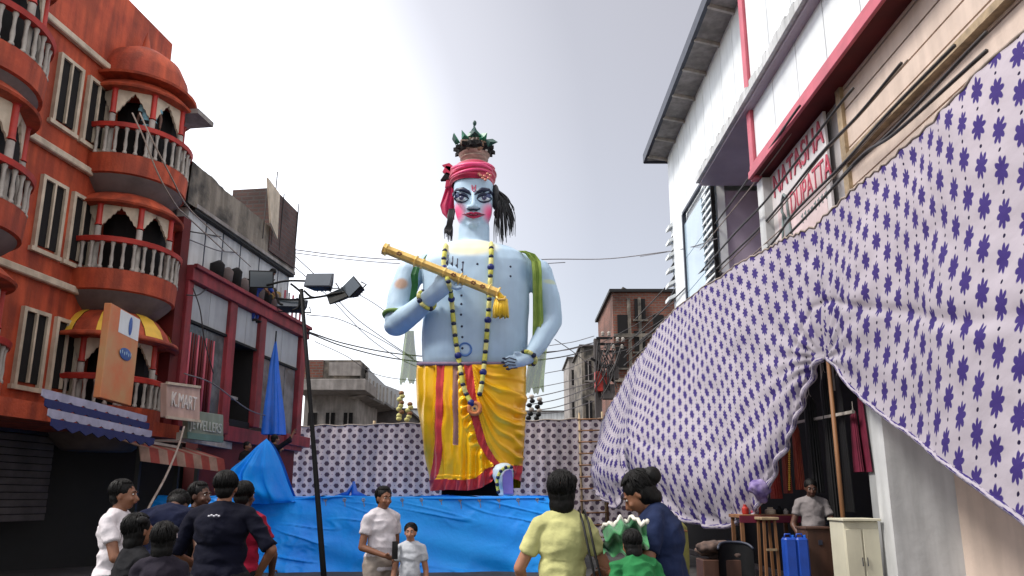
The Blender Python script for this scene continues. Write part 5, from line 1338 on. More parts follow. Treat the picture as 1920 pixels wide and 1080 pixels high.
# ---- turban, veil and crown
crim = mat('turban_crimson', (.55, .012, .07), .45, .0, 2.2, .1, 8, sheen=.3, col2=(.30, .006, .04))
pinkc = mat('turban_pink', (.78, .06, .20), .4, .15, 2, sheen=.3)
def turban(u, v):
    a = 2 * math.pi * u; py = 349 - 37 * v
    hw = lerp_tab([(0, 43), (.15, 46), (.5, 47), (.8, 44), (.95, 36), (1, 20)], v)
    r_ = hw * MPP * (1 + .035 * math.sin(v * 24 + 2.2 * math.sin(a + .6)) + .02 * math.sin(v * 9 - 3 * math.cos(a)))
    c = S(885 + 3 * v, py, .05); return V((c.x + r_ * math.cos(a), c.y + r_ * .98 * math.sin(a), c.z + .05 * math.sin(a + 2.5) * math.sin(v * 3))), (u, v)
m = MB(); m.grid(turban, 96, 44); build(m, 'turban', crim, ST, smooth=True)
for (a0, a1, p0, p1, w) in ((200, 330, 322, 330, .075), (205, 345, 330, 322, .06), (195, 320, 338, 336, .05)):
    pl = []
    for k in range(20):
        a = R(a0 + (a1 - a0) * k / 19); py = p0 + (p1 - p0) * k / 19 + 2 * math.sin(k * .3); c = S(887, py, .05); r_ = 46.5 * MPP
        pl.append(V((c.x + r_ * math.cos(a), c.y + r_ * math.sin(a), c.z)))
    m = MB(); m.tube(pl, [w * (.3 + .7 * math.sin(math.pi * k / 19)) for k in range(20)], 8); build(m, 'turban_fold', pinkc, ST, smooth=True)
for k, (px, py) in enumerate(((901, 329), (905, 334), (910, 337), (916, 334), (914, 326), (919, 329), (908, 330), (898, 326))):
    m = MB(); q = S(px, py, -.60 + .0 * k); m.ell(q, (.05, .03, .045), n=10, m=6); build(m, 'brooch_petal', mat('brooch_gold', (.55, .22, .16), .35, .3, 8, metal=.4), ST, smooth=True)
# loose pointed ends of the turban cloth
for pts, mt in (([(858, 318), (842, 305), (828, 309), (848, 326)], crim), ([(848, 326), (836, 322), (825, 338), (846, 336)], M_['interior']), ([(846, 312), (836, 310), (829, 322), (843, 330)], crim), ([(843, 336), (836, 338), (834, 352), (845, 348)], crim)):
    m = MB(); m.prism([S(a, b, .0) for a, b in pts], (.02, .12, .0)); build(m, 'cloth_end', mt, ST, bevel=.01)
def veil(u, v):
    pyv = 343 + (412 - 343) * v; x0 = lerp_tab([(343, 838), (360, 833), (385, 825), (400, 829), (412, 840)], pyv); x1 = 852
    px = x0 + (x1 - x0) * u; return S(px, pyv, .1 + .10 * math.sin(u * 9 + v * 2) + .25 * u), (u, v)
m = MB(); m.grid(veil, 30, 30); build(m, 'veil', mat('veil_crimson', (.50, .03, .10), .5, .2, 3, trans=.35), ST, smooth=True, fix=False)
# crown: ribbed pot, dark rim with points, brown shell fan, green leaves
potm = mat('pot_beige', (.42, .32, .26), .6, 0, 3, .2, 12, col2=(.20, .13, .11), stretch=(1, 1, 6))
c0 = S(889, 312, .05)
def zc__(py): return S(889, py + 3, .05).z - c0.z
m = MB(); m.lathe([(.26, zc__(316)), (.33, zc__(310)), (.38, zc__(305)), (.35, zc__(303)), (.43, zc__(297)), (.40, zc__(295)), (.48, zc__(289)), (.44, zc__(287)), (.50, zc__(282))], c0, 36); build(m, 'crown_pot', potm, ST, smooth=True, angle=50)
m = MB(); m.lathe([(.44, zc__(289)), (.52, zc__(284)), (.50, zc__(276)), (.42, zc__(270)), (.30, zc__(268))], c0, 36); build(m, 'crown_rim', M_['interior'], ST, smooth=True)
for k in range(14):
    a = 2 * math.pi * k / 14 + .1; q = c0 + V((.48 * math.cos(a), .48 * math.sin(a), zc__(282))); m = MB(); o_ = V((math.cos(a), math.sin(a), 0)); s_ = V((-math.sin(a), math.cos(a), 0))
    m.prism([q - s_ * .10, q + s_ * .10, q + o_ * .16 + V((0, 0, -.06 + .05 * (k % 2)))], (0, 0, .12)); build(m, 'rim_point', M_['interior'], ST)
brn = mat('shell_brown', (.22, .12, .07), .6, 0, 2.5, .2, 10, col2=(.05, .035, .03))
for k in range(11):
    a = R(180 - k * 18); tip = S(889 + 23 * math.cos(a), 269 - 13 * math.sin(a), -.28); b_ = S(889 + 9 * math.cos(a), 279, -.34)
    m = MB(); m.cap(b_, tip, .085, .07, 8); build(m, 'shell_rib', brn, ST, smooth=True)
m = MB(); m.ell(S(889, 271, -.12), (.30, .20, .14)); build(m, 'shell_core', brn, ST, smooth=True)
grn = [mat('leaf_green', (.008, .15, .075), .4, .3, 3), mat('leaf_dark', (.01, .055, .045), .4, .3, 3)]
leafs = [((858, 272), (866, 268), (855, 250), (853, 264), 0), ((868, 262), (882, 262), (868, 245), (868, 254), 0), ((882, 256), (898, 256), (890, 238), (884, 246), 1), ((897, 262), (909, 266), (911, 250), (900, 252), 0), ((908, 262), (912, 276), (929, 267), (920, 261), 1), ((856, 268), (864, 274), (854, 252), (852, 262), 1), ((876, 258), (904, 258), (891, 243), (880, 250), 0)]
for k, (a, b, c_, d_, w) in enumerate(leafs):
    dy = -.42 - .05 * (k % 3); a, b, c_, d_ = [(889 + (q[0] - 889) * 1.12, 276 + (q[1] - 276) * 1.06) for q in (a, b, c_, d_)]; m = MB(); A_, B_, C_, D_ = S(*a, dy), S(*b, dy), S(*c_, dy - .12), S(*d_, dy)
    mid_ = (A_ + B_ + C_) / 3 + V((0, -.07, 0)); back = mid_ + V((0, .12, 0))
    m.add([A_, B_, C_, D_, mid_, back], [(0, 1, 4), (1, 2, 4), (2, 3, 4), (3, 0, 4), (1, 0, 5), (2, 1, 5), (3, 2, 5), (0, 3, 5)]); build(m, 'crown_leaf', grn[w], ST)
m = MB(); m.tube([S(889, 258, 0), S(889, 236, 0), S(890, 231, 0)], [.05, .025, .05], 8); m.ell(S(890, 231, 0), (.06, .06, .09), n=10, m=8); build(m, 'finial', grn[1], ST, smooth=True)
for px, py in ((872, 267), (903, 269), (880, 270), (896, 272), (886, 262), (912, 282)): m = MB(); m.ell(S(px, py, -.36), (.045, .03, .045), n=8, m=6); build(m, 'pearl', M_['baluster'], ST, smooth=True)
# ---- hair locks
hairm = mat('hair_black', (.010, .010, .012), .5, .4, 9); hairg = mat('hair_grey', (.035, .04, .04), .6, .4, 9)
hr = random.Random(11)
for k in range(95):
    u = hr.random(); x0 = 924 + 6 * u; y0 = 350 + 34 * u * hr.random(); x1 = 930 + 34 * hr.random(); y1 = 395 + 64 * hr.random() * (1 if x1 < 955 else .8); x1 += 3 * math.sin(k * 1.9)
    pl = smoothline([S(x0, y0, .1 + .2 * hr.random()), S(x0 + (x1 - x0) * .55 + 4, y0 + (y1 - y0) * .35, .0), S(x1 - 1, y0 + (y1 - y0) * .7, -.05 + .2 * hr.random()), S(x1 + 3 * (hr.random() - .5), y1, 0)], 5)
    w = .022 + .024 * hr.random(); m = MB(); m.tube(pl, [w * (1.1 - .85 * i / (len(pl) - 1)) for i in range(len(pl))], 5, sy=.7); build(m, 'hair_lock', hairm if k % 3 else hairg, ST, smooth=True)
m = MB(); m.ell(S(929, 370, .1), (.13, .3, .40)); m.ell(S(933, 388, .1), (.10, .2, .24)); build(m, 'hair_mass', hairm, ST, smooth=True)
for k in range(30):
    x0 = 840 + 10 * hr.random(); y1 = 430 + 27 * hr.random(); x1 = 834 + 15 * hr.random()
    pl = smoothline([S(x0 + 3, 392, .15), S(x0, 410, .0), S(x1, 428, .05), S(x1 + 2 * (hr.random() - .5), y1, 0)], 5)
    m = MB(); m.tube(pl, [.034 * (1.05 - .8 * i / (len(pl) - 1)) for i in range(len(pl))], 5, sy=.7); build(m, 'hair_lock', hairm, ST, smooth=True)
m = MB(); m.ell(S(888, 385, .35), (.55, .35, .75)); build(m, 'hair_back', hairm, ST, smooth=True)

# ---- scarf over both shoulders
scm = mat('scarf_green', (.42, .52, .13), .6, 0, 2.5, .15, 14, col2=(.24, .36, .07), trans=.4); scs = mat('scarf_sheer', (.36, .47, .12), .6, 0, 3, .15, 14, col2=(.17, .26, .05), stretch=(4, 1, .5), alpha=.8)
t = thing('scarf', 'long sheer green scarf hanging over both shoulders of the giant statue', 'scarf', S(1005, 500, -.3))
def band(name, ctr, mt, nu=16, waves=5, amp=.05):
    """ctr rows: (py, x0, x1, dy)"""
    def f(u, v):
        s = v * (len(ctr) - 1); k = min(int(s), len(ctr) - 2); g_ = s - k
        a = [x + (y - x) * g_ for x, y in zip(ctr[k], ctr[k + 1])]
        return S(a[1] + (a[2] - a[1]) * u, a[0] + (5 * math.sin(u * 13) + 3 * math.sin(u * 29)) * max(0, v * 4 - 3) * (1 if 'tail' in name else 0), a[3] + amp * math.sin(u * waves * 2 + v * 4) + .02 * math.sin(u * 31)), (u, v)
    m = MB(); m.grid(f, nu, 8 * len(ctr)); return build(m, name, mt, t, smooth=True, fix=False)
band('right_fall', [(470, 972, 985, -.45), (476, 985, 1003, -.55), (490, 996, 1014, -.55), (510, 998, 1016, -.55), (560, 999, 1017, -.5), (600, 999, 1019, -.48), (640, 998, 1016, -.5)], scm, 24, 5, .05)
band('right_tail', [(620, 1000, 1030, .35), (650, 994, 1026, .35), (690, 989, 1022, .4), (715, 985, 1020, .4), (735, 983, 1020, .4)], scs, 40, 9, .10)
band('left_fall', [(500, 775, 788, -.42), (515, 770, 784, -.48), (535, 772, 784, -.42), (560, 768, 780, -.35), (580, 766, 776, -.2)], mat('scarf_deep', (.03, .17, .05), .6, .3, 3, trans=.25), 12, 3, .02)
band('left_tail', [(620, 760, 776, .4), (650, 756, 778, .4), (690, 752, 783, .4), (716, 749, 787, .4)], scs, 40, 8, .10)
band('neck_edge', [(470, 966, 986, -.35), (474, 972, 992, -.4)], scm, 8, 2, .01)

# ---- long bead garland
t = thing('bead_garland', 'long yellow and dark bead garland with an orange disc down the statue front', 'garland', S(890, 765, -1.2))
Lp_ = [(836, 458), (833, 478), (832, 498), (838, 520), (845, 545), (849, 590), (854, 635), (859, 667), (864, 695), (868, 722), (876, 742), (884, 756)]
Rp2 = [(921, 455), (921, 485), (919, 530), (917, 572), (914, 610), (911, 650), (907, 690), (903, 722), (897, 748), (892, 756)]
SK = BVHTree.FromPolygons(pts_, [f for z in parts_ for f in parts_[z].f])
def on2(px, py, off):
    o = V((0, 0, EYE)); d = ray(px, py).normalized(); h1 = BV.ray_cast(o, d); h2 = SK.ray_cast(o, d)
    hs = [h for h in (h1, h2) if h[0] is not None]
    if not hs: return S(px, py, -.9)
    h = min(hs, key=lambda q: q[3]); return h[0] - d * off
for strand in (Lp_, Rp2):
    pl = smoothline([V((a, b, 0)) for a, b in strand], 8); path = [on2(p.x, p.y, .06) for p in pl]
    # smooth so that it hangs straight
    for _ in range(10): path = [path[0]] + [(path[i - 1] + path[i] * 2 + path[i + 1]) / 4 if abs(path[i].y - path[i + 1].y) < .35 else path[i] for i in range(1, len(path) - 1)] + [path[-1]]
    acc = 0; seg = [path[0]]; k = 0
    for a, b in zip(path, path[1:]):
        acc += (b - a).length; seg.append(b)
        if acc > .27:
            m = MB(); m.tube(seg, [.05] + [.068] * (len(seg) - 2) + [.05], 8); build(m, 'flower_tube', yl if k % 2 else yl2, t, smooth=True)
            m = MB(); m.ell(b + V((0, -.03, 0)), (.072, .06, .062) if k % 5 != 2 else (.10, .08, .10), n=10, m=7); build(m, 'bead', navy if k % 5 != 2 else mat('bead_blue', (.01, .02, .16), .4), t, smooth=True)
            acc = 0; seg = [b]; k += 1
q = on2(890, 766, .10)
m = MB(); m.tube([q + V((.145 * math.cos(a), 0, .145 * math.sin(a))) for a in [i * math.pi / 12 for i in range(25)]], .06, 8, caps=False); build(m, 'disc_rim', mat('disc_orange', (.62, .20, .06), .6, .2, 6), t, smooth=True)
m = MB(); m.ell(q, (.12, .04, .12)); build(m, 'disc', mat('disc_gold', (.70, .38, .14), .5, .2, 6), t, smooth=True)
m = MB(); m.ell(q + V((0, -.04, 0)), (.035, .02, .035), n=10, m=6); build(m, 'disc_eye', navy, t, smooth=True)
# ---- wrist garlands
def wrist(label, c, ax, r_, nseg):
    t = thing('wrist_garland', label, 'garland', c); x, y, z = frame_of(V(ax))
    for k in range(nseg):
        a0, a1 = 2 * math.pi * k / nseg, 2 * math.pi * (k + 1) / nseg
        pl = [c + x * (r_ * math.cos(a)) + y * (r_ * math.sin(a)) for a in (a0, (a0 + a1) / 2, a1)]
        m = MB()
        if k % 3 == 0: m.ell(pl[1], (.075, .075, .075), n=9, m=6); build(m, 'bead', navy, t, smooth=True)
        else: m.tube(pl, .058, 7); build(m, 'flower_tube', yl2 if k % 2 else yl, t, smooth=True)
wrist('yellow and black bead bracelet on the raised wrist under the flute', S(800, 563, -1.18), S(804, 560, -1.22) - S(775, 585, -.75), .275, 12)
wrist('yellow and black bead bracelet on the wrist at the statue hip', S(991, 671, -.88), S(994, 668, -.85) - S(1014, 640, -.45), .215, 12)
# ---- flute
gold = mat('flute_gold', (.84, .60, .20), .34, 0, 5, .1, 20, metal=.25, col2=(.66, .42, .11)); goldd = mat('flute_mark', (.20, .08, .03), .5, .2, 8)
fa, fb = S(722, 467, -1.72), S(938, 552, -1.62); fd = fb - fa
t = thing('flute', 'large gold octagonal flute held diagonally across the statue chest', 'flute', (fa + fb) / 2)
x, y, z = frame_of(fd)
def fl(u, r_): return fa + fd * u, r_
m = MB(); us = [(-.012, .17), (.01, .17), (.012, .128), (.2, .133), (.5, .128), (.8, .133), (.985, .14)]
m.tube([fa + fd * u for u, r_ in us], [r_ for u, r_ in us], 8); build(m, 'tube', gold, t)
for u, r_ in ((.015, .185), (.27, .175), (.33, .16), (.52, .155), (.655, .18), (.69, .16), (.90, .17), (.98, .195)):
    m = MB(); m.tube([fa + fd * (u - .006), fa + fd * (u + .006)], r_, 8); build(m, 'ring', gold, t, bevel=.01)
for u in (.13, .60, .77, .85):
    for k in range(6):
        a = k * math.pi / 3; q = fa + fd * u + V((0, -.128, 0)) + fd.normalized() * (.055 * math.cos(a)) + y * (.035 * math.sin(a)); m = MB(); m.ell(q, (.03, .02, .022), n=7, m=5); build(m, 'flower_mark', goldd, t, smooth=True)
m = MB(); m.prism([S(792, 488, -1.75), S(797, 480, -1.75), S(801, 476, -1.75), S(796, 489, -1.75)], (0, .03, 0)); build(m, 'paper_tag', green_band, t)
tq = S(940, 560, -1.62)
t = thing('tassel', 'bright yellow fringed tassel hanging from the lower end of the flute', 'tassel', tq)
yt = mat('tassel_yellow', (.80, .50, .005), .5, .15, 6, sheen=.3)
m = MB(); m.tube([S(934, 548, -1.65), S(938, 556, -1.68), S(941, 563, -1.66)], [.05, .09, .12], 10); build(m, 'knot', yt, t, smooth=True)
for k in range(26):
    a = 2 * math.pi * k / 26; q = S(939.5, 561, -1.64) + V((.15 * math.cos(a), .10 * math.sin(a), 0)); e_ = S(939, 594 + 2 * math.sin(k * 2.1), -1.64) + V((.20 * math.cos(a), .12 * math.sin(a), 0))
    m = MB(); m.tube([q, (q + e_) / 2 + V((.015 * math.sin(k * 3), -.01, 0)), e_], [.03, .032, .026], 6); build(m, 'fringe', yt, t, smooth=True)
m = MB(); m.tube([S(931, 556, -1.78), S(934, 562, -1.78), S(946, 561, -1.76), S(947, 556, -1.70)], .035, 6); build(m, 'cord', gold, t, smooth=True)
# ================================================================== PEOPLE
SKIN = {'brown': mat('skin_brown', (.20, .085, .045), .5, .15, 8), 'dark': mat('skin_dark', (.09, .04, .025), .5, .15, 8), 'light': mat('skin_light', (.36, .17, .10), .5, .12, 8)}
HAIR = mat('hair', (.003, .0026, .0025), .55, .3, 20, .3, 90, spec=.2, stretch=(1, 1, .25)); EYEW = mat('eyeball', (.6, .58, .55), .3, .05, 4); PUP = mat('pupil', (.01, .006, .004), .2, .1, 4); LIPM = mat('mouth', (.22, .06, .05), .5, .1, 8)
def cloth_mat(name, c, **k): return mat(name, c, .88, .22, 5, .55, 13, spec=.2, **k)
def person(label, base, rz, h=1.68, skin='brown', top=None, bottom=None, pose=None, lean=0.0, female=False, hair='short', sleeve=.55, headturn=0.0, nod=0.0, build_=1.0, group=None, collar=False, vox=.0085, sit=False, wrinkle=1.0, feet=True):
    """one person: continuous body, hair and clothes as children. local +Y is where the person faces"""
    k = h / 1.70; t = thing('person', label, 'person', base, group)
    pose = dict({'el': (-.225, -.03, 1.10), 'wl': (-.235, .05, .86), 'er': (.225, -.03, 1.10), 'wr': (.235, .05, .86)}, **(pose or {}))
    Rz = Matrix.Rotation(rz, 3, 'Z'); Lm = Matrix.Rotation(-lean, 3, 'X'); piv = V((0, 0, .95))
    def w(p, upper=True):
        p = V(p); 
        if upper and lean: p = piv + Lm @ (p - piv)
        return V(base) + Rz @ (p * k)
    Hm = Matrix.Rotation(headturn, 3, 'Z') @ Matrix.Rotation(-nod, 3, 'X'); nk = V((0, .0, 1.46))
    def wh(p): return w(nk + Hm @ (V(p) - nk))
    RH = Rz @ (Lm if lean else Matrix.Identity(3)) @ Hm; RB = Rz @ (Lm if lean else Matrix.Identity(3))
    B = build_; sh = .138 if female else .155; pose = {kk: (((vv[0] * (.9 * B + .1) if female else vv[0] * B), vv[1], vv[2]) if kk in ('el', 'er') else vv) for kk, vv in pose.items()}; 
    m = MB()
    def cp(mb, a, b, r1, r2, up=True): mb.cap(w(a, up), w(b, up), r1 * k, r2 * k, 12)
    def torso(mb, e=0.0):
        mb.ell(w((0, -.005, 1.29)), ((.142 * B + e) * k, (.108 * B + e) * k, (.17 + e) * k), RB, 20, 12)
        mb.ell(w((0, .01 * B, 1.10)), ((.130 * B + e) * k, (.102 * B + e) * k, (.19 + e) * k), RB, 20, 12)
        mb.ell(w((0, -.005, .95)), ((.150 * B + e) * k, (.112 * B + e) * k, (.13 + e) * k), RB, 20, 12)
        mb.cap(w((-sh * B, -.01, 1.38)), w((0, -.015, 1.42)), (.046 + e * .75) * k, (.062 + e) * k, 12); mb.cap(w((sh * B, -.01, 1.38)), w((0, -.015, 1.42)), (.046 + e * .75) * k, (.062 + e) * k, 12)
    SL, SR = (-sh * B - .005, -.01, 1.375), (sh * B + .005, -.01, 1.375)
    torso(m)
    m.cap(w((0, -.012, 1.40)), wh((0, .0, 1.50)), .058 * k * (.9 if female else 1.08), .052 * k * (.9 if female else 1.05), 12)
    # head: skull, face, jaw, nose, ears, brow
    hc = V((0, .018, 1.592))
    m.ell(wh(hc + V((0, -.010, .018))), (.073 * k, .092 * k, .090 * k), RH, 20, 14); m.ell(wh(hc + V((0, .028, -.028))), (.060 * k, .066 * k, .082 * k), RH, 20, 12)
    m.ell(wh(hc + V((0, .045, -.085))), (.036 * k, .032 * k, .028 * k), RH); m.cap(wh(hc + V((0, .090, .000))), wh(hc + V((0, .110, -.038))), .009 * k, .015 * k, 8)
    for s in (-1, 1):
        m.ell(wh(hc + V((s * .074, -.002, -.015))), (.010 * k, .018 * k, .030 * k), RH, 10, 8); m.ell(wh(hc + V((s * .034, .075, -.035))), (.022 * k, .018 * k, .02 * k), RH, 10, 8)
        m.ell(wh(hc + V((s * .028, .086, .022))), (.024 * k, .012 * k, .008 * k), RH, 10, 8)
    m.ell(wh(hc + V((0, .092, -.060))), (.022 * k, .012 * k, .010 * k), RH, 10, 8)
    # arms and hands with five fingers
    for S_, E, W_, sg in ((SL, pose['el'], pose['wl'], -1), (SR, pose['er'], pose['wr'], 1)):
        cp(m, S_, E, .047, .039); cp(m, E, W_, .039, .026)
        a, b = w(E), w(W_); d = (b - a).normalized(); up_ = pose.get('pn' + ('l' if sg < 0 else 'r'), None)
        side = (RB @ V((-sg * .3, 0, 0)) + RB @ V((0, .0, .2))) if up_ is None else RB @ V(up_)
        pn = (side - d * side.dot(d)).normalized(); lat = d.cross(pn)
        if lat.dot(RB @ V((0, 1, 0))) < 0: lat = -lat
        m.tube([b - d * .02 * k, b + d * .03 * k, b + d * .075 * k], [.026 * k, .040 * k, .038 * k], 10, sx=1, sy=.5, up=pn) if False else m.ell(b + d * .045 * k, (.5 * .04 * k + .018 * k, .018 * k, .052 * k), Matrix((lat, pn, d)).transposed(), 12, 8)
        curl = pose.get('curl', .6)
        for i, (o_, L_) in enumerate(((-.028, .060), (-.0095, .072), (.0095, .076), (.028, .068))):
            q0 = b + d * .078 * k + lat * o_ * k; q1 = q0 + (d * .9 - pn * curl * .45).normalized() * (L_ * .5 * k); q2 = q1 + (d * (1 - curl * .8) - pn * curl).normalized() * (L_ * .5 * k)
            m.cap(q0, q1, .0092 * k, .0085 * k, 8); m.cap(q1, q2, .0085 * k, .007 * k, 8)
        q0 = b + d * .02 * k + lat * .03 * k; q1 = q0 + (d * .6 + lat * .8).normalized() * .034 * k; q2 = q1 + (d * .9 + lat * .1 - pn * .5).normalized() * .028 * k
        m.cap(q0, q1, .0125 * k, .010 * k, 8); m.cap(q1, q2, .010 * k, .008 * k, 8)
    # legs
    legs = [((s * .095, 0, .92), (s * .105, .02, .50), (s * .11, -.01, .09)) for s in (-1, 1)]
    if sit: legs = [((s * .095, 0, .92), (s * .12, .42, .90), (s * .12, .44, .48)) for s in (-1, 1)]
    for a, b, c in legs:
        cp(m, a, b, .080 * B, .056, False); cp(m, b, c, .056, .036, False)
        m.cap(w(V(c) + V((0, -.02, -.05)), False), w(V(c) + V((0, .13, -.065)), False), .038 * k, .026 * k, 10)
    fused(m, 'body', SKIN[skin], t, vox * k, 2, .4)
    # clothes
    def wr(c, n): return n * (.013 * wrinkle * k * (1 - abs(noise.noise(V((c.x * 7, c.y * 7, c.z * 11)) / k)) * 3) * .6 + .006 * k * noise.noise(c * 15 / k) + .003)
    if top:
        m = MB(); torso(m, .017)
        m.tube([w((0, 0, 1.02)), w((0, 0, .93)), w((0, 0, .84))], [(.150 * B) * k, .160 * B * k, .164 * B * k], 20, sx=1, sy=.74, up=RB @ V((0, 1, 0)))
        for S_, E in ((SL, pose['el']), (SR, pose['er'])):
            s_, e_ = V(S_), V(E); q = s_.lerp(e_, min(1, sleeve)); m.cap(w(s_), w(q), .066 * B * k, .062 * B * k, 12) if False else m.tube([w(s_ + (s_ - e_) * .08), w(s_), w(s_.lerp(q, .5)), w(q)], [.035 * k, .056 * k, .055 * k, .057 * k], 14)
            if sleeve > 1:
                W_ = pose['wl'] if S_ is SL else pose['wr']; q2 = e_.lerp(V(W_), min(1, sleeve - 1)); m.cap(w(e_), w(q2), .056 * B * k, .042 * k, 12)
        fused(m, 'shirt', top, t, vox * 1.05 * k, 5, .5, disp=wr)
        if collar:
            m = MB(); m.tube([w((.066 * math.cos(a), -.01 + .062 * math.sin(a), 1.455 - .02 * math.sin(a))) for a in [i * math.pi / 8 for i in range(17)]], .012 * k, 6, caps=False); build(m, 'collar', top, t, smooth=True)
    if bottom:
        m = MB(); m.ell(w((0, 0, .93), False), (.178 * B * k, .132 * B * k, .13 * k), Rz)
        for a, b, c in legs: cp(m, a, b, .095 * B, .075, False); cp(m, b, c, .075, .058, False)
        fused(m, 'trousers', bottom, t, vox * 1.3 * k, 2, .5, disp=wr)
        for a, b, c in legs:
            m = MB(); m.cap(w(V(c) + V((0, -.04, -.055)), False), w(V(c) + V((0, .14, -.062)), False), .045 * k, .034 * k, 10); build(m, 'shoe', M_['black'], t, smooth=True)
    # face details
    head = t
    for s in (-1, 1):
        m = MB(); m.ell(wh(hc + V((s * .028, .083, .004))), (.0125 * k, .008 * k, .0065 * k), RH, 10, 8); e_ = build(m, 'eye', EYEW, t, smooth=True)
        m = MB(); m.ell(wh(hc + V((s * .028, .0895, .004))), (.006 * k, .003 * k, .006 * k), RH, 8, 6); build(m, 'pupil', PUP, e_, smooth=True)
        m = MB(); m.tube([wh(hc + V((s * .012, .094, .022))), wh(hc + V((s * .028, .094, .029))), wh(hc + V((s * .046, .083, .024)))], [.003 * k, .0048 * k, .003 * k], 6); build(m, 'eyebrow', HAIR, t, smooth=True)
    m = MB(); m.ell(wh(hc + V((0, .098, -.060))), (.020 * k, .007 * k, .0045 * k), RH, 10, 6); build(m, 'lips', LIPM, t, smooth=True)
    # hair
    m = MB(); hd = lambda c, n: n * (.003 * k * noise.noise(V((c.x * 70, c.y * 70, c.z * 22))) + .003 * k * noise.noise(c * 16))
    m.ell(wh(hc + V((0, -.022, .036))), (.084 * k, .096 * k, .086 * k), RH, 20, 14)
    if hair in ('bob', 'bun'):
        m.ell(wh(hc + V((0, -.038, -.01))), (.088 * k, .085 * k, .105 * k), RH, 20, 14)
    if hair == 'bob':
        m.ell(wh(hc + V((0, -.045, -.075))), (.080 * k, .07 * k, .10 * k), RH, 20, 14); m.ell(wh(hc + V((.0, -.055, -.13))), (.045 * k, .045 * k, .06 * k), RH)
        m.ell(wh(hc + V((.055, -.03, .07))), (.05 * k, .06 * k, .04 * k), RH)
    if hair == 'bun': m.ell(wh(hc + V((0, -.135, .035))), (.06 * k, .06 * k, .06 * k), RH); m.ell(wh(hc + V((0, -.06, -.07))), (.06 * k, .06 * k, .06 * k), RH)
    if hair == 'short': m.ell(wh(hc + V((0, -.05, -.015))), (.070 * k, .055 * k, .075 * k), RH)
    fused(m, 'hair', HAIR, t, .007 * k, 1, .4, disp=hd)
    # combed locks over the hair so that it reads as strands
    if vox < .01:
        hr_ = random.Random(int(h * 777)); m = MB()
        for i in range(150):
            a = hr_.random() * 6.283; front_ = math.sin(a) > .25
            t1 = (.95 if front_ else 1.75 + .5 * hr_.random()) if hair == 'short' else (1.0 if front_ else 2.0 + .6 * hr_.random()); pl = []
            for j in range(6):
                th_ = .15 + (t1 - .15) * j / 5; e_ = .0015 + .004 * hr_.random(); rx_, ry_, rz2 = (.086 + e_, .098 + e_, .088 + e_) if hair == 'short' else (.090 + e_, .112 + e_, .10 + e_)
                aa = a + .12 * math.sin(j * 1.3 + i)
                pl.append(wh(hc + V((rx_ * math.sin(th_) * math.cos(aa), -.024 + (-.012 if hair != 'short' else 0) + ry_ * math.sin(th_) * math.sin(aa) * (1 if math.sin(aa) > 0 else .95), .036 + rz2 * math.cos(th_)))))
            m.tube(pl, [.0022 * k, .0034 * k, .0036 * k, .0034 * k, .003 * k, .001 * k], 4)
        tag(build(m, 'hair_locks', HAIR, t, smooth=True, fix=False), kind='stuff')
    # flyaway strands
    m2 = random.Random(int(h * 1000 + base[0] * 100)); 
    if hair in ('bob', 'bun'):
        for i in range(9):
            a = m2.random() * 6.28; s0 = hc + V((.075 * math.cos(a), -.05 + .06 * math.sin(a), .02)); m = MB()
            m.tube([wh(s0), wh(s0 + V((.02 * math.cos(a), .015 * math.sin(a) - .01, -.03 + .05 * m2.random()))), wh(s0 + V((.018 * math.cos(a + .5), .02 * math.sin(a) - .02, -.09)))], [.003 * k, .002 * k, .0008 * k], 4); build(m, 'hair_strand', HAIR, t)
    return t, w, wh, RB
def gbase(px, Y, z=0.0): q = P(px, 900, Y); return (q.x, Y, z)
def hgt(px, py, Y, z=0.0): return P(px, py, Y).z - z
def facing(dx, dy): return math.atan2(-dx, dy)
wht = cloth_mat('shirt_white', (.62, .58, .60)); khaki = cloth_mat('trouser_khaki', (.34, .29, .25)); dkt = cloth_mat('trouser_dark', (.010, .010, .013))
# man in white with phone
tm, w, wh, RB = person('man in a white short-sleeved T-shirt holding a phone, in front of the blue stage', gbase(719, 7.9), facing(.72, -.70), h=hgt(733, 914, 7.9) + .0, skin='brown', top=wht, bottom=khaki, build_=1.12,
    pose={'er': (.22, .0, 1.08), 'wr': (.12, .24, 1.00), 'el': (-.22, -.06, 1.08), 'wl': (-.20, .02, .84), 'curl': 1.0}, headturn=R(-8), nod=R(4))
ph = thing('mobile_phone', 'black mobile phone held upright by the man in white', 'phone', w((.075, .34, 1.06)))
m = MB(); m.box(w((.075, .345, 1.06)), (.085, .012, .17), rot=Matrix.Rotation(facing(.86, -.5), 3, 'Z')); build(m, 'case', M_['black'], ph, bevel=.004)
m = MB(); m.box(w((.075, .338, 1.06)), (.074, .002, .155), rot=Matrix.Rotation(facing(.86, -.5), 3, 'Z')); build(m, 'screen', M_['glass'], ph)
# boy
person('small smiling boy in a pale shirt beside the man in white', gbase(773, 7.7), facing(-.05, -1), h=hgt(773, 982, 7.7), skin='light', top=cloth_mat('shirt_pale', (.50, .52, .55)), bottom=dkt, headturn=R(2), build_=.95)
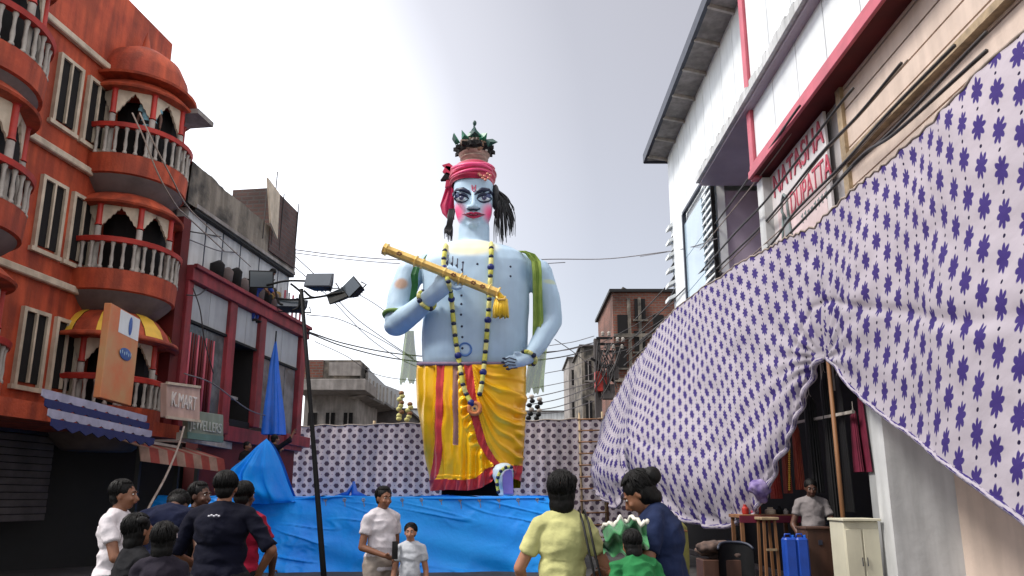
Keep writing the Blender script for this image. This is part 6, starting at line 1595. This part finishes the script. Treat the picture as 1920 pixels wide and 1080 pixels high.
# woman in yellow-green, back to us
pa = {'el': (-.27, .03, 1.12), 'wl': (-.22, .22, .95), 'er': (.28, .03, 1.12), 'wr': (.22, .24, .98)}
limec = cloth_mat('shirt_lime', (.47, .46, .20))
tw, w, wh, RB = person('woman seen from behind in a pale lime top with a strap over her right shoulder', gbase(1053, 4.75), facing(-.06, 1), h=hgt(1050, 889, 4.75), skin='light', top=limec, bottom=dkt, pose=pa, female=True, hair='bob', sleeve=.62, headturn=R(-12), build_=1.0)
ts = thing('shoulder_bag', 'dark handbag with two thin straps worn by the woman in lime', 'bag', w((.24, -.06, .80)))
for o_ in (0, .035):
    m = MB(); m.tube([w((.10 + o_, .05, 1.44)), w((.105 + o_, -.02, 1.475)), w((.115 + o_, -.115, 1.40)), w((.145 + o_, -.155, 1.22)), w((.18 + o_, -.17, 1.05)), w((.22 + o_, -.14, .92))], .0075, 6); build(m, 'strap', M_['black'], ts, smooth=True)
m = MB(); m.ell(w((.26, -.10, .80)), (.15, .07, .13), RB); m.box(w((.26, -.10, .76)), (.26, .10, .18), rot=RB); fused(m, 'pouch', M_['steel_dark'], ts, .01, 3)
for s, a in (('hair_clip', (0, -.075, 1.665)),):
    m = MB(); m.tube([wh((-.03, -.095, 1.635)), wh((0, -.105, 1.645)), wh((.035, -.095, 1.64))], .008, 6); build(m, s, mat('clip_brown', (.16, .08, .06), .3), tw, smooth=True)
# woman with a bun, bending over a toddler
navyc = cloth_mat('shirt_navy', (.010, .018, .055))
bb = gbase(1250, 4.7)
tn, w, wh, RB = person('woman in a navy top with a hair bun looking down at the toddler in green', (bb[0], bb[1], 0), facing(-.9, .25), h=hgt(1205, 897, 4.7) + .06, skin='brown', top=navyc, bottom=dkt,
    pose={'el': (-.22, .10, 1.12), 'wl': (-.05, .34, 1.13), 'er': (.22, .10, 1.10), 'wr': (.08, .36, 1.08), 'curl': .8}, lean=R(10), female=True, hair='bun', nod=R(26), headturn=R(4), build_=1.15, sleeve=.6)
m = MB(); q = wh((.075, .04, 1.56)); m.ell(q + V((0, -.02, -.04)), (.01, .01, .016), n=8); build(m, 'earring', M_['yellow_paint'], tn, smooth=True)
# toddler held against her, seen from behind
tb, w2, wh2, RB2 = person('dark haired toddler in green clothes with a white trim carried by the woman in navy', (P(1197, 1040, 4.2).x, 4.2, P(1197, 996, 4.2).z - .98), facing(-.3, .95), h=.98, skin='brown', top=cloth_mat('green_dress', (.02, .16, .05)), bottom=cloth_mat('green_pants', (.03, .12, .05)), hair='bob', sit=True, lean=R(12), build_=1.25, wrinkle=2)
tgr = thing('baby_blanket', 'crumpled green blanket with a white frilled edge gathered around the toddler', 'blanket', P(1150, 1010, 4.45))
def blk(u, v):
    p = P(1132 + 78 * u, 1040 - (50 + 16 * math.sin(u * 2.6)) * v, 4.5); p.y += .10 * math.sin(u * 9 + v * 3) * .5 + .05 * math.sin(v * 8 - u * 4) - .06 * math.sin(math.pi * v)
    p.z += .015 * math.sin(u * 21 + v * 6); return p, (u, v)
m = MB(); m.grid(blk, 60, 30); build(m, 'cloth', mat('blanket_green', (.03, .20, .06), .6, 0, 7, .3, 20, col2=(.01, .07, .03), sheen=.2), tgr, smooth=True, fix=False)
m = MB(); m.tube([blk(i / 30, 1)[0] + V((0, -.01, .01 * math.sin(i * 1.7))) for i in range(31)], .012, 6); build(m, 'frill', cloth_mat('frill_white', (.62, .60, .52)), tgr, smooth=True)
# heavy man in dark navy, hand on hip, back to us
blk_n = cloth_mat('shirt_midnight', (.0015, .002, .010)); 
pj = {'er': (.30, -.02, 1.14), 'wr': (.26, .10, .96), 'el': (-.27, .02, 1.10), 'wl': (-.20, .22, .98), 'curl': .9}
tbk, w, wh, RB = person('broad man seen from behind in a midnight blue T-shirt with his elbow out', gbase(424, 5.7), facing(.03, 1), h=hgt(414, 886, 5.7), skin='brown', top=blk_n, bottom=dkt, pose=pj, build_=1.30, sleeve=.92, headturn=R(10))
m = MB()
for i in range(5): m.ell(w((-.035 + .018 * i, -.155 - .012, 1.385 + .006 * (i % 2))), (.010, .004, .007), RB, 8, 6)
build(m, 'back_print', mat('print_white', (.55, .55, .6), .6), tbk, smooth=True)['kind'] = 'stuff'
person('person in a crimson shirt with short dark hair just behind the broad man', gbase(459, 6.3), facing(.2, 1), h=hgt(452, 905, 6.3), skin='dark', top=cloth_mat('shirt_crimson', (.26, .008, .03)), bottom=dkt, build_=1.1, pose={'er': (.26, .05, 1.1), 'wr': (.20, .2, .95)})
person('person in black turned sideways between the bending man and the broad man', gbase(375, 6.6), facing(.8, -.3), h=hgt(375, 906, 6.6), skin='dark', top=cloth_mat('shirt_black', (.008, .008, .009)), bottom=dkt)
person('man in a navy shirt bending forward with his back to us at the left', (P(325, 900, 6.1).x, 5.95, 0), facing(-.15, 1), h=1.74, skin='dark', top=cloth_mat('shirt_slate', (.004, .007, .028)), bottom=dkt, lean=R(33), nod=R(35), build_=1.25)
person('man in a white shirt in profile at the left edge of the crowd', gbase(231, 5.9), facing(1, .1), h=hgt(240, 902, 5.9), skin='brown', top=wht, bottom=dkt, pose={'er': (.24, .10, 1.12), 'wr': (.16, .32, 1.05)}, build_=1.05)
person('dark haired child in black close to the man in white at the left', gbase(268, 4.9), facing(.6, .8), h=hgt(268, 968, 4.9), skin='brown', top=cloth_mat('child_black', (.01, .01, .012)), bottom=dkt, hair='bob', female=True)
tc_, w, wh, RB = person('child with a pale hairband beside the bending man in navy', gbase(318, 4.7), facing(-.2, 1), h=hgt(316, 984, 4.7), skin='dark', top=cloth_mat('child_dark', (.015, .012, .02)), bottom=dkt, hair='bob', female=True)
m = MB(); m.tube([wh((.092 * math.cos(a), -.005, 1.60 + .112 * math.sin(a))) for a in [i * math.pi / 12 for i in range(13)]], .007, 6); build(m, 'hairband', mat('band_pale', (.40, .33, .36), .6), tc_, smooth=True)
# beyond: workers on the stage
person('worker in black on the stage reaching up behind the draped tarpaulin', (P(513, 850, 17.6).x, 17.6, STZ - .25), facing(.6, .7), h=1.66, skin='brown', top=cloth_mat('work_black', (.008, .008, .014)), bottom=dkt, sleeve=1.4, build_=1.15,
    pose={'er': (.34, .15, 1.55), 'wr': (.42, .22, 1.72), 'el': (-.3, .1, 1.25), 'wl': (-.28, .3, 1.35)}, vox=.014)
person('worker with a dark top standing left of the draped tarpaulin peak', (P(462, 850, 17.9).x, 17.9, STZ - .35), facing(.8, -.2), h=1.62, skin='brown', top=cloth_mat('work_dark', (.012, .01, .01)), bottom=dkt, vox=.014,
    pose={'el': (-.3, .14, 1.22), 'wl': (-.2, .38, 1.30)})
# man leaning over the red beam
qm = L(480, 560, .02)
person('man in a bright blue shirt leaning over the red beam of the shop building', (qm.x, qm.y, 6.02), math.atan2(-Ln.x, Ln.y), h=1.6, skin='brown', top=cloth_mat('shirt_royal', (.03, .07, .34)), bottom=cloth_mat('trouser_royal', (.02, .04, .2)), lean=R(38), nod=R(20), vox=.014, sleeve=1.5, build_=1.2,
    pose={'er': (.28, .15, 1.15), 'wr': (.2, .4, 1.1), 'el': (-.28, .15, 1.15), 'wl': (-.22, .42, 1.12)})
t = thing('cloth_bundle', 'ochre cloth bundle lying over the red beam beside the man in blue', 'bundle', L(508, 558, .1))
m = MB(); q = L(507, 553, -.05)
for i in range(6): m.ell(q + V((.05 * math.sin(i * 2), .14 * i - .3, .05 * math.cos(i * 1.7))), (.16, .2, .13 + .03 * (i % 2)))
fused(m, 'cloth', mat('ochre_cloth', (.30, .19, .06), .8, .3, 6), t, .03, 2, disp=lambda c, n: n * .05 * noise.noise(c * 7))
person('person in a light blue shirt standing on the top round balcony', (P(277, 230, 14.3).x, 14.35, 8.27), facing(.3, -1), h=1.62, skin='dark', top=cloth_mat('shirt_sky', (.20, .40, .48)), bottom=dkt, vox=.014)
# stall vendor
gq = gbase(1518, 10.7)
person('stall vendor in a grey open-necked shirt in the gloom under the printed cloth', (gq[0], gq[1], 0), facing(-.25, -1), h=hgt(1518, 898, 10.7), skin='dark', top=cloth_mat('shirt_grey', (.20, .18, .18)), bottom=dkt, pose={'el': (-.25, .08, 1.10), 'wl': (-.12, .28, 1.0), 'er': (.26, .02, 1.1), 'wr': (.2, .2, .95)}, collar=True, nod=R(15), vox=.011)

# ================================================================== LAMP POLE
lp = P(603, 1028, 9.0); lt = P(565, 542, 9.0); ld = (lt - lp).normalized(); g0 = lp - ld * (lp.z / ld.z)
t = thing('lamp_pole', 'leaning black pole carrying five boxy floodlights on curved arms', 'lamp pole', (g0.x, g0.y, 0))
m = MB(); m.tube([g0, lp, (lp + lt) / 2, lt], [.036, .034, .027, .024], 10); build(m, 'pole', M_['steel_dark'], t, smooth=True)
m = MB(); m.tube([g0 + V((0, 0, 0)), g0 + V((0, 0, .04))], .12, 12); build(m, 'base_plate', M_['steel_dark'], t)
def LP(px, py, dy=0): return P(px, py, 9.0 + dy)
for pts in ([(500, 535), (535, 527), (575, 527), (605, 528)], [(515, 558), (545, 562), (590, 558), (625, 552), (650, 548)], [(565, 548), (553, 538), (545, 532)], [(640, 540), (652, 540), (662, 545)], [(570, 545), (582, 556), (590, 558)], [(515, 540), (522, 566), (530, 572)], [(562, 552), (560, 575), (548, 582)]):
    m = MB(); m.tube(smoothline([LP(*p) for p in pts], 4), .014, 7); build(m, 'arm', M_['steel_dark'], t, smooth=True)
def flood(px, py, w_, h_, rot, dy, yaw, pitch, mt):
    c = LP(px, py, dy); Mx = Matrix.Rotation(yaw, 3, 'Z') @ Matrix.Rotation(pitch, 3, 'X') @ Matrix.Rotation(rot, 3, 'Y'); sc = 9.2 / FPX; W_, H_ = w_ * sc, h_ * sc; D = .16
    def q(x, y, z): return c + Mx @ V((x * W_ / 2, y * D, z * H_ / 2))
    m = MB(); f0 = [q(-1, -.5, -1), q(1, -.5, -1), q(1, -.5, 1), q(-1, -.5, 1)]; b0 = [q(-.62, .6, -.6), q(.62, .6, -.6), q(.62, .6, .6), q(-.62, .6, .6)]
    m.add(f0 + b0, [(0, 1, 2, 3), (7, 6, 5, 4), (0, 4, 5, 1), (1, 5, 6, 2), (2, 6, 7, 3), (3, 7, 4, 0)]); o = build(m, 'floodlight', mt, t, bevel=.008)
    m = MB(); m.hexa(q(-.88, -.53, -.85), q(.88, -.53, -.85), q(.88, -.53, .85), q(-.88, -.53, .85), Mx @ V((0, .004, 0))); build(m, 'glass', M_['glass'], o)
    m = MB(); m.tube([q(-1.06, 0, 0), q(-1.06, .75, 0), q(1.06, .75, 0), q(1.06, 0, 0)], .008, 6); build(m, 'bracket', M_['steel_dark'], o)
    for kk in range(4): m = MB(); m.hexa(q(-.5 + .3 * kk, .62, -.5), q(-.46 + .3 * kk, .62, -.5), q(-.46 + .3 * kk, .62, .5), q(-.5 + .3 * kk, .62, .5), Mx @ V((0, .03, 0))); build(m, 'fin', mt, o)
flood(490, 524, 46, 34, R(-4), .05, R(20), R(14), M_['steel_dark'])
flood(602, 531, 56, 30, R(3), -.1, R(-10), R(-16), M_['steel_grey'])
flood(665, 541, 34, 30, R(-40), -.05, R(-20), R(0), M_['steel_dark'])
flood(638, 555, 44, 22, R(-18), .1, R(-15), R(10), M_['steel_dark'])
flood(550, 575, 58, 18, R(1), .1, R(5), R(-20), M_['steel_grey'])
# rope of the left stall
def cable(name, label, pts, r_, mt='wire', cat='cable', group=None, n=7):
    w3 = smoothline(pts, n); m = MB(); m.tube(w3, r_ * 1.35, 5); o = build(m, name, M_[mt], None, smooth=True, fix=False)
    return tag(o, label, cat, group)
def cpx(name, label, pts, r_, mt='wire', **k): return cable(name, label, [P(*p) for p in pts], r_, mt, **k)
cpx('rope', 'pale rope slanting down across the dark stalls at the left', [(345, 800, 14), (334, 838, 13.4), (310, 895, 12), (282, 946, 11), (262, 990, 10)], .014, 'wire_pale', cat='rope')
# cables over the street
cpx('cable', 'upper of two thin cables crossing the sky behind the statue chest', [(552, 468, 23), (640, 479, 26), (745, 487, 28), (890, 490, 28), (1030, 486, 28), (1140, 485, 27), (1256, 471, 24)], .014, 'wire_grey')
cpx('cable', 'lower of two thin cables crossing the sky at flute height', [(552, 474, 23), (640, 485, 26), (745, 494, 28), (900, 500, 28), (1060, 492, 28)], .012, 'wire_grey')
cpx('cable', 'thin cable dropping from the lamp pole towards the statue waist, upper one', [(578, 622, 22), (650, 645, 25), (752, 664, 28), (890, 672, 29), (1035, 660, 30), (1112, 643, 32)], .018, 'wire')
cpx('cable', 'thin cable dropping from the lamp pole towards the statue waist, lower one', [(578, 624, 22), (650, 651, 25), (752, 674, 28), (890, 684, 29), (1035, 672, 30), (1112, 655, 32)], .018, 'wire')
cpx('cable', 'fine cable running down from the left roof past the floodlights to the elbow', [(553, 480, 23), (600, 525, 24), (660, 590, 25), (720, 635, 26), (775, 672, 27)], .012, 'wire_grey')
cpx('cable', 'fine cable passing right of the floodlights towards the statue elbow', [(660, 545, 24), (700, 568, 25), (745, 600, 26)], .010, 'wire_grey')
cpx('cable', 'sagging fine cable low in the sky left of the green scarf', [(590, 640, 24), (650, 668, 26), (700, 700, 28), (760, 712, 30), (830, 715, 32)], .011, 'wire_grey')
for i, (a, b, c, l) in enumerate((((985, 748), (1045, 735), (1114, 716), 'highest'), ((985, 760), (1048, 748), (1114, 724), 'second'), ((985, 772), (1048, 762), (1114, 738), 'third'), ((985, 776), (1050, 772), (1114, 752), 'lowest'))):
    cpx('cable', l + ' of the fan of cables between the skirt and the utility pole', [(*a, 29), (*b, 29.5), (*c, 30)], .014, 'wire_grey')
cpx('cable', 'cable rising from the statue elbow to the utility pole top', [(1040, 636, 28), (1075, 660, 29), (1113, 690, 30)], .012, 'wire_grey')
RC = [([(1500, 198, 11.2), (1483, 221, 11.6), (1413, 321, 14), (1337, 425, 18), (1260, 525, 24), (1190, 600, 30)], 'first cable from the left in front of the right-hand buildings'),
      ([(1600, 165, 9.6), (1557, 218, 10.2), (1440, 371, 13.2), (1380, 435, 15.5), (1327, 495, 18.5), (1277, 548, 22), (1180, 640, 30)], 'second cable from the left, passing the red bay corner'),
      ([(1690, 118, 8.2), (1607, 218, 9.4), (1533, 295, 11), (1433, 418, 14), (1340, 508, 18), (1287, 565, 21.5), (1175, 660, 30)], 'third cable, crossing the letters of the scarf sign'),
      ([(1790, 85, 7.0), (1660, 218, 8.4), (1577, 311, 10), (1490, 398, 12), (1433, 471, 14), (1350, 528, 18), (1270, 580, 22), (1170, 670, 30)], 'fourth cable, crossing the bottom of the scarf sign'),
      ([(1850, 60, 6.4), (1680, 238, 8.0), (1600, 311, 9.2), (1500, 418, 11.4), (1440, 475, 13.2), (1370, 520, 16), (1170, 685, 30)], 'lowest thick cable just above the printed cloth'),
      ([(1850, 95, 6.2), (1680, 248, 7.8), (1620, 288, 8.8), (1560, 352, 10)], 'short black cable on the beige wall at the far right')]
for pts, l in RC: cpx('cable', l, pts, .017, 'wire')
for pts, l in (([(1520, 198, 11.3), (1440, 310, 13.4), (1350, 423, 17), (1262, 530, 24)], 'pale tan cable twisted beside the first right-hand cable'), ([(1702, 112, 8.2), (1612, 216, 9.4), (1536, 297, 11), (1436, 421, 14), (1290, 567, 21.5)], 'pale tan cable twisted beside the third right-hand cable'), ([(1670, 212, 8.4), (1580, 314, 10), (1494, 402, 12), (1352, 532, 18)], 'pale tan cable twisted beside the fourth right-hand cable')):
    cpx('cable', l, pts, .010, 'wire_pale')
cpx('cable', 'thin cable touching the blue glass strip of the white building', [(1200, 481, 27), (1253, 472, 24), (1300, 462, 20), (1345, 447, 17)], .010, 'wire_grey')
for pts, l in (([(248, 212, 10), (270, 260, 10), (298, 330, 10.3), (330, 385, 11), (350, 405, 12), (420, 470, 14)], 'left of two pale cables hanging before the round balconies'), ([(262, 212, 10), (285, 262, 10), (320, 330, 10.5), (350, 385, 11.5), (395, 430, 13.5), (470, 500, 18)], 'right of two pale cables hanging before the round balconies')):
    cpx('cable', l, pts, .009, 'wire_pale')
cpx('cable', 'cable looping across the white upper wall of the shop building', [(357, 434, 15.6), (420, 445, 17.5), (470, 455, 19), (552, 466, 22)], .012, 'wire')
cpx('cable', 'black cable sagging over the grey panel of the shop building', [(350, 553, 15.6), (372, 553, 16), (395, 540, 16.8), (440, 545, 18)], .012, 'wire')
cpx('cable', 'long cable hanging down the first glass bay of the shop building', [(362, 540, 15.7), (375, 580, 15.9), (384, 640, 16.2), (400, 700, 16.6)], .010, 'wire')
XC = [([(552, 500, 22), (620, 560, 24), (700, 640, 26), (790, 690, 28), (890, 700, 30)], 'fine cable falling from the left roof end to the statue waist'),
 ([(575, 590, 20), (640, 600, 23), (720, 640, 26), (800, 690, 29)], 'very fine cable sagging between the lamp pole and the green scarf'),
 ([(1030, 648, 29), (1075, 641, 29.5), (1114, 630, 30)], 'first short cable right of the statue elbow'), ([(1022, 660, 29), (1070, 655, 29.5), (1114, 642, 30)], 'second short cable right of the statue elbow'),
 ([(1022, 700, 29), (1068, 690, 29.5), (1114, 668, 30)], 'third short cable right of the statue wrist'), ([(1000, 728, 29), (1060, 716, 29.5), (1114, 700, 30)], 'fourth short cable beside the sheer scarf end'),
 ([(1124, 645, 30), (1190, 610, 27), (1260, 570, 24), (1330, 520, 19)], 'cable running from the utility pole top along the brick building'), ([(1124, 655, 30), (1200, 625, 27), (1270, 580, 23), (1350, 526, 18)], 'cable below it crossing the brick building'),
 ([(1124, 668, 30), (1190, 650, 27), (1245, 610, 24)], 'short cable between the utility pole and the printed cloth top'),
 ([(352, 448, 15.8), (410, 470, 17), (455, 478, 18.5), (520, 520, 21)], 'second cable looping across the white upper wall of the shop building'),
 ([(345, 700, 15), (400, 720, 16), (470, 770, 18), (530, 785, 20)], 'thin cable drooping across the sill of the shop building')]
for pts, l in XC: cpx('cable', l, pts, .011, 'wire_grey' if pts[0][0] < 1120 else 'wire')
# utility pole with cross arms and a tangle of fittings
up = P(1119, 640, 30); t = thing('utility_pole', 'dark utility pole with cross arms and tangled fittings in front of the brick building', 'utility pole', (up.x, 30, 0))
m = MB(); m.beam((up.x, 30, 0), (up.x, 30, up.z + .1), .26, .26); build(m, 'pole', M_['concrete_dark'], t, bevel=.02)
for (x0, y0, x1, y1) in ((1118, 634, 1148, 634), (1120, 645, 1170, 646), (1120, 658, 1168, 660), (1122, 685, 1152, 686), (1108, 672, 1140, 690), (1120, 690, 1152, 716)):
    m = MB(); m.beam(P(x0, y0, 29.8), P(x1, y1, 29.8), .09, .09); build(m, 'cross_arm', M_['steel_dark'], t)
for px, py in ((1130, 630), (1142, 630), (1158, 641), (1168, 641), (1166, 654), (1150, 654), (1157, 712)):
    q = P(px, py, 29.8); m = MB(); m.lathe([(.05, 0), (.08, .04), (.04, .08), (.08, .12), (.05, .18)], q, 8); build(m, 'insulator', M_['baluster'], t, smooth=True)
hr2 = random.Random(5)
for k in range(22):
    a = (1120 + 45 * hr2.random(), 640 + 20 * hr2.random()); b = (1112 + 48 * hr2.random(), 690 + 60 * hr2.random()); c_ = ((a[0] + b[0]) / 2 + 12 * (hr2.random() - .5), (a[1] + b[1]) / 2 + 14 * hr2.random())
    m = MB(); m.tube(smoothline([P(*a, 29.6), P(*c_, 29.5), P(*b, 29.6)], 4), .022, 4); build(m, 'loose_wire', M_['wire'], t)
for k, (px, py, w_, h_) in enumerate(((1128, 716, .55, .8), (1150, 700, .4, .5), (1141, 735, .5, .6))):
    q = P(px, py, 29.7); m = MB(); m.box(q, (w_, .3, h_)); build(m, 'junction_box', M_['concrete_dark'] if k else M_['rail_red'], t, bevel=.02)
M_['flower_pale'] = mat('flower_pale', (.60, .56, .22), .8, .25, 8)
# strings of flowers hanging behind the screen left and right of the statue
def fstring(label, px, y0, y1, Y, n, mt1, mt2):
    t = thing('flower_string', label, 'flower string', P(px, y0, Y)); a, b = P(px, y0, Y), P(px - 4, y1, Y)
    m = MB(); m.tube([a, b], .01, 4); build(m, 'string', M_['wire'], t)
    for k in range(n):
        q = a.lerp(b, (k + .5) / n) + V((.05 * math.sin(k * 2.3), 0, 0)); m = MB(); m.ell(q, (.095, .08, .08), n=8, m=6); build(m, 'flower', M_[mt1] if k % 3 else M_[mt2], t, smooth=True)
fstring('pale yellow flower string by the far house, left of the skirt', 753, 734, 788, 25, 9, 'flower_pale', 'wood')
fstring('pale yellow flower string closest to the skirt left edge', 769, 755, 790, 25, 6, 'flower_pale', 'wood')
fstring('dark bead string above the screen right of the skirt, left of two', 997, 740, 788, 25, 6, 'steel_dark', 'baluster')
fstring('dark bead string above the screen right of the skirt, right of two', 1012, 745, 788, 25, 6, 'steel_dark', 'baluster')
